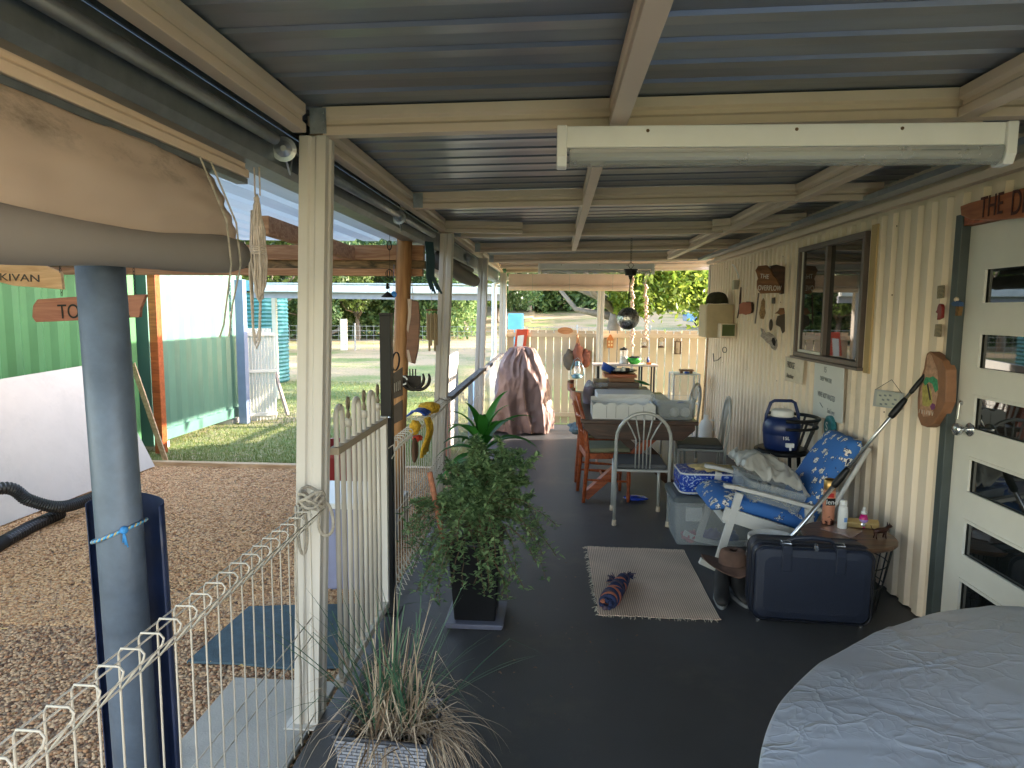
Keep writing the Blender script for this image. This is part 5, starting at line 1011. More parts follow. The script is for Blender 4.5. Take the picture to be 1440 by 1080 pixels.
# silver tarp near the camera
M['tarp'] = mat('silver_tarp', (.50, .56, .68), .34, .35, var=.05, vs=3)
M['tarp'] = crinkle(M['tarp'])
g = MB(); NU, NV = 420, 230
Cx, Cy = 1.66, 1.30
random.seed(31); CR = []
for k in range(46):
    a_ = random.choice([.35, .42, .5, 1.95, 2.05])+U(-.25, .25) if k < 26 else U(0, pi); CR.append((U(.5, 2.0), U(.3, 2.6), cos(a_), sin(a_), U(.12, .8), U(.0018, .0055)*(1 if k % 3 else -1), U(.006, .016)))
def crease(x, y):
    h = 0
    for cx1, cy1, dx1, dy1, L1, a1_, w1_ in CR:
        t = (x-cx1)*dx1+(y-cy1)*dy1
        if abs(t) > L1: continue
        dd = abs(-(x-cx1)*dy1+(y-cy1)*dx1+.012*sin(t*9+cx1*7))
        if dd < w1_*3: h += a1_*max(0, 1-dd/(w1_*1.6))*(1-abs(t)/L1)
    return h
def dome(uu, vv):
    a = 2*pi*uu; r = vv; ca, sa = cos(a), sin(a)
    R1 = 1.66; R2 = 1.50
    k = 1/((abs(ca)**2.4+abs(sa)**2.4)**(1/2.4)); th = radians(38)
    lx, ly = r*R1*k*ca, r*R2*k*sa
    x = Cx+lx*cos(th)-ly*sin(th); y = Cy+lx*sin(th)+ly*cos(th)
    if r < .72: z = .735-.14*(r/.72)**2.2
    else: f = (r-.72)/.28; z = .595-.57*f**.9; x = Cx+(x-Cx)*(1-.34*f); y = Cy+(y-Cy)*(1-.34*f)
    p = V((x*3, y*3, z*2)); w = (1-abs(noise.noise(p*V((1, .6, 1)) if 0 else V((p.x, p.y*.6, p.z))))*5)*.004+.02*noise.noise(p*.5)+crease(x, y)
    x = min(x, 1.94); return (x, y, z+w*(1 if r < .75 else .6))
g.grid(dome, NU, NV); S('silver_tarp', g, M['tarp'], 'big silver grey tarpaulin draped over something beside the door', 'tarpaulin', smooth=True)
# floor mat + rope toy
M['ribmat'] = None
m, nt, b = newmat('ribbed_mat'); N = nt.nodes.new; tc = N('ShaderNodeTexCoord'); w1 = N('ShaderNodeTexWave'); w1.inputs['Scale'].default_value = 26; w1.inputs['Distortion'].default_value = .6; w1.inputs['Detail'].default_value = 2; w1.bands_direction = 'X'; lk(nt, tc.outputs['Object'], w1.inputs[0])
w2 = N('ShaderNodeTexWave'); w2.bands_direction = 'Y'; w2.inputs['Scale'].default_value = 40; w2.inputs['Distortion'].default_value = 1.5; lk(nt, tc.outputs['Object'], w2.inputs[0])
mu = N('ShaderNodeMath'); mu.operation = 'MULTIPLY'; lk(nt, w1.outputs['Fac'], mu.inputs[0]); lk(nt, w2.outputs['Fac'], mu.inputs[1]); ns = N('ShaderNodeTexNoise'); ns.inputs['Scale'].default_value = 4; ns.inputs['Detail'].default_value = 5; lk(nt, tc.outputs['Object'], ns.inputs[0])
c_ = N('ShaderNodeMix'); c_.data_type = 'RGBA'; c_.inputs[6].default_value = (.26, .19, .15, 1); c_.inputs[7].default_value = (.95, .74, .58, 1); ad = N('ShaderNodeMath'); ad.operation = 'MULTIPLY_ADD'; lk(nt, ns.outputs['Fac'], ad.inputs[0]); ad.inputs[1].default_value = .5; lk(nt, mu.outputs[0], ad.inputs[2]); lk(nt, ad.outputs[0], c_.inputs[0]); lk(nt, c_.outputs[2], b.inputs['Base Color']); b.inputs['Roughness'].default_value = .95
bp = N('ShaderNodeBump'); bp.inputs['Strength'].default_value = .9; bp.inputs['Distance'].default_value = .004; lk(nt, mu.outputs[0], bp.inputs['Height']); lk(nt, bp.outputs[0], b.inputs['Normal'])
q = [fl(825, 771), fl(962, 776), fl(1013, 874), fl(842, 867)]; g = MB()
def mf(uu, vv):
    p = q[0].lerp(q[1], uu).lerp(q[3].lerp(q[2], uu), vv); e_ = .006
    if uu < .001 or vv > .999 or vv < .001: p = p+V((U(-e_, e_), U(-e_, e_), 0))
    return (p.x, p.y, .008+.003*noise.noise(p*4)+(.006 if vv < .03 else 0))
g.grid(mf, 60, 60); fm = T('floor_mat', 'ribbed beige and grey woven floor mat with frayed edges', 'mat'); P(fm, 'weave', g, m, solid=.005)
g = MB()
for k in range(230):
    t = U(0, 1); e_ = random.choice('LLTTB')
    p = q[0].lerp(q[3], t) if e_ == 'L' else (q[0].lerp(q[1], t) if e_ == 'T' else q[3].lerp(q[2], t)); d = V((-1, 0, 0)) if e_ == 'L' else (V((0, 1, 0)) if e_ == 'T' else V((0, -1, 0)))
    d = d*U(.008, .022)+V((U(-.01, .01), U(-.01, .01), 0)); g.tube([p+V((0, 0, .008)), p+d*.5+V((0, 0, U(.006, .014))), p+d+V((0, 0, .003))], .0016, 4)
P(fm, 'frayed_edge', g, mat('fray', (.5, .46, .38), .9), kind='stuff')
rt = T('rope_toy', 'knotted navy and orange rope dog toy on the ribbed mat', 'rope toy'); RM = [mat('rope_navy', (.02, .03, .09), .85, var=.3, vs=60, bump=.5, bs=200), mat('rope_orange', (.5, .16, .09), .85, var=.2, vs=60, bump=.5, bs=200), mat('rope_mauve', (.10, .07, .10), .85)]
g = MB(); a = fl(852, 850, .045); b_ = fl(878, 812, .045); ax = (b_-a).normalized(); sd = ax.cross(V((0, 0, 1))).normalized()
L_ = (b_-a).length
for s_ in range(6):
    pts = []; 
    for i in range(90):
        t = i/89; an = t*2*pi*2.6+s_*pi/3; r = .026+.012*sin(pi*t)+(.012 if .05 < t < .45 else 0)*sin((t-.05)/.4*pi); pts.append(a+ax*(L_*t)+sd*(r*cos(an))+V((0, 0, r*sin(an)*.85-.002)))
    g.k = [0, 0, 1, 0, 2, 0][s_]; g.tube(pts, .0125, 7)
for kc, (tt, R_) in enumerate(((.12, .044), (.42, .046), (.72, .038))):
    cc = a+ax*(L_*tt)
    for j in range(3):
        q_ = Matrix.Rotation(U(-.5, .5), 3, ax) ; nrm_ = (ax+sd*U(-.6, .6)+V((0, 0, U(-.4, .4)))).normalized(); e1 = nrm_.orthogonal().normalized(); e2 = nrm_.cross(e1)
        g.k = [0, 1, 0][j]; g.tube([cc+e1*(R_*cos(t))+e2*(R_*.82*sin(t))+nrm_*(j*.012-.012) for t in [2*pi*i/22 for i in range(22)]], .0125, 7, closed=True)
P(rt, 'knots', g, RM, smooth=True)
g = MB()
for en, base_, dr_ in ((0, a+ax*(L_*.78)-sd*.028, (ax-sd*1.2).normalized()), (1, b_+sd*.012, (ax+sd*.25).normalized())):
    for j in range(70):
        d = (dr_+V((U(-.5, .5), U(-.5, .5), U(-.25, .45)))).normalized()*U(.04, .075); g.k = random.choice([0, 0, 2, 2, 1]) if not en else random.choice([0, 0, 0, 2])
        g.tube([base_, base_+d*.6+V((0, 0, .004)), base_+d-V((0, 0, .008))], .0024, 4)
P(rt, 'tassel', g, RM)
# ---------------------------------------------------------------- suitcase
sc_ = T('suitcase', 'dark navy soft suitcase with straps standing on the floor', 'suitcase'); a = fl(1058, 874); b_ = fl(1222, 882); W_ = (b_-a).length; rz = math.atan2(b_.y-a.y, b_.x-a.x)
M['sc'] = mat('navy_case', (.016, .022, .042), .42, var=.15, vs=3, bump=.25, bs=260); M['piping'] = mat('piping', (.01, .012, .02), .3)
SM = Matrix.Translation(((a.x+b_.x)/2, (a.y+b_.y)/2, 0)) @ Matrix.Rotation(rz-radians(3), 4, 'Z')
Hs = .405; Ds = .19
def rrect(w, h, r, n=7):
    o = []
    for qx, qz, a0 in ((1, 1, 0), (-1, 1, 90), (-1, -1, 180), (1, -1, 270)):
        for i in range(n): t = radians(a0+90*i/(n-1)); o.append((qx*(w/2-r)+r*cos(t), qz*(h/2-r)+r*sin(t)))
    return o
def loft(g, secs):       # secs: (y,w,h,r)
    L = [[(x, y, z+Hs/2+.012) for x, z in rrect(w, h, r)] for y, w, h, r in secs]; n = len(L[0]); g.add([p for l_ in L for p in l_], [(i*n+k, (i+1)*n+k, (i+1)*n+(k+1) % n, i*n+(k+1) % n) for i in range(len(L)-1) for k in range(n)]+[tuple(range(n)), tuple(range((len(L)-1)*n, len(L)*n))[::-1]])
g = MB(); g.m = SM; loft(g, [(-.012, W_-.10, Hs-.10, .05), (-.006, W_-.03, Hs-.03, .05), (.012, W_, Hs, .055), (.06, W_+.012, Hs+.006, .055), (.13, W_+.012, Hs+.006, .055), (.18, W_, Hs, .055), (.192, W_-.05, Hs-.05, .05)]); P(sc_, 'shell', g, M['sc'], smooth=False, bevel=.004)
for yy, k in ((.004, 0), (.055, .012), (.075, .012), (.178, 0)):
    g = MB(); g.m = SM; g.tube([(x, yy, z+Hs/2+.012) for x, z in rrect(W_+k+.003, Hs+k*.5+.003, .055)], .0045, 6, closed=True); P(sc_, 'zip' if k else 'piping', g, M['piping'], smooth=True)
for x in (-.5*W_+.16, .5*W_-.17):
    g = MB(); g.m = SM; g.box((x-.025, -.022, Hs-.115), (x+.025, -.012, Hs-.015)); g.box((x-.025, -.02, Hs-.02), (x+.025, .05, Hs+.024)); P(sc_, 'strap', g, M['sc'], bevel=.004)
    g = MB(); g.m = SM; g.tube([(x-.022, .0, Hs+.03), (x+.022, .0, Hs+.03), (x+.022, .03, Hs+.036), (x-.022, .03, Hs+.036)], .003, 6, closed=True); P(sc_, 'buckle', g, M['steel'])
g = MB(); g.m = SM; xs_ = (-.5*W_+.16, .5*W_-.17); g.tube([(xs_[0], .04, Hs+.025), (xs_[0]+.05, .04, Hs+.05), (0, .04, Hs+.058), (xs_[1]-.05, .04, Hs+.05), (xs_[1], .04, Hs+.025)], [.008, .012, .014, .012, .008], 8); P(sc_, 'handle', g, M['sc'], smooth=True)
g = MB(); g.m = SM; g.box((.0, -.004, Hs-.008), (.018, .012, Hs+.022)); g.tube([(.003, .004, Hs+.02), (.004, .004, Hs+.036), (.014, .004, Hs+.036), (.015, .004, Hs+.02)], .002, 5); P(sc_, 'padlock', g, M['steel'], bevel=.002)
g = MB(); g.m = SM
for x in (-.5*W_+.04, .5*W_-.04):
    for yy in (.02, .16): g.lathe([(.012, 0), (.014, .014)], (x, yy, 0), n=10)
P(sc_, 'stud', g, M['steel'])
# bucket behind suitcase
bk = T('bucket', 'white bucket behind the left end of the navy suitcase', 'bucket'); c = V((1.27, 3.88, .0)); g = MB(); g.lathe([(.11, .0), (.135, .33), (.142, .335), (.142, .36), (.134, .362), (.130, .33), (.105, .01)], c, n=30); P(bk, 'body', g, M['whitepl'], smooth=True)
g = MB(); g.tube([c+V((-.142, -.02, .33)), c+V((-.165, -.05, .27)), c+V((-.15, -.10, .2)), c+V((-.09, -.14, .15))], .003, 5); P(bk, 'handle', g, M['steel'])
# shoes and hat
def boot(x, y, label, rz):
    t = T('boot', label, 'boot', 'black ankle boots beside the suitcase'); g = MB(); mm = Matrix.Translation((x, y, 0)) @ Matrix.Rotation(rz, 4, 'Z'); g.m = mm; L = []
    for (yy, w, h, zc_) in ((-.13, .028, .03, .035), (-.10, .04, .045, .04), (-.05, .044, .06, .05), (0, .043, .085, .065), (.04, .042, .16, .10), (.09, .042, .17, .105), (.12, .035, .165, .10), (.13, .02, .15, .095)):
        L.append([(w*cos(a), yy, .02+h/2+h/2*sin(a)) for a in [2*pi*i/14 for i in range(14)]])
    n = 14; g.add([p for l_ in L for p in l_], [(i*n+k, i*n+(k+1) % n, (i+1)*n+(k+1) % n, (i+1)*n+k) for i in range(len(L)-1) for k in range(n)]+[tuple(range(n))[::-1], tuple(range(7*n, 8*n))]); P(t, 'upper', g, mat('boot_black', (.012, .012, .013), .7) if 'boot_black' not in bpy.data.materials else bpy.data.materials['boot_black'], smooth=True)
    g = MB(); g.m = mm; g.prism([(.045*sin(a)*(1 if cos(a) < 0 else .85), -.14*cos(a)-.0, .0) for a in [2*pi*i/20 for i in range(20)]], (0, 0, .022)); P(t, 'sole', g, mat('sole', (.16, .17, .18), .7) if 'sole' not in bpy.data.materials else bpy.data.materials['sole'], bevel=.004); return t
c = fl(1022, 858); boot(c.x+.0, c.y+.13, 'black boot with a grey sole nearest the ribbed mat', radians(-12)); boot(c.x+.11, c.y+.16, 'black boot half hidden between the suitcase and the other boot', radians(6))
ht_ = T('hat', 'battered brown felt hat lying on the black boots under the rocker', 'hat'); c = wy(1030, 800, c.y+.2); g = MB()
def brim(uu, vv): a = 2*pi*uu; r = .075+.10*vv; return (c.x+r*cos(a)*1.05, c.y+r*sin(a)*.8, .195+.05*vv*vv*abs(cos(a))-.035*vv*abs(sin(a)))
g.grid(brim, 40, 6); P(ht_, 'brim', g, mat('felt', (.13, .075, .055), .9, var=.25, vs=12), smooth=True, solid=.004)
g = MB()
def crown(uu, vv): a = 2*pi*uu; r = .077*(1-vv**3*.7); return (c.x+r*cos(a)*1.05, c.y+r*sin(a)*.85, .195+.09*sin(min(1, vv*1.15)*pi/2)-.03*max(0, vv-.6)*abs(sin(a)))
g.grid(crown, 32, 10); P(ht_, 'crown', g, bpy.data.materials['felt'], smooth=True)
# ---------------------------------------------------------------- bins by the chair
a = fl(953, 768); by = a.y; tb2 = tub(a.x-.03, a.x+.52, by, by+.42, .003, .315, 'clear storage bin with a grey lid full of red and blue things', lid=mat('grey_lid', (.10, .12, .13), .5), mt='tubs', lidh=.045)
for k, (dx_, dz, mt, w, h, lab) in enumerate(((.10, .012, mat('red_thing', (.4, .02, .06), .5), .12, .09, 'red cloth at the bottom of the clear storage bin'), (.25, .012, mat('purple_thing', (.08, .04, .25), .5), .13, .11, 'purple cloth in the middle of the clear storage bin'), (.38, .012, M['blue'], .1, .10, 'blue cloth at the right of the clear storage bin'))):
    g = blob((a.x+dx_, by+.06, .012+h*.5), (w*.52, .035, h*.42), .5, 3); S('cloth', g, mt, lab, 'cloth', smooth=True)
g = MB(); g.box((a.x+.06, by+.04, .17), (a.x+.17, by+.06, .27)); S('card_box', g, M['whitepl'], 'white card box showing in the clear storage bin', 'box', bevel=.002)
# blue picnic bag
pb_ = T('picnic_bag', 'shiny blue patterned cooler bag on top of the clear storage bin', 'bag'); x0 = wy(958, 700, by).x; x1 = wy(1048, 700, by).x; z0 = .367; z1 = wy(1000, 668, by).z
m, nt, b = newmat('blue_pattern'); N = nt.nodes.new; tc = N('ShaderNodeTexCoord'); n1 = N('ShaderNodeTexNoise'); n1.inputs['Scale'].default_value = 24; n1.inputs['Detail'].default_value = 5; n1.inputs['Distortion'].default_value = 2.5; lk(nt, tc.outputs['Object'], n1.inputs[0]); cr = N('ShaderNodeValToRGB'); e = cr.color_ramp.elements; e[0].position = .565; e[0].color = (.01, .05, .36, 1); e[1].position = .62; e[1].color = (.35, .5, .75, 1); lk(nt, n1.outputs['Fac'], cr.inputs[0]); lk(nt, cr.outputs[0], b.inputs['Base Color']); b.inputs['Roughness'].default_value = .25; M['bluepat'] = m
g = MB(); zs = [(z0, .97), (z0+.02, 1.), (z0+(z1-z0)*.5, 1.02), (z1-.02, 1.), (z1, .96)]
def rr4(k, z, r=.05, n=6):
    hx, hy = (x1-x0)/2*k, .16*k; o = []
    for qx, qy, a0 in ((1, 1, 0), (-1, 1, 90), (-1, -1, 180), (1, -1, 270)):
        for i in range(n): t = radians(a0+90*i/(n-1)); o.append(((x0+x1)/2+qx*(hx-r)+r*cos(t), by+.19+qy*(hy-r)+r*sin(t), z))
    return o
L = [rr4(k, z) for z, k in zs]; n = len(L[0]); g.add([p for l_ in L for p in l_], [(i*n+k, i*n+(k+1) % n, (i+1)*n+(k+1) % n, (i+1)*n+k) for i in range(4) for k in range(n)]+[tuple(range(n))[::-1], tuple(range(4*n, 5*n))]); P(pb_, 'body', g, M['bluepat'], smooth=False)
for z, k in ((z0+.012, 1.0), (z1-.006, .995)): g = MB(); g.tube(rr4(k, z), .006, 6, closed=True); P(pb_, 'trim', g, M['whitepl'], smooth=True)
g = blob(((x0+x1)/2+.02, by+.19, z1+.012), (.16, .11, .014), .7, 3, 24, 8); S('straw_hat', g, mat('straw', (.45, .36, .18), .8, var=.4, vs=30), 'flattened straw and dark cloth bundle on the blue cooler bag', 'bundle', smooth=True)
# ---------------------------------------------------------------- stool and water cooler
so = T('bar_stool', 'black round seated bar chair with curved back rail by the wall', 'stool'); SX, SY, SZ = 1.66, 5.0, .655; R_ = .19
g = MB(); g.lathe([(R_-.02, -.03), (R_, -.02), (R_, .0), (R_-.02, .012)], (SX, SY, SZ), n=36); P(so, 'seat', g, M['black'], smooth=False, bevel=.004)
for k in range(4): t = pi/4+k*pi/2; g = MB(); g.tube([(SX+.13*cos(t), SY+.13*sin(t), SZ-.03), (SX+.19*cos(t), SY+.19*sin(t), 0)], .014, 8); P(so, 'leg', g, M['black'], smooth=True)
g = MB(); g.tube([(SX+.17*cos(2*pi*i/24), SY+.17*sin(2*pi*i/24), .25) for i in range(24)], .009, 6, closed=True); P(so, 'foot_ring', g, M['black'], smooth=True)
def bk_(t, z, r): return (SX+.03+r*cos(t), SY+r*sin(t), z)
g = MB(); g.tube([bk_(radians(d), SZ+.235, .215) for d in range(-110, 111, 10)], .013, 8); P(so, 'back_rail', g, M['black'], smooth=True)
g = MB(); g.tube([bk_(radians(d), SZ+.175, .205) for d in range(-110, 111, 10)], .011, 8); P(so, 'back_rail', g, M['black'], smooth=True)
for d in (-70, -35, 0, 35, 70): g = MB(); g.tube([(SX+.16*cos(radians(d)), SY+.16*sin(radians(d)), SZ-.01), bk_(radians(d), SZ+.235, .215)], .009, 8); P(so, 'spindle', g, M['black'])
wc2 = T('water_cooler', 'round navy water cooler jug marked 15L on the black bar chair', 'cooler'); WXc, WYc = 1.635, 4.94; z0 = SZ+.014
g = MB(); g.lathe([(.105, 0), (.115, .01), (.122, .05), (.128, .11), (.1275, .115), (.1305, .12), (.130, .17), (.118, .215), (.095, .235), (.06, .24)], (WXc, WYc, z0), n=36); P(wc2, 'body', g, mat('cooler_navy', (.008, .022, .10), .35), smooth=True)
g = MB(); g.lathe([(.075, .238), (.078, .245), (.075, .28), (.062, .287), (.03, .289)], (WXc, WYc, z0), n=28); P(wc2, 'lid', g, M['whitepl'], smooth=True)
g = MB(); pts = [(WXc-.115, WYc, z0+.20), (WXc-.112, WYc, z0+.25), (WXc-.085, WYc, z0+.335), (WXc-.06, WYc, z0+.35), (WXc+.06, WYc, z0+.35), (WXc+.085, WYc, z0+.335), (WXc+.112, WYc, z0+.25), (WXc+.115, WYc, z0+.20)]; g.tube(pts, .012, 8); P(wc2, 'handle', g, bpy.data.materials['cooler_navy'], smooth=True)
g = MB(); g.box((WXc-.01, WYc-.15, z0+.035), (WXc+.045, WYc-.12, z0+.065)); g.tube([(WXc+.018, WYc-.145, z0+.05), (WXc+.018, WYc-.15, z0+.015)], .009, 8); P(wc2, 'tap', g, M['whitepl'], bevel=.004)
text(wc2, '15L', .034, (WXc-.035, WYc-.134, z0+.088), (1, 0, 0), (0, 0, 1), M['whitepl'], .002)
# ---------------------------------------------------------------- rocking chair
rc = T('rocking_chair', 'white framed rocking chair with blue floral cushions by the wall', 'rocking chair'); M['rcw'] = mat('rocker_white', (.60, .60, .58), .4, var=.04)
YN, YF = 4.20, 4.74; M['floral'] = flower('blue_floral', (.035, .15, .46), 15)
def bend(g, pts, w, h, y):
    for i in range(len(pts)-1): g.bar((pts[i][0], y, pts[i][1]), (pts[i+1][0], y, pts[i+1][1]), w, h, up=(0, 0, 1), ext=.002)
for y in (YN, YF):
    g = MB(); bend(g, [(.93, .085), (1.02, .045), (1.15, .022), (1.32, .018), (1.5, .03), (1.68, .065), (1.82, .12)], .032, .036, y); P(rc, 'rocker', g, M['rcw'])
    g = MB(); g.bar((1.03, y, .05), (1.155, y, .53), .03, .045, up=(1, 0, 0)); P(rc, 'leg', g, M['rcw'], bevel=.003)
    g = MB(); g.bar((1.62, y, .06), (1.58, y, .44), .03, .045, up=(1, 0, 0)); P(rc, 'leg', g, M['rcw'], bevel=.003)
    g = MB(); bend(g, [(1.06, .575), (1.12, .568), (1.35, .515), (1.66, .435)], .048, .022, y); P(rc, 'armrest', g, M['rcw'])
    g = MB(); g.bar((1.06, y, .40), (1.66, y, .215), .026, .085); P(rc, 'side_rail', g, M['rcw'], bevel=.003)
    g = MB(); g.tube([(1.60, y, .20), (1.75, y, .50), (1.92, y, .83)], .014, 8); P(rc, 'back_post', g, M['rcw'], smooth=True)
for (x, z) in ((1.08, .36), (1.60, .22)): g = MB(); g.bar((x, YN+.014, z), (x, YF-.014, z), .03, .06); P(rc, 'cross_rail', g, M['rcw'])
for (x, z) in ((1.90, .80), (1.76, .52)): g = MB(); g.bar((x, YN+.014, z), (x, YF-.014, z), .02, .05); P(rc, 'back_rail', g, M['rcw'])
def cushion(p0, p1, th, w0, w1, nrm_, label=None, nseg=24, curl=0):
    g = MB(); p0, p1, nr = V(p0), V(p1), V(nrm_).normalized(); n = 20; rows = []
    for i in range(nseg+1):
        t = i/nseg; c = p0.lerp(p1, t)+nr*(.02*sin(pi*t)); e_ = min(1, min(t, 1-t)/.10); s = sqrt(max(0.001, 1-(1-e_)**2)); hw = (w0+(w1-w0)*t)/2*(.93+.07*s)
        if curl and t < .2: c = c-nr*curl*((.2-t)/.2)**2
        for k in range(n):
            a = 2*pi*k/n; ca, sa = cos(a), sin(a); px = (abs(ca)**.35)*(1 if ca > 0 else -1); pz = (abs(sa)**.75)*(1 if sa > 0 else -1)
            rows.append(c+V((0, hw*px, 0))+nr*(th/2*pz*s))
    g.add(rows, [(i*n+k, (i+1)*n+k, (i+1)*n+(k+1) % n, i*n+(k+1) % n) for i in range(nseg) for k in range(n)]+[tuple(range(n)), tuple(nseg*n+k for k in range(n))[::-1]]); return g
g = cushion((.99, 0, .47), (1.66, 0, .29), .11, .50, .50, (.25, 0, 1), curl=.05); g.v = [(x, y+(YN+YF)/2, z) for x, y, z in g.v]; P(rc, 'seat_cushion', g, M['floral'], smooth=True)
g = cushion((1.58, 0, .30), (1.90, 0, .86), .12, .50, .44, (-.87, 0, .5)); g.v = [(x, y+(YN+YF)/2, z) for x, y, z in g.v]; P(rc, 'back_cushion', g, M['floral'], smooth=True)
tb3 = tub(1.20, 1.58, 4.25, 4.68, .455, .60, 'clear tub sitting on the seat of the rocking chair', mt='tubs'); 
for o in tree_of(tb3):
    if o.type == 'MESH': o.data.transform(Matrix.Translation((1.2, 0, .455)) @ Matrix.Rotation(radians(13), 4, 'Y') @ Matrix.Translation((-1.2, 0, -.455)))
g = MB()
def bag(uu, vv):
    x = 1.19+.42*uu; y = 4.27+.40*vv; d = max(abs(uu-.5), abs(vv-.5))*2
    z = .625-.23*(uu-.3)*.7+.095*(1-d**2.5)+.03*(1-2.2*abs(noise.noise(V((uu*4.2, vv*4, .3)))))+.014*(1-2*abs(noise.noise(V((uu*9, vv*8, 2)))))
    if d > .9: z -= .03*(d-.9)/.1
    return (x+.01*noise.noise(V((uu*5, vv*5, 9))), y, z)
g.grid(bag, 60, 50); S('plastic_bag', g, mat('grey_bag', (.38, .38, .36), .35, var=.08), 'crumpled grey plastic bag heaped over the clear tub on the rocking chair', 'bag', smooth=True, solid=.003)
# pole duster
pd = T('telescopic_pole', 'silver telescopic pole with black grips leaning on the wall over the rocking chair', 'pole'); a = V((1.93, 3.64, 1.345)); b_ = V((1.10, 3.83, .02))
g = MB(); P0 = lambda t: a.lerp(b_, t)
g.tube([P0(.04), P0(.40)], .009, 12); P(pd, 'upper_tube', g, M['steel'], smooth=True); g = MB(); g.tube([P0(.40), P0(1)], .0125, 12); P(pd, 'lower_tube', g, M['steel'], smooth=True)
for t0, t1, r0 in ((0, .085, .013), (.105, .185, .019), (.40, .485, .02)): g = MB(); g.tube([P0(t0), P0(t0+.01), P0((t0+t1)/2), P0(t1-.008), P0(t1)], [r0*.6, r0*.8, r0, r0*.95, r0*.7], 14); P(pd, 'grip', g, M['black'], smooth=True)
# wire side table
wt = T('side_table', 'round wooden topped table on a black wire basket by the wall', 'table'); CX, CY, CZ, R_ = 1.655, 3.80, .405, .245
g = MB(); g.lathe([(R_-.006, -.014), (R_, -.008), (R_, .004), (R_-.006, .01)], (CX, CY, CZ), n=48); P(wt, 'tabletop', g, woodmat('walnut', (.07, .035, .02), (.18, .09, .045), .4))
g = MB()
for k in range(26): t = 2*pi*k/26; g.tube([(CX+.225*cos(t), CY+.225*sin(t), CZ-.014), (CX+.16*cos(t), CY+.16*sin(t), .006)], .0022, 5)
P(wt, 'wires', g, M['blackwire'])
for z, r in ((CZ-.016, .225), (.28, .203), (.16, .184), (.006, .16)): g = MB(); g.tube([(CX+r*cos(2*pi*i/40), CY+r*sin(2*pi*i/40), z) for i in range(40)], .003, 6, closed=True); P(wt, 'ring', g, M['blackwire'], smooth=True)
tz = CZ+.011
def onT(px, py): p = fl(px, py, tz); return p
c = onT(1164, 736); sp_ = T('spray_can', 'tall pink orange aerosol can with a gold cap on the side table', 'aerosol can'); g = MB(); g.lathe([(.0325, 0), (.034, .003), (.034, .195), (.030, .205)], (c.x, c.y, tz), n=28); 
m, nt, b = newmat('can_print'); N = nt.nodes.new; tc = N('ShaderNodeTexCoord'); n1 = N('ShaderNodeTexNoise'); n1.inputs['Scale'].default_value = 40; n1.inputs['Detail'].default_value = 3; lk(nt, tc.outputs['Object'], n1.inputs[0]); sx = N('ShaderNodeSeparateXYZ'); lk(nt, tc.outputs['Object'], sx.inputs[0]); mr = N('ShaderNodeMapRange'); mr.inputs[1].default_value = .05; mr.inputs[2].default_value = .0; mr.inputs[3].default_value = 0; mr.inputs[4].default_value = .28; lk(nt, sx.outputs[2], mr.inputs[0]); ad = N('ShaderNodeMath'); lk(nt, n1.outputs['Fac'], ad.inputs[0]); lk(nt, mr.outputs[0], ad.inputs[1]); cr = N('ShaderNodeValToRGB'); e = cr.color_ramp.elements; e[0].position = .66; e[0].color = (.62, .27, .17, 1); e[1].position = .72; e[1].color = (.06, .02, .02, 1); lk(nt, ad.outputs[0], cr.inputs[0]); lk(nt, cr.outputs[0], b.inputs['Base Color']); b.inputs['Roughness'].default_value = .3; b.inputs['Metallic'].default_value = .3
P(sp_, 'can', g, m, smooth=True); g = MB(); g.lathe([(.0335, .206), (.0345, .21), (.034, .262), (.028, .268), (.024, .255)], (c.x, c.y, tz), n=28); P(sp_, 'cap', g, mat('gold', (.45, .28, .10), .28, .8), smooth=True)
for k, (s_, sz, dz) in enumerate((('lend', .04, .125),)): text(sp_, s_, sz, (c.x-.031, c.y-.0355, tz+dz), (1, 0, 0), (0, 0, 1), M['whitepl'], .001)
g = MB(); g.box((c.x-.022, c.y-.0357, tz+.165), (c.x+.012, c.y-.033, tz+.19)); P(sp_, 'red_label', g, mat('label_red', (.45, .02, .02), .4)); g = MB(); g.box((c.x-.03, c.y-.0353, tz+.118), (c.x+.022, c.y-.030, tz+.160)); P(sp_, 'dark_label', g, M['black'])
c = onT(1184, 743); wb = T('white_bottle', 'white plastic bottle with a blue label in front of the aerosol can', 'bottle'); g = MB(); g.lathe([(.022, 0), (.026, .005), (.027, .09), (.024, .125), (.021, .135)], (c.x, c.y, tz+.001), n=24); P(wb, 'body', g, M['whitepl'], smooth=True); g = MB(); g.lathe([(.018, .136), (.02, .14), (.019, .165), (.012, .168)], (c.x, c.y, tz), n=20); P(wb, 'cap', g, M['whitepl'], smooth=True)
g = MB(); g.box((c.x-.002, c.y-.0285, tz+.045), (c.x+.014, c.y-.022, tz+.07)); P(wb, 'label', g, mat('label_blue', (.12, .25, .55), .4))
g = MB(); q4 = [onT(1154, 744), onT(1178, 738), onT(1212, 748), onT(1199, 757)]; g.prism(q4, (0, 0, .004)); S('glass_tile', g, mat('pink_tile', (.32, .22, .2), .15), 'flat clear tile on the near edge of the side table', 'tile')
c = onT(1213, 742); gb = T('gold_purse', 'gold glasses case with a silver stud on the side table', 'case'); mm = Matrix.Translation((c.x, c.y+.01, tz+.001)) @ Matrix.Rotation(radians(-12), 4, 'Z'); g = MB(); g.m = mm; g.prism([(-.085, -.025, 0), (-.085, -.03, .03), (-.085, .0, .05), (-.085, .03, .035), (-.085, .03, 0)], (.17, 0, 0)); P(gb, 'body', g, mat('gold_leather', (.5, .36, .15), .35, .4), bevel=.004); g = MB(); g.m = mm; g.lathe([(.012, 0), (.012, .003), (.006, .005)], (.0, -.03, .022), n=14, axis=(0, -1, .1)); P(gb, 'stud', g, M['steel'])
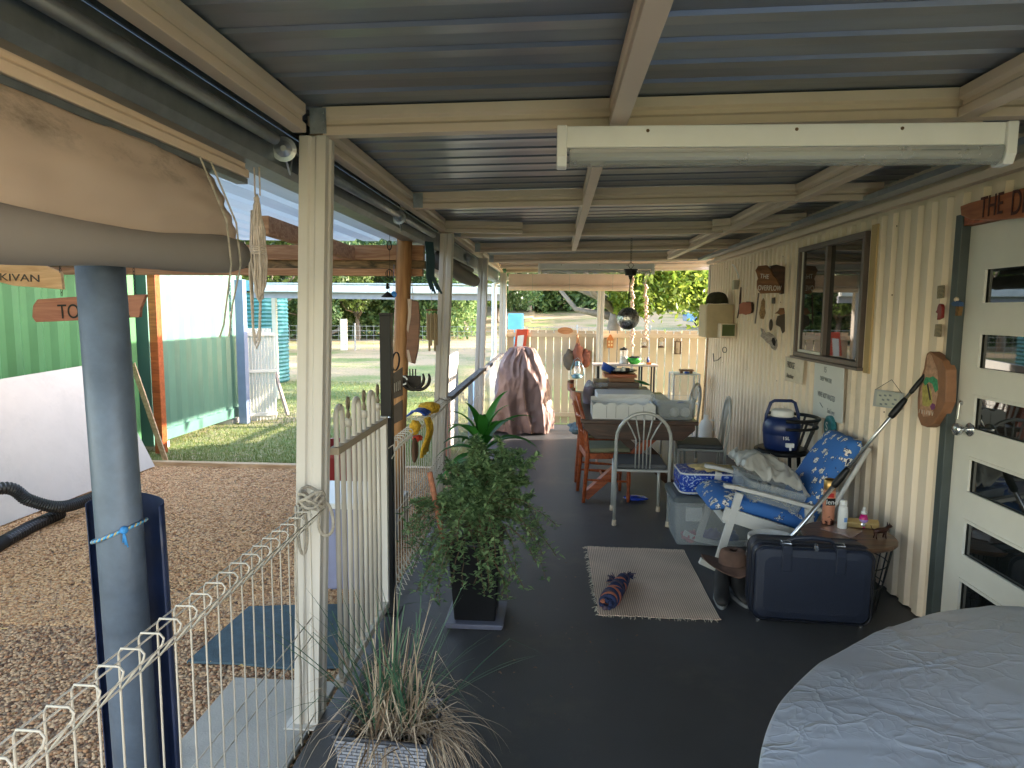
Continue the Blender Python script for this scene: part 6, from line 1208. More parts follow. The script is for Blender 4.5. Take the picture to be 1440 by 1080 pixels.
c = V((1.79, 3.93, tz)); pk = T('spray_bottle', 'small magenta spray bottle with a white top at the back of the side table', 'bottle'); g = MB(); g.lathe([(.022, 0), (.025, .006), (.024, .055), (.016, .078)], (c.x, c.y, tz+.001), n=22); m, nt, b = newmat('magenta'); b.inputs['Base Color'].default_value = (.45, .01, .16, 1); b.inputs['Roughness'].default_value = .2; P(pk, 'body', g, m, smooth=True)
g = MB(); g.lathe([(.016, .079), (.016, .095), (.008, .098), (.008, .118), (.004, .12)], (c.x, c.y, tz), n=16); P(pk, 'nozzle', g, M['whitepl'], smooth=True); g = MB(); g.lathe([(.0252, .02), (.0246, .05)], (c.x, c.y, tz), n=22, cap=False); P(pk, 'label', g, mat('label_violet', (.3, .2, .5), .4), smooth=True)
# small metal dog figure
df = MB(); c = V((1.80, 3.74, tz)); df.m = Matrix.Translation(c) @ Matrix.Rotation(radians(15), 4, 'Z')
df.tube([(-.04, 0, .042), (-.015, 0, .045), (.02, 0, .045), (.035, 0, .052), (.045, 0, .064), (.058, 0, .066), (.07, 0, .062)], [.010, .016, .017, .012, .010, .010, .004], 10)
for x in (-.033, .026):
    for s_ in (-1, 1): df.tube([(x, s_*.008, .04), (x+.004*s_, s_*.011, .02), (x, s_*.012, .001)], [.007, .0045, .004], 7)
df.tube([(-.04, 0, .048), (-.058, 0, .06), (-.066, 0, .08)], [.005, .003, .001], 6)
for s_ in (-1, 1): df.tube([(.046, s_*.006, .07), (.045, s_*.01, .088)], [.005, .001], 6)
S('dog_figure', df, mat('dark_bronze', (.05, .02, .015), .35, .5), 'little dark bronze dog figure at the right edge of the side table', 'figurine', smooth=True)
# ================================================================ WALL DECOR
WD = 1.972
def wallpoly(name, pts, th, mt, lab, cat, par=None, x=WD, pname=None, bevel=.002, grp=None):
    g = MB(); g.prism([wx(px, py, x-th) for px, py in pts], (th, 0, 0))
    if par: return P(par, pname or name, g, mt, bevel=bevel)
    return S(name, g, mt, lab, cat, grp, bevel=bevel)
def wt_(par, s, size, px, py, x, mt, sx=1, slope=0): o = wx(px, py, x); text(par, s, size, o, (0, -1, slope), (0, 0, 1), mt, .0006, font_sx=sx)
# meter box, small box, cap
mb1 = T('meter_box', 'cream electrical meter box at the far end of the wall', 'meter box'); g = MB(); y = 7.75; a = wy(993, 475, y); b_ = wy(1027, 428, y); g.box((a.x, y, a.z), (WD, y+.42, b_.z)); P(mb1, 'body', g, mat('meter_cream', (.50, .42, .27), .45), bevel=.006)
g = MB(); g.box((a.x-.006, y+.02, a.z+.02), (a.x-.001, y+.40, b_.z-.02)); P(mb1, 'door', g, bpy.data.materials['meter_cream'])
y = 7.60; a = wy(1013, 475, y); b_ = wy(1027, 455, y); mb2 = T('switch_box', 'small box with a green window at the corner of the meter box', 'box'); g = MB(); g.box((a.x, y, a.z), (WD, y+.145, b_.z)); P(mb2, 'body', g, M['wall'], bevel=.004); g = MB(); g.box((a.x+.015, y-.004, a.z+.02), (WD-.015, y-.0005, b_.z-.012)); P(mb2, 'window', g, mat('green_window', (.06, .09, .02), .15))
c = wy(1008, 427, 7.95); cpp = T('cap', 'dark green army cap lying on top of the meter box', 'cap'); g = MB()
def cr_(uu, vv): a = 2*pi*uu; r = .13*cos(vv*pi/2)**.7; return (c.x+r*cos(a)*.95, c.y+r*sin(a), c.z+.002+.13*sin(vv*pi/2)**.8+.006*noise.noise(V((a, vv*4, 0))))
M['army'] = mat('army_cloth', (.035, .035, .02), .9, var=.4, vs=14); g.grid(cr_, 30, 10); P(cpp, 'crown', g, M['army'], smooth=True); g = MB(); g.prism([(c.x-.04-.12*sin(t), c.y-.10*cos(t), c.z+.002) for t in [pi*i/10 for i in range(11)]], (0, 0, .008)); P(cpp, 'peak', g, M['army'])
cd = T('isolator_switch', 'small grey switch hanging on the conduit above the meter box', 'switch'); a = wx(1035, 394, WX-.03); g = MB(); g.box((a.x-.03, a.y-.035, a.z-.10), (WD, a.y+.035, a.z)); P(cd, 'body', g, mat('switch_grey', (.4, .38, .3), .5), bevel=.006)
# THE OVERFLOW sign
ov = T('timber_sign', 'brown rough timber sign lettered THE OVERFLOW high on the wall before the window', 'sign'); y = 6.05
pts = [(1062, 380), (1066, 374), (1078, 373), (1083, 378), (1087, 388), (1092, 392), (1097, 405), (1097, 412), (1082, 412), (1069, 413), (1064, 405), (1064, 395), (1066, 392)]
g = MB(); g.prism([wy(px, py, y) for px, py in pts], (0.02, .03, 0)); P(ov, 'board', g, M['brownwood'], bevel=.003)
g = MB(); g.prism([wy(px, py, y+.05) for px, py in ((1083, 374), (1092, 372), (1104, 375), (1108, 386), (1106, 412), (1098, 414), (1094, 398), (1086, 386))], (.0, .04, 0)); P(ov, 'dark_shape', g, M['darkwood'], bevel=.003)  # dark shape set behind the right half of the lettered board
def tl(s, px, py, sz, sx, sl=0): o = wy(px, py, y-.004); text(ov, s, sz, o, (1, 0, sl), (0, 0, 1), M['whitepl'], .001, font_sx=sx)
tl('THE', 1068.5, 391, .055, .75, -.1); tl('OVERFLOW', 1065.5, 408, .062, .60, -.02)
g = MB(); a = wy(1067, 412, y); g.tube([a, wy(1062, 455, y)], .007, 6); P(ov, 'stick', g, M['darkwood'])
# pink plate with stick
pk2 = T('small_plaque', 'pink oval timber plaque with a dark back beside the twisted stick', 'plaque'); y = 7.0
g = MB(); g.prism([wy(px, py, y) for px, py in ((1040, 428), (1045, 425), (1056, 425), (1057, 435), (1056, 440), (1049, 443), (1044, 441), (1040, 442))], (0, .02, 0)); P(pk2, 'face', g, mat('pink_timber', (.42, .18, .13), .7, var=.2), bevel=.002)
g = MB(); g.prism([wy(px, py, y+.025) for px, py in ((1050, 424), (1059, 425), (1062, 432), (1059, 440), (1052, 442))], (0, .03, 0)); P(pk2, 'back', g, M['darkwood'])
g = MB(); g.tube([wx(1042, 404, WD-.01), wx(1041, 420, WD-.02), wx(1040, 432, WD-.012), wx(1037, 447, WD-.01)], [.008, .012, .01, .007], 6); S('stick', g, M['darkwood'], 'thin dark twisted stick on the wall behind the pink plaque', 'stick')
y = 6.35; g = MB(); g.prism([wy(px, py, y) for px, py in ((1071, 424), (1074, 419), (1076, 424), (1076, 434), (1077, 440), (1074, 449), (1070, 448), (1068, 440), (1070, 432)) ], (0, .02, 0)); S('carved_paddle', g, mat('bark_tan', (.3, .2, .11), .8, var=.5, vs=60), 'tan mottled carved paddle on the wall under the THE OVERFLOW sign', 'carving', bevel=.002)
wallpoly('small_tile', [(1085, 419), (1089, 418), (1089, 427), (1085, 427)], .008, M['brownplate'], 'tiny dark square tile on the wall left of the window', 'tile')
g = MB(); g.ball(wx(1084, 457, WD-.02), (.016, .03, .055), 10, 8); S('small_carving', g, M['brownplate'], 'tiny dark pod shaped carving between the paddle and the bird', 'carving', smooth=True)
bd2 = T('bird_carving', 'dark kingfisher shaped wall carving against the window edge', 'carving'); g = MB(); y = 5.82
g.prism([wy(px, py, y) for px, py in ((1090, 441), (1095, 437), (1097, 433), (1103, 433), (1104, 441), (1098, 443), (1094, 441))], (0, .02, 0)); P(bd2, 'head', g, M['brownwood'], bevel=.002); g = MB(); g.prism([wy(px, py, y) for px, py in ((1092, 452), (1094, 444.5), (1098, 443.2), (1104, 441.2), (1104, 466), (1101, 469), (1098, 460), (1092, 457))], (0, .02, 0)); P(bd2, 'body', g, M['brownplate'], bevel=.002)
liz = T('lizard_carving', 'grey carved lizard curled on the wall below the bird carving', 'carving'); g = MB(); y = 6.2; g.prism([wy(px, py, y) for px, py in ((1070, 461), (1074, 463), (1077, 468), (1082, 467), (1088, 471), (1093, 478), (1094, 486), (1091, 493), (1086, 490), (1083, 484), (1079, 482), (1075, 477), (1070, 473), (1072, 468))], (0, .02, 0)); P(liz, 'body', g, mat('grey_carve', (.30, .28, .27), .7, var=.5, vs=50), bevel=.003)
g = MB(); g.prism([wy(px, py, y-.002) for px, py in ((1086, 475), (1089, 475), (1091, 481), (1090, 487), (1087, 485), (1085, 479))], (0, .001, 0)); P(liz, 'hollow', g, M['black'])
# hook and rings at wall end
g = MB(); g.tube([wy(1003, 497, 8.3), wy(1004, 508, 8.3), wy(1010, 506, 8.3), wy(1014, 502, 8.3)], .006, 6); g.tube([wy(1019+3*cos(t), 492+4*sin(t), 7.9) for t in [2*pi*i/10 for i in range(10)]], .005, 5, closed=True); S('wall_hook', g, M['iron'], 'small curly iron hook on the wall under the meter box', 'hook')
# paper + whiteboard
pp_ = T('paper_sign', 'glossy plastic sleeved paper sign lettered FRIDGE under the window', 'sign'); g = MB(); x = WD-.01
g.prism([wx(px, py, x) for px, py in ((1104.5, 501), (1131, 505), (1128, 541), (1104, 535))], (.003, 0, 0)); P(pp_, 'sheet', g, mat('paper_tan', (.55, .48, .36), .15, var=.1, vs=20))
o = wx(1106.5, 516, x-.003); text(pp_, 'FRIDGE', .075, o, (0, -1, -.02), (0, 0, 1), M['black'], .0006, font_sx=.75); o = wx(1106, 530, x-.003); text(pp_, 'Another', .055, o, (0, -1, -.02), (0, 0, 1), M['black'], .0006, font_sx=.9)
wbd = T('whiteboard', 'white sheet with faint handwriting reading WINE NOT WASTED under the window', 'sign'); g = MB()
g.prism([wx(px, py, x) for px, py in ((1146, 508), (1187, 515), (1184, 596), (1143, 583))], (.004, 0, 0)); P(wbd, 'sheet', g, mat('sheet_white', (.60, .62, .60), .35, var=.04))
GI = mat('faint_ink', (.22, .24, .26), .7)
for s_, px, py, sz, sx in (('15', 1158, 523, .06, .9), ('DEEP WATER', 1153, 534, .045, .8), ('WINE NOT WASTED', 1149.5, 556, .055, .62), ('Soul Lover', 1163, 580, .05, .6)):
    o = wx(px, py, x-.002); text(wbd, s_, sz, o, (0, -1, -.03), (0, 0, 1), GI, .0006, font_sx=sx)
g = MB(); p = wx(1153, 566, x-.002); g.bar(p, wx(1157, 573, x-.002), .001, .006, up=(1, 0, 0)); P(wbd, 'doodle', g, GI)
tl_ = T('teal_tin', 'round teal tin with a white swirl behind the bar chair back', 'tin'); c = wx(1167, 600, WD-.02); g = MB(); g.lathe([(.075, 0), (.08, .01), (.08, .03), (.07, .035)], (WD-.002, c.y, c.z), n=24, axis=(-1, 0, 0)); P(tl_, 'tin', g, mat('teal', (.02, .16, .2), .4)); text(tl_, 'S', .09, (WD-.04, c.y+.03, c.z-.03), (0, -1, 0), (0, 0, 1), M['whitepl'], .0006)
# hanging small sign
hs = T('hanging_sign', 'small grey framed notice hung by wire behind the telescopic pole', 'sign'); g = MB(); x = WD-.012; g.prism([wx(px, py, x) for px, py in ((1230, 547), (1270, 553), (1267, 576), (1227, 571))], (.01, 0, 0)); P(hs, 'frame', g, M['grey'], bevel=.002)
g = MB(); g.prism([wx(px, py, x-.002) for px, py in ((1234, 550), (1265, 555), (1263, 573), (1231, 569))], (.001, 0, 0)); P(hs, 'notice', g, mat('notice', (.55, .55, .47), .5))
for k in range(9): o = wx(1236+(k*7)%24, 555.5+6*(k//3), x-.003); g = MB(); g.box((o.x, o.y-.03, o.z-.006), (o.x+.001, o.y, o.z+.004)); P(hs, 'faded_line', g, GI)
g = MB(); g.tube([wx(1231, 548, x), wx(1254, 534, x), wx(1268, 553, x)], .0015, 4); P(hs, 'wire', g, M['iron'])
# carved plaque
cq = T('carved_plaque', 'oval carved timber slab painted with a palm tree beside the door', 'plaque'); x = WD-.055
pts = [(1303, 497), (1307, 494), (1312, 497), (1325, 507), (1330, 520), (1330, 545), (1329, 565), (1323, 580), (1313, 596), (1303, 601), (1295, 598), (1290, 585), (1290, 560), (1293, 535), (1299, 518), (1301, 505)]
g = MB(); g.prism([wx(px, py, x) for px, py in pts], (.053, 0, 0)); P(cq, 'slab', g, mat('slab_brown', (.26, .12, .06), .55, var=.2, vs=14), bevel=.004)
def pq(name, pts, mt, dx_): g = MB(); g.prism([wx(px, py, x-dx_) for px, py in pts], (.001, 0, 0)); P(cq, name, g, mt)
pq('carved_face', [(1304, 500), (1307, 497), (1310, 500), (1318, 520), (1320, 545), (1316, 570), (1307, 585), (1298, 586), (1294, 575), (1294, 552), (1299, 528), (1303, 515)], mat('carved_face', (.45, .26, .17), .7, var=.35, vs=40), .002)
pq('painted_hill', [(1297, 570), (1297, 545), (1301, 536), (1309, 548), (1311, 566), (1305, 572)], mat('paint_yellow', (.42, .36, .10), .7, var=.3, vs=50), .003)
pq('painted_palm', [(1298, 538), (1302, 530), (1307, 531), (1312, 529), (1318, 534), (1319, 548), (1315, 552), (1311, 540), (1306, 537), (1301, 542)], mat('paint_green', (.05, .28, .14), .7, var=.4, vs=60), .004)
pq('painted_trunk', [(1303, 540), (1305, 540), (1309, 562), (1307, 563)], M['brownplate'], .0045)
pq('painted_flower', [(1308, 572), (1311, 567), (1315, 569), (1314, 575), (1310, 577)], mat('paint_purple', (.18, .05, .15), .7), .0048)
mat('letter_cream', (.55, .45, .38), .7)
for k in range(9): o = wx(1293.5+k*2.1+(k > 3)*2, 575+k*.5, x-.004); g = MB(); g.tube([o, o+V((0, .006*(-1)**k, -.022))], .0016, 4); P(cq, 'carved_stroke', g, bpy.data.materials['letter_cream'])
# five small plaques
M['tin'] = mat('tin_plaque', (.25, .2, .12), .6, var=.5, vs=70)
for pts, lab in (([(1318, 402), (1327, 401), (1326, 419), (1317, 420)], 'top small square tin plaque left of the door'), ([(1315, 456), (1323, 456), (1322, 474), (1313, 473)], 'middle small square tin plaque under the red figure'), ([(1337, 464), (1344, 465), (1343, 483), (1335, 482)], 'lowest small square tin plaque against the door frame')):
    q = wallpoly('tin_plaque', pts, .008, M['tin'], lab, 'plaque', grp='small tin plaques beside the door')
g = MB(); g.prism([wx(px, py, WD-.02) for px, py in ((1318, 431), (1320, 427), (1323, 428), (1324, 432), (1323, 447), (1317, 450), (1318, 441), (1315, 439), (1317, 436))], (.018, 0, 0)); S('wall_figure', g, mat('red_enamel', (.22, .02, .015), .45), 'small dark red hydrant shaped figure between two tin plaques', 'figure', bevel=.003)
fg = T('wall_figure', 'small wall figure of a blue topped wicker basket beside the door frame', 'figure'); g = MB(); g.prism([wx(px, py, WD-.02) for px, py in ((1340, 431), (1349, 431), (1347, 444), (1341, 444))], (.018, 0, 0)); P(fg, 'basket', g, mat('basket', (.16, .08, .02), .7, var=.4, vs=80)); g = MB(); g.prism([wx(px, py, WD-.024) for px, py in ((1337, 427), (1343, 422), (1349, 425), (1349, 430.5), (1340, 430.5))], (.02, 0, 0)); P(fg, 'blue_top', g, mat('fig_blue', (.03, .08, .2), .6)); g = MB(); g.ball(wx(1345, 421, WD-.02), .012, 8, 6); P(fg, 'head', g, M['rubber'])
# THE DEN sign
dn = T('timber_sign', 'orange timber sign lettered THE DEN above the white door', 'sign'); x = WX-.06; g = MB()
g.prism([wx(px, py, x) for px, py in ((1350, 290), (1363, 285), (1440, 264), (1475, 254), (1480, 290), (1465, 300), (1440, 306), (1400, 310), (1375, 309), (1365, 309), (1351, 303))], (.025, 0, 0)); P(dn, 'board', g, woodmat('den_wood', (.24, .06, .015), (.42, .14, .04), .4, sc=(8, 1, 8)), bevel=.004)
o = wx(1377, 307, x-.002); text(dn, 'THE', .135, o, (0, -1, -.0), (0, 0, 1), mat('dark_red_ink', (.05, .006, .004), .6), .0012, font_sx=.66); o = wx(1420, 303, x-.002); text(dn, 'DEN', .15, o, (0, -1, 0), (0, 0, 1), bpy.data.materials['dark_red_ink'], .0012, font_sx=.62)
# ================================================================ END FENCE DECOR
y = FY-.05
sb = T('red_sledge_sign', 'red framed board with a white centre above the covered barbecue', 'sign'); g = MB(); g.prism([wy(*p, y-.04) for p in ((722, 493), (727, 463), (743, 463), (738, 495), (722, 495))], (0, .03, 0)); P(sb, 'frame', g, mat('red_orange', (.55, .06, .02), .45), bevel=.004)
g = MB(); g.prism([wy(*p, y-.045) for p in ((726, 495), (728, 472), (737, 471), (734, 496))], (0, .004, 0)); P(sb, 'panel', g, M['whitepl'])
g = MB(); c = wy(795, 465, y-.03); g.lathe([(.10, 0), (.13, .006), (.13, .014), (.10, .01)], (0, 0, 0), n=24, axis=(0, -1, 0)); g.v = [(c.x+vx, c.y+vy, c.z+vz*.45) for vx, vy, vz in g.v]; S('oval_plaque', g, M['orangewood'], 'orange oval timber plaque on the top rail of the slat fence', 'plaque')
bpk = T('backpack', 'brown leather and canvas backpack hanging on the slat fence', 'backpack'); y2 = FY-.16
for k, (px, py, rx, rz_, mt) in enumerate(((801, 506, .10, .17, 'canvas_b'), (813, 501, .09, .2, 'leather'), (824, 504, .09, .15, 'leather'))):
    c = wy(px, py, y2+.03*(k != 1)); g = blob((c.x, c.y, c.z), (rx, .09, rz_), .35, 2.2, 22, 14); P(bpk, 'pouch', g, mat(mt+str(k), (.10, .08, .06) if k == 0 else (.20, .06, .035), .7, var=.3), smooth=True)
g = MB(); a = wy(812, 471, y-.03); g.tube([a, wy(811, 485, y2+.08), wy(808, 500, y2+.03)], .018, 6); g.tube([a, wy(815, 485, y2+.08), wy(818, 500, y2+.03)], .014, 6); P(bpk, 'strap', g, M['orangewood'])
def lantern(px, py, yy, s, label, mt, name='hurricane_lantern', par=None):
    t = T(name, label, 'lantern'); c = wy(px, py, yy); k = s
    g = MB(); g.lathe([(.055, 0), (.06, .01), (.06, .035), (.045, .045), (.03, .055)], (c.x, c.y, c.z), n=18); P(t, 'tank', g, mt, smooth=True)
    g = MB(); g.lathe([(.03, .055), (.042, .085), (.042, .11), (.028, .145)], c, n=18, cap=False); P(t, 'globe', g, M['clear'], smooth=True)
    g = MB(); g.lathe([(.032, .146), (.036, .155), (.024, .165), (.028, .185), (.02, .2)], c, n=16); P(t, 'hood', g, mt, smooth=True)
    g = MB(); 
    for s_ in (-1, 1): g.tube([c+V((s_*.055, 0, .02)), c+V((s_*.075, 0, .05)), c+V((s_*.07, 0, .12)), c+V((s_*.045, 0, .17)), c+V((s_*.02, 0, .18))], .007, 6)
    g.tube([c+V((-.06, 0, .14)), c+V((-.04, -.02, .21)), c+V((0, -.02, .24)), c+V((.04, -.02, .21)), c+V((.06, 0, .14))], .003, 5); P(t, 'frame', g, mt)
    for o in tree_of(t):
        if o.type == 'MESH': o.data.transform(Matrix.Translation(c) @ Matrix.Scale(k, 4) @ Matrix.Translation(-c))
    return t
lantern(811.5, 532, 10.3, 1.32, 'teal blue hurricane lantern hanging in front of the backpack', mat('lantern_teal', (.10, .19, .22), .4, .3))
for k, (px, py, mt, lab, s_) in enumerate(((858, 489, mat('lant_or', (.5, .17, .04), .5), 'orange house shaped tin lantern on the slat fence', 1), (906, 489, M['rust'], 'left of two rusty wire handled candle lanterns on the slat fence', 1), (930, 489, M['rust'], 'right of two rusty wire handled candle lanterns on the slat fence', 1), (953, 497, M['rust'], 'dark framed box lantern at the right of the slat fence', 1))):
    t = T('small_lantern', lab, 'lantern', 'little lanterns on the slat fence'); c = wy(px, py, FY-.10)
    if k == 0: g = MB(); g.box((c.x-.05, c.y-.04, c.z), (c.x+.05, c.y+.04, c.z+.13)); P(t, 'body', g, mt); g = MB(); g.box((c.x-.058, c.y-.05, c.z+.131), (c.x+.058, c.y+.05, c.z+.22), .2); P(t, 'roof', g, mt); 
    if k == 0:
        for qx in (-.022, .022):
            for qz in (.03, .085): g = MB(); g.box((c.x+qx-.013, c.y-.043, c.z+qz), (c.x+qx+.013, c.y-.0405, c.z+qz+.035)); P(t, 'pane', g, mat('lantern_glass', (.75, .55, .3), .3) if 'lantern_glass' not in bpy.data.materials else bpy.data.materials['lantern_glass'])
    if k in (1, 2):
        g = MB(); g.lathe([(.05, 0), (.055, .01), (.04, .03), (.012, .035)], c, n=14); P(t, 'dish', g, mt); g = MB()
        for s2 in (-1, 1): g.tube([c+V((s2*.045, 0, .02)), c+V((s2*.05, 0, .08)), c+V((s2*.03, 0, .13))], .004, 5)
        g.tube([c+V((.055*cos(a), 0, .11+.06*sin(a))) for a in [pi*i/8 for i in range(9)]], .004, 5); P(t, 'handle', g, mt); g = MB(); g.lathe([(.03, .036), (.034, .07), (.025, .1)], c, n=14, cap=False); P(t, 'glass', g, M['clear'])
    if k == 3:
        g = MB()
        for sx_ in (-.05, .038): g.box((c.x+sx_, c.y-.04, c.z), (c.x+sx_+.012, c.y+.04, c.z+.19))
        g.box((c.x-.05, c.y-.04, c.z-.012), (c.x+.05, c.y+.04, c.z-.0005)); g.box((c.x-.055, c.y-.045, c.z+.1905), (c.x+.055, c.y+.045, c.z+.205)); P(t, 'frame', g, mt); g = MB(); g.lathe([(.02, 0), (.02, .09)], c, n=12); P(t, 'candle', g, M['rubber']); g = MB(); g.tube([c+V((.025*cos(a), 0, .22+.025*sin(a))) for a in [2*pi*i/10 for i in range(10)]], .003, 5, closed=True); P(t, 'ring', g, mt)
    g = MB(); g.tube([c+V((0, .05, .2)), (c.x, FY-.001, c.z+.22)], .003, 4); P(t, 'nail', g, M['iron'])
# shell garlands
M['shell'] = mat('shells', (.72, .52, .42), .5, var=.3, vs=20)
for k, (px0, py0, py1, lab) in enumerate(((889, 385, 492, 'pale shell garland hanging by the mirror ball rod'), (908, 400, 478, 'pinkish shell garland hanging right of the mirror ball'))):
    g = MB(); yy = 10.4; py = py0
    while py < py1:
        c = wy(px0+U(-2.2, 2.2), py, yy); r = U(.012, .028); g.ball(c, (r, r*.5, r*.9), 7, 5); py += 1.6
    a = wy(px0, 384, yy); g.tube([a, wy(px0, py1, yy)], .002, 4); S('shell_garland', g, M['shell'], lab, 'garland', 'shell garlands at the far end', smooth=True)
# ================================================================ PLANTS
def leaf(g, p, d, w, up, droop=0, segs=2):
    d = V(d); L_ = d.length; dn_ = d.normalized(); s = dn_.cross(V(up)); s = s.normalized() if s.length > 1e-4 else V((1, 0, 0)); n_ = s.cross(dn_)
    pts = [V(p), V(p)+d*.45+s*w/2+n_*.1*w, V(p)+d-n_*droop, V(p)+d*.45-s*w/2+n_*.1*w, V(p)+d*.5-n_*.12*w]
    g.add(pts, [(0, 1, 4), (1, 2, 4), (2, 3, 4), (3, 0, 4)])
# square black pot with shrub
bp_ = T('potted_shrub', 'bushy small leaved shrub in a tall square black pot', 'plant'); a = fl(633, 884); b_ = fl(700, 886); pw = .27; px_, py_ = (a.x+b_.x)/2, a.y+pw/2
random.seed(21)
g = MB(); g.box((px_-pw*.40, py_-pw*.40, .03), (px_+pw*.40, py_+pw*.40, .455), 1.28); P(bp_, 'pot', g, M['black'], bevel=.01); g = MB(); g.box((px_-pw*.40*1.33, py_-pw*.40*1.33, .455), (px_+pw*.4*1.33, py_+pw*.4*1.33, .478)); P(bp_, 'pot_rim', g, M['black'], bevel=.004)
g = MB(); g.box((px_-.145, py_-.145, .003), (px_+.145, py_+.145, .035), 1.08); P(bp_, 'saucer', g, mat('saucer', (.13, .14, .2), .4), bevel=.008)
stems, leaves = MB(), MB()
def frond(p, d, L_, r, depth, dens):
    pts = [V(p)]; d = V(d).normalized(); n = 9
    for i in range(n):
        d = (d+V((U(-.18, .18), U(-.18, .18), U(-.12, .10)-.02*(i/n)*(1 if depth else .8)))).normalized(); pts.append(pts[-1]+d*(L_/n))
    stems.tube(pts, [r*(1-.75*i/n) for i in range(n+1)], 5)
    for i in range(1 if depth else 3, n+1):
        if depth < 2 and random.random() < (.75 if depth == 0 else .45): frond(pts[i], d+V((U(-1, 1), U(-1, 1), U(-.5, .7))), L_*U(.3, .5), r*.5, depth+1, dens)
        for k in range(dens if depth else dens//2):
            t = U(0, 1); q = pts[i-1].lerp(pts[i], t); ld = (V((U(-1, 1), U(-1, 1), U(-.35, .8)))).normalized()*U(.022, .042); leaf(leaves, q, ld, U(.014, .023), (U(-.3, .3), U(-.3, .3), 1), .003)
for k in range(30):
    a_ = 2*pi*k/30+U(-.2, .2); tilt = U(.05, .7); d = V((cos(a_)*sin(tilt)*1.0, sin(a_)*sin(tilt)*.9, cos(tilt))); frond((px_+U(-.07, .07), py_+U(-.07, .07), .46), d, U(.24, .40), .004, 0, 3)
for k in range(60):   # trailing stems
    a_ = U(-pi*1.15, pi*.35); r0_ = U(.05, .16); d = V((cos(a_), sin(a_)*.7, U(-.3, .8))); pts = [V((px_+r0_*cos(a_), py_+r0_*sin(a_), U(.47, .68)))]
    for i in range(10):
        d = (d+V((U(-.25, .25), U(-.25, .25), U(-.32, -.08)))).normalized(); pts.append(pts[-1]+d*.036)
        for j in range(5): leaf(leaves, pts[-1]+V((U(-.015, .015), U(-.015, .015), U(-.015, .015))), V((U(-1, 1), U(-1, 1), U(-.4, .6))).normalized()*U(.022, .042), U(.014, .022), (0, 0, 1), .003)
    stems.tube(pts, .002, 4)
print('leaves', len(leaves.f)//4)
P(bp_, 'stems', stems, mat('stem', (.12, .08, .04), .8)); P(bp_, 'foliage', leaves, leafmat('shrub_leaf', (.07, .15, .06), (.34, .48, .22), .38))
g = MB(); a = wy(604, 664, 3.42); b_ = wy(626, 772, 3.42); pts = [a.lerp(b_, i/30) for i in range(31)]; g.tube(pts, [.0155 if i % 2 else .0145 for i in range(31)], 10); S('coir_stake', g, mat('coir_stake', (.42, .17, .10), .85, var=.3, vs=60, bump=.5), 'pink brown plant stake leaning in the square black pot', 'stake')
g = MB(); g.tube([wy(643, 655, 3.5), wy(652, 725, 3.5), (px_, 3.5, .46)], .006, 6); S('plant_cane', g, M['rust'], 'thin dark cane standing in the square black pot', 'cane')
# dracaena
dc = T('dracaena', 'strappy bright green corn plant in a grey pot behind the shrub', 'plant'); c = fl(680, 800); cy = 4.25; cx_ = wy(679, 700, cy).x; 
g = MB(); g.lathe([(.085, 0), (.10, .44), (.108, .445), (.108, .475), (.098, .476), (.094, .44)], (cx_, cy, 0), n=26); P(dc, 'pot', g, mat('grey_pot', (.33, .33, .35), .5, var=.1), smooth=False)
g = MB(); g.tube([(cx_, cy, .42), (cx_+.004, cy, .56), (cx_, cy, .76)], [.022, .02, .018], 10); P(dc, 'trunk', g, mat('cane_trunk', (.42, .30, .22), .8, var=.3, vs=30))
g = MB(); random.seed(4)
for k in range(26):
    t = k/26; a_ = k*2.4; el = 1.35-1.35*t+U(-.1, .1); L_ = U(.30, .46); w = .066; base_ = V((cx_, cy, .80-.10*t)); d = V((cos(a_)*cos(el), sin(a_)*cos(el), sin(el))); pts = [base_]; ns_ = 12
    for i in range(ns_): d = (d+V((0, 0, -.05-.17*(i/ns_)))).normalized(); pts.append(pts[-1]+d*(L_/ns_))
    rows = []
    for i, p in enumerate(pts):
        tt = i/ns_; ww = w*(.35+.65*sin(min(1, tt*2.2)*pi/2))*(1-max(0, tt-.5)/.5)**.8+.001; dd = (pts[min(i+1, ns_)]-pts[max(0, i-1)]).normalized(); s = dd.cross(V((0, 0, 1))); s = s.normalized() if s.length > .01 else V((-sin(a_), cos(a_), 0)); nn = s.cross(dd)
        rows += [p-s*ww/2+nn*ww*.18, p, p+s*ww/2+nn*ww*.18]
    g.add(rows, [(3*i+j, 3*i+j+1, 3*i+j+4, 3*i+j+3) for i in range(ns_) for j in range(2)])
P(dc, 'leaves', g, leafmat('strap_leaf', (.02, .13, .015), (.08, .34, .05), .35), smooth=True)
# wicker planter with grass
wp_ = T('wicker_planter', 'grey wicker planter of half dead strappy grass beside the pool gate', 'plant'); random.seed(12)
a = wy(470, 1034, 1.97); b_ = wy(602, 1048, 1.95); W0 = b_.x-a.x; z1 = (a.z+b_.z)/2; mm = Matrix.Translation((a.x, 1.96, 0)) @ Matrix.Rotation(radians(-4), 4, 'Z')
m, nt, b = newmat('wicker'); N = nt.nodes.new; tc = N('ShaderNodeTexCoord'); br = N('ShaderNodeTexBrick'); mp = N('ShaderNodeMapping'); mp.inputs['Rotation'].default_value = (radians(90), 0, 0); lk(nt, tc.outputs['Object'], mp.inputs[0]); lk(nt, mp.outputs[0], br.inputs[0])
br.inputs['Scale'].default_value = 1; br.inputs['Brick Width'].default_value = .034; br.inputs['Row Height'].default_value = .0125; br.inputs['Mortar Size'].default_value = .0022; br.inputs['Mortar Smooth'].default_value = 1; br.inputs['Color1'].default_value = (.22, .235, .28, 1); br.inputs['Color2'].default_value = (.29, .305, .35, 1); br.inputs['Mortar'].default_value = (.12, .125, .15, 1)
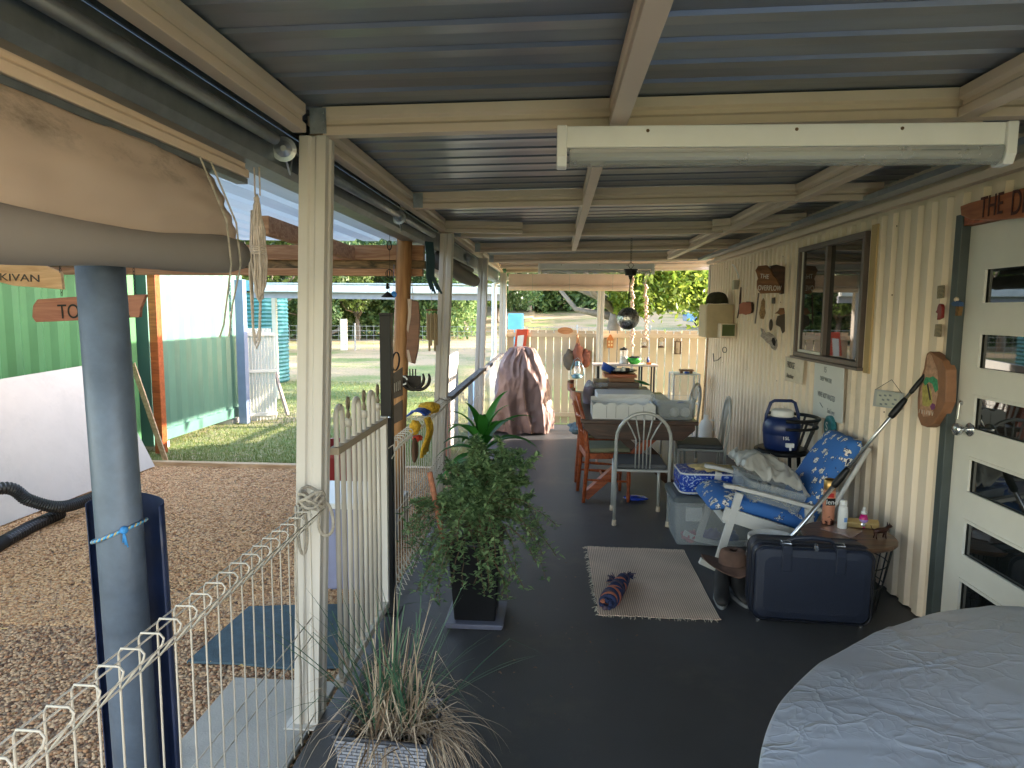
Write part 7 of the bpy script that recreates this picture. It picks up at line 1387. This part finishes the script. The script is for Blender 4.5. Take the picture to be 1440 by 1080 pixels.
lk(nt, br.outputs['Color'], b.inputs['Base Color']); b.inputs['Roughness'].default_value = .45; bp = N('ShaderNodeBump'); bp.invert = True; bp.inputs['Strength'].default_value = 1; bp.inputs['Distance'].default_value = .006; lk(nt, br.outputs['Fac'], bp.inputs['Height']); lk(nt, bp.outputs[0], b.inputs['Normal'])
g = MB(); g.m = mm; Dp = .27; t_ = .012; ins = .03
def wallq(p0_, p1_, q0, q1):
    g.prism([p0_, p1_, q1, q0], ((0, 0, 0)))
out = [(ins, ins, .02), (W0-ins, ins, .02), (W0-ins, Dp-ins, .02), (ins, Dp-ins, .02)]; top = [(0, 0, z1), (W0, 0, z1), (W0, Dp, z1), (0, Dp, z1)]; ti = [(t_, t_, z1), (W0-t_, t_, z1), (W0-t_, Dp-t_, z1), (t_, Dp-t_, z1)]; bi = [(ins+t_, ins+t_, z1-.07), (W0-ins-t_, ins+t_, z1-.07), (W0-ins-t_, Dp-ins-t_, z1-.07), (ins+t_, Dp-ins-t_, z1-.07)]
g.add(out+top+ti+bi, [(0, 3, 2, 1)]+[(i, (i+1) % 4, (i+1) % 4+4, i+4) for i in range(4)]+[(i+4, (i+1) % 4+4, (i+1) % 4+8, i+8) for i in range(4)]+[(i+8, (i+1) % 4+8, (i+1) % 4+12, i+12) for i in range(4)]); P(wp_, 'basket', g, m)
g = MB(); g.m = mm; g.tube([(0, 0, z1), (W0, 0, z1), (W0, Dp, z1), (0, Dp, z1)], .008, 8, closed=True); P(wp_, 'rim', g, mat('wicker_rim', (.05, .055, .07), .5), smooth=True)
g = MB(); g.m = mm; g.box((ins+t_, ins+t_, z1-.09), (W0-ins-t_, Dp-ins-t_, z1-.055)); P(wp_, 'soil', g, mat('soil', (.03, .022, .016), .95, bump=1, bs=60))
def blade(g, base_, a_, el, L_, w, drp, kink=None):
    d = V((cos(a_)*cos(el), sin(a_)*cos(el), sin(el))); pts = [V(base_)]; n = 12
    for i in range(n):
        d = (d+V((U(-.03, .03), U(-.03, .03), -drp*(.3+i/n)))).normalized()
        if kink and i == kink: d = (d+V((U(-.4, .4), U(-.4, .4), -1.1))).normalized()
        pts.append(pts[-1]+d*(L_/n))
    rows = []; s = V((-sin(a_), cos(a_), 0))
    for i, p in enumerate(pts): ww = w*(1-(i/n)**2.5)+.0006; rows += [p-s*ww/2+V((0, 0, ww*.3)), p, p+s*ww/2+V((0, 0, ww*.3))]
    g.add(rows, [(3*i+j, 3*i+j+1, 3*i+j+4, 3*i+j+3) for i in range(n) for j in range(2)])
gs, gg = MB(), MB(); ctr = mm @ V((W0*.5, Dp*.5, z1-.06))
for k in range(330):
    b0 = ctr+V((U(-.09, .09), U(-.08, .08), 0)); a_ = U(0, 2*pi)
    if k < 70: blade(gs, b0, a_, U(1.05, 1.5), U(.25, .5), U(.003, .007), U(.0, .04), random.choice([None, None, 6, 8]))
    else: blade(gs, b0, random.gauss(-.5, 1.5), U(.3, 1.25), U(.18, .38), U(.002, .007), U(.04, .20), random.choice([None, 4, 5, 7, 8]))
for k in range(60): blade(gg, ctr+V((U(-.08, .08), U(-.07, .07), 0)), U(0, 2*pi), U(.8, 1.45), U(.3, .62), U(.004, .008), U(.02, .09), random.choice([None, None, 7, 9]))
for k in range(70): blade(gs, ctr+V((.11+U(-.02, .03), U(-.08, .06), .05)), U(-1.3, .3), U(-.2, .6), U(.16, .34), U(.002, .005), U(.12, .3))
P(wp_, 'dry_blades', gs, leafmat('straw_blade', (.16, .10, .06), (.60, .49, .36), .2)); P(wp_, 'green_blades', gg, leafmat('green_blade', (.03, .085, .05), (.10, .19, .11), .25))
# debris on floor
g = MB()
for k in range(50):
    c = V((random.gauss(-.1, .22), random.gauss(3.3, .5), .003))
    if c.x > .6 or c.x < -.7: continue
    a_ = U(0, 6); L_ = U(.003, .011); g.tube([c, c+V((L_*cos(a_), L_*sin(a_), .002)), c+V((L_*1.6*cos(a_+.7), L_*1.6*sin(a_+.7), 0))], U(.0006, .0014), 4)
o = S('leaf_litter', g, M['brownwood'], 'scattered dry leaf crumbs on the dark floor near the shrub', 'litter', kind='stuff')
# ================================================================ BACKGROUND
LM = [leafmat('leaf_olive', (.05, .09, .02), (.14, .20, .045), .35), leafmat('leaf_deep', (.035, .085, .035), (.10, .17, .06), .35), leafmat('leaf_lime', (.10, .19, .02), (.32, .38, .06), .45)]
BK = mat('bark', (.20, .17, .14), .9, var=.35, vs=6, bump=.6, bs=20)
def tree(name, label, h, cr, th, lm, seed, trunk_r=.16, n=5200, ls=.22, base=.35, weep=0, zs=.8, cut=None, extra=None):
    random.seed(seed); t = T(name, label, 'tree', 'trees beyond the lawn'); tr, cl_ = MB(), []
    tr.tube([(0, 0, -.4), (.05, 0, th*.3), (-.06, .04, th*.7), (.05, 0, th)], [trunk_r*1.3, trunk_r, trunk_r*.8, trunk_r*.6], 10)
    for k in range(9):
        a_ = k*2.4+U(-.3, .3); z0 = th*U(.55, 1); e = V((cos(a_)*cr*U(.4, .8), sin(a_)*cr*U(.4, .8), z0+(h-z0)*U(.3, .8))); md = V((0, 0, z0)).lerp(e, .5)+V((0, 0, -.15*cr)); tr.tube([(0, 0, z0), md, e], [trunk_r*.5, trunk_r*.3, trunk_r*.12], 6)
        for j in range(3): cl_.append((e+V((U(-.3, .3)*cr, U(-.3, .3)*cr, U(-.15, .2)*h)), cr*U(.22, .42)))
    for k in range(12): a_ = U(0, 2*pi); r = cr*sqrt(U(0, 1))*.8; cl_.append((V((r*cos(a_), r*sin(a_), h*base+(h-h*base)*U(.15, .95))), cr*U(.25, .42)))
    for c_ in (extra or []): cl_ += [(V(c_[:3]), c_[3])]*c_[4]
    P(t, 'trunk', tr, BK, smooth=True)
    m_ = n; idx = rng.integers(0, len(cl_), m_); C_ = np.array([list(c[0]) for c in cl_])[idx]; R_ = np.array([c[1] for c in cl_])[idx]
    dr_ = rng.normal(size=(m_, 3)); dr_ /= np.linalg.norm(dr_, axis=1)[:, None]; p = C_+dr_*(R_*rng.uniform(.45, 1.05, m_)**.6)[:, None]*np.array([1, 1, zs])
    if weep: p[:, 2] -= weep*rng.random(m_)**2*np.linalg.norm(p[:, :2], axis=1)/cr
    if cut is not None: p = p[(p[:, 0] > cut+.8*rng.random(m_)) | (p[:, 2] > 3.3)]; m_ = len(p)
    nrm_ = rng.normal(size=(m_, 3)); nrm_ /= np.linalg.norm(nrm_, axis=1)[:, None]; a1 = np.cross(nrm_, rng.normal(size=(m_, 3))); a1 /= np.linalg.norm(a1, axis=1)[:, None]; a2_ = np.cross(nrm_, a1); s = ls*rng.uniform(.5, 1.2, m_)[:, None]
    vs = np.stack([p-a1*s, p+a2_*s*.45, p+a1*s, p-a2_*s*.45], 1).reshape(-1, 3)
    me = bpy.data.meshes.new('crown'); me.vertices.add(4*m_); me.vertices.foreach_set('co', vs.ravel()); me.loops.add(4*m_); me.loops.foreach_set('vertex_index', np.arange(4*m_)); me.polygons.add(m_); me.polygons.foreach_set('loop_start', np.arange(0, 4*m_, 4)); me.polygons.foreach_set('loop_total', np.full(m_, 4)); me.update(calc_edges=True); me.materials.append(lm)
    o = bpy.data.objects.new('crown', me); COL.objects.link(o); o.parent = t; t['_f'] = 1; return t
tA = tree('tree', 'pale trunked olive tree beyond the picket panel', 6.0, 3.0, 2.6, LM[0], 1, base=.2, n=9000, ls=.16)
tB = tree('tree', 'dense dark green tree behind the main post gap', 7.5, 3.8, 2.2, LM[1], 2, base=.12, n=11000, ls=.2)
tC = tree('tree', 'drooping lime green tree hanging over the right of the far fence', 5.6, 3.0, 2.3, LM[2], 3, trunk_r=.21, base=.32, weep=1.2, n=42000, ls=.075, cut=-.5, extra=[(.0, -.4, 2.5, .35, 5), (.35, -.3, 2.75, .4, 6), (.15, -.5, 2.15, .28, 4), (.7, -.2, 2.9, .4, 6), (1.1, -.3, 2.6, .35, 4), (1.5, 0, 2.85, .4, 5), (.45, -.6, 2.3, .25, 3), (1.9, 0, 2.6, .3, 4), (-.35, -.3, 2.8, .3, 3), (.8, -.5, 2.45, .2, 2)])
def put(t, px, Y, z=None): 
    x = (px-783)*Y/950; t.location = (x, Y, gz(x, Y))
put(tA, 372, 27); put(tB, 545, 44)
tC.location = (1.35, 15.2, -.3)
nm = lambda k: ['leftmost far olive tree at the lawn fence', 'far bushy tree behind the white fence post', 'far dark tree behind the hanging wind chimes', 'far tree just left of the second post', 'far tree behind the white downpipe', 'dark tree on the hill left of the grey slope', 'tall dark tree at the top of the slope', 'deep green tree behind the rolled far blind', 'far tree above the grey slope, right of centre', 'dark tree behind the mirror ball', 'far tree behind the lime leaves', 'grey green tree near the blue car', 'rightmost far tree by the house corner', 'olive tree filling the gap by the container', 'bushy tree far behind the blue grey post', 'hilltop tree far left', 'hilltop tree far right', 'back row tree over the awning roof', 'back row tree in the middle distance', 'back row dark tree at the left of the lawn'][k]
spots = [(300, 34, 'A', 1.1), (430, 36, 'B', .8), (500, 38, 'A', .9), (600, 40, 'B', .85), (650, 46, 'A', 1.0), (700, 52, 'B', 1.0), (745, 62, 'B', 1.2), (790, 74, 'B', 1.35), (835, 88, 'A', 1.6), (870, 96, 'B', 1.7), (930, 95, 'A', 1.7), (975, 80, 'B', 1.5), (1030, 70, 'A', 1.5), (350, 42, 'B', 1.1), (390, 50, 'A', 1.5), (230, 60, 'B', 1.6), (1100, 95, 'B', 1.8), (470, 58, 'B', 1.5), (590, 62, 'A', 1.7), (660, 72, 'B', 1.7)]
random.seed(9)
for k, (px, Y, kd, s) in enumerate(spots):
    r = dup({'A': tA, 'B': tB}[kd], None, U(0, 6), nm(k), scale=s); x = (px-783)*Y/950; r.location = (x, Y, gz(x, Y)-.2); 
# hilltop wood as one mass closing the horizon
def wood(n):
    a_ = rng.uniform(-.95, .75, n); r = rng.uniform(112, 150, n); return r*np.sin(a_), r*np.cos(a_)
wxs, wys = wood(26000); zz0 = np.array([gz(a_, b__) for a_, b__ in zip(wxs, wys)]); hh = rng.random(26000)*(15+5*np.sin(wxs*.21)+3*np.sin(wxs*.6+1))
p = np.stack([wxs, wys, zz0+hh], 1); m_ = len(p); nrm_ = rng.normal(size=(m_, 3)); nrm_ /= np.linalg.norm(nrm_, axis=1)[:, None]; a1 = np.cross(nrm_, rng.normal(size=(m_, 3))); a1 /= np.linalg.norm(a1, axis=1)[:, None]; a2_ = np.cross(nrm_, a1); s = rng.uniform(.6, 1.6, m_)[:, None]
vs = np.stack([p-a1*s, p+a2_*s*.6, p+a1*s, p-a2_*s*.6], 1).reshape(-1, 3); me = bpy.data.meshes.new('wood'); me.vertices.add(4*m_); me.vertices.foreach_set('co', vs.ravel()); me.loops.add(4*m_); me.loops.foreach_set('vertex_index', np.arange(4*m_)); me.polygons.add(m_); me.polygons.foreach_set('loop_start', np.arange(0, 4*m_, 4)); me.polygons.foreach_set('loop_total', np.full(m_, 4)); me.update(calc_edges=True); me.materials.append(LM[1])
o = bpy.data.objects.new('distant_wood', me); COL.objects.link(o); o['kind'] = 'stuff'; o['label'] = 'distant wooded hillside closing the view beyond the grey slope'; o['category'] = 'wood'
def mass(name, lab, x0, x1, y0, y1, hgt, n, mt, sz):
    xs_, ys_ = rng.uniform(x0, x1, n), rng.uniform(y0, y1, n); hh = hgt*(.62+.22*np.sin(xs_*.9)+.16*np.sin(xs_*2.3+1))*rng.random(n)**.7
    p = np.stack([xs_, ys_, np.array([gz(a_, b__) for a_, b__ in zip(xs_, ys_)])+hh], 1); nr = rng.normal(size=(n, 3)); nr /= np.linalg.norm(nr, axis=1)[:, None]; a1 = np.cross(nr, rng.normal(size=(n, 3))); a1 /= np.linalg.norm(a1, axis=1)[:, None]; a2_ = np.cross(nr, a1); s = rng.uniform(.6, 1.3, n)[:, None]*sz
    vs = np.stack([p-a1*s, p+a2_*s*.5, p+a1*s, p-a2_*s*.5], 1).reshape(-1, 3); me = bpy.data.meshes.new(name); me.vertices.add(4*n); me.vertices.foreach_set('co', vs.ravel()); me.loops.add(4*n); me.loops.foreach_set('vertex_index', np.arange(4*n)); me.polygons.add(n); me.polygons.foreach_set('loop_start', np.arange(0, 4*n, 4)); me.polygons.foreach_set('loop_total', np.full(n, 4)); me.update(calc_edges=True); me.materials.append(mt)
    o = bpy.data.objects.new(name, me); COL.objects.link(o); o['kind'] = 'stuff'; o['label'] = lab; o['category'] = 'shrubs'
LM.append(leafmat('leaf_soft', (.08, .17, .06), (.26, .36, .13), .45))  # soft and deep greens lightened to stand in for distant haze
mass('shrubbery', 'dense green shrubbery along the far side of the lawn', -30, -4.5, 38, 43, 4.2, 30000, LM[3], .16)
mass('hillside_scrub', 'green scrub along the top of the grey slope beyond the slat fence', -6, 14, 62, 70, 6.5, 22000, LM[3], .26)
# right-hand trees shading the lawn; last two added unseen to shade the slope
for k, (x, Y, s) in enumerate(((18, 17, .7), (17, 24.5, 1.1), (14, 31, 1.2), (36, 56, 1.5), (46, 62, 1.8))):
    r = dup(tB, None, U(0, 6), ['shade tree right of the lawn, nearest the house', 'shade tree right of the lawn, middle one', 'shade tree right of the lawn, farthest from the house', 'unseen tree added behind the house to shade the slope, nearer one', 'unseen tree added behind the house to shade the slope, farther one'][k], scale=s); r.location = (x, Y, gz(x, Y)-.1)
# wire fence across the lawn
wf_ = T('paddock_fence', 'low wire paddock fence with thin posts across the far lawn', 'fence'); g = MB()
for z in (.25, .45, .65, .85, 1.05): g.tube([(-22, 27.5, z-.12), (-9.4, 28.5, z-.12), (0, 29.5, z-.12), (14, 31, z-.12)], .008, 4)
P(wf_, 'wire', g, M['galv'])
g = MB()
for i in range(120): x = -22+i*.3; y_ = 27.5+(x+22)*.0972; g.tube([(x, y_, -.12), (x, y_, .95)], .006, 4)
P(wf_, 'mesh_wires', g, M['galv'], kind='stuff')
for i in range(12): x = -21.5+i*3.2; y_ = 27.5+(x+22)*.0972; g = MB(); g.tube([(x, y_, -.2), (x, y_, 1.05)], .04, 8); P(wf_, 'post', g, M['galv'])
c = fl(485, 492, -.12); g = MB(); g.box((c.x-.17, c.y-.1, -.15), (c.x+.1, c.y+.1, 1.22)); S('strainer_post', g, M['white'], 'thick white strainer post in the far wire fence', 'post', bevel=.02)
g = MB(); g.bar((c.x-2.0, c.y+.2, -.05), (c.x-.1, c.y+.1, .85), .12, .12); S('fence_brace', g, mat('grey_log', (.16, .14, .13), .9), 'grey diagonal brace log beside the white strainer post', 'brace')
wtk = T('water_tank', 'teal ribbed water tank behind the picket panel', 'tank'); g = MB(); c = wy(353, 440, 15); prof = []
for i in range(24): z = -.12+i*.09; prof += [(1.0, z), (1.03, z+.045)]
g.v = []; g.lathe([(r*.8, z) for r, z in prof], (-7.35, 16, 0), n=32); P(wtk, 'body', g, mat('teal_tank', (.03, .16, .18), .5)); g = MB(); g.lathe([(.84, 2.05), (.3, 2.3), (.05, 2.32)], (-7.35, 16, 0), n=32); P(wtk, 'lid', g, bpy.data.materials['teal_tank'])
# blue pick-up far right, partly behind the house corner
cr1 = T('blue_car', 'pale blue car parked on the slope just left of the house corner', 'car'); Y = 47; x0 = wy(967, 440, Y).x; zg = gz(x0, Y)+.2
m, nt, b = newmat('car_blue'); b.inputs['Base Color'].default_value = (.10, .30, .62, 1); b.inputs['Roughness'].default_value = .25; b.inputs['Coat Weight'].default_value = .6
g = MB(); g.prism([(x0, Y, zg+.35), (x0-.05, Y, zg+.8), (x0+.1, Y, zg+.95), (x0+1.1, Y, zg+1.0), (x0+1.6, Y, zg+1.5), (x0+3.0, Y, zg+1.5), (x0+3.5, Y, zg+.98), (x0+4.3, Y, zg+.92), (x0+4.35, Y, zg+.35)], (0, 1.7, 0)); P(cr1, 'body', g, m, bevel=.06)
g = MB(); g.prism([(x0+1.2, Y-.012, zg+1.02), (x0+1.65, Y-.012, zg+1.42), (x0+2.95, Y-.012, zg+1.42), (x0+3.35, Y-.012, zg+1.02)], (0, .01, 0)); P(cr1, 'side_window', g, M['glass'])
for xx in (x0+.8, x0+3.5):
    g = MB(); g.lathe([(.2, -.02), (.33, -.02), (.34, .02), (.34, .18), (.2, .18)], (xx, Y+.1, zg+.34), n=22, axis=(0, -1, 0)); w_ = P(cr1, 'wheel', g, M['black'], smooth=False); g = MB(); g.lathe([(.19, 0), (.19, .165), (.05, .17)], (xx, Y+.1, zg+.34), n=18, axis=(0, -1, 0)); P(w_, 'rim', g, M['steel'])
g = MB(); Y = 24; c = wy(742, 430, Y); a = wy(714, 452, Y); b_ = wy(734, 445, Y); g.box((a.x, Y, gz(a.x, Y)), (b_.x, Y+1.4, b_.z+.1)); S('blue_trough', g, mat('sky_blue', (.12, .42, .62), .5), 'bright sky blue trough just over the left end of the slat fence', 'trough', bevel=.04)
# ================================================================ LIGHT
AZ, EL = radians(13), radians(17)
s = V((cos(EL)*cos(AZ), cos(EL)*sin(AZ), sin(EL)))
sl = bpy.data.lights.new('sun', 'SUN'); sl.energy = SUN; sl.angle = radians(.53); sl.color = (1, .90, .76)
so_ = bpy.data.objects.new('sun', sl); COL.objects.link(so_); so_.rotation_euler = (-s).to_track_quat('-Z', 'Y').to_euler(); so_.location = s*60
w = bpy.data.worlds.new('World'); SC.world = w; w.use_nodes = True; nt = w.node_tree; bg = nt.nodes['Background']; sk = nt.nodes.new('ShaderNodeTexSky'); sk.sky_type = 'NISHITA'; sk.sun_disc = False; sk.sun_elevation = EL; sk.sun_rotation = radians(90)-AZ; sk.air_density = 1.1; sk.dust_density = 1.0
tn = nt.nodes.new('ShaderNodeMix'); tn.data_type = 'RGBA'; tn.blend_type = 'MULTIPLY'; tn.inputs[0].default_value = 1; lk(nt, sk.outputs[0], tn.inputs[6]); tn.inputs[7].default_value = (1.17, 1.0, .93, 1); lk(nt, tn.outputs[2], bg.inputs[0]); bg.inputs[1].default_value = SKY
for r in ROOTS: fin(r)
for o in list(COL.objects):
    for k_ in ('_f',):
        if k_ in o: del o[k_]
SC.view_settings.view_transform = 'Standard'; SC.view_settings.look = 'None'; SC.view_settings.exposure = EXPO; SC.view_settings.gamma = 1
SC.cycles.max_bounces = 10; SC.cycles.diffuse_bounces = 6; SC.cycles.glossy_bounces = 4; SC.cycles.transparent_max_bounces = 16
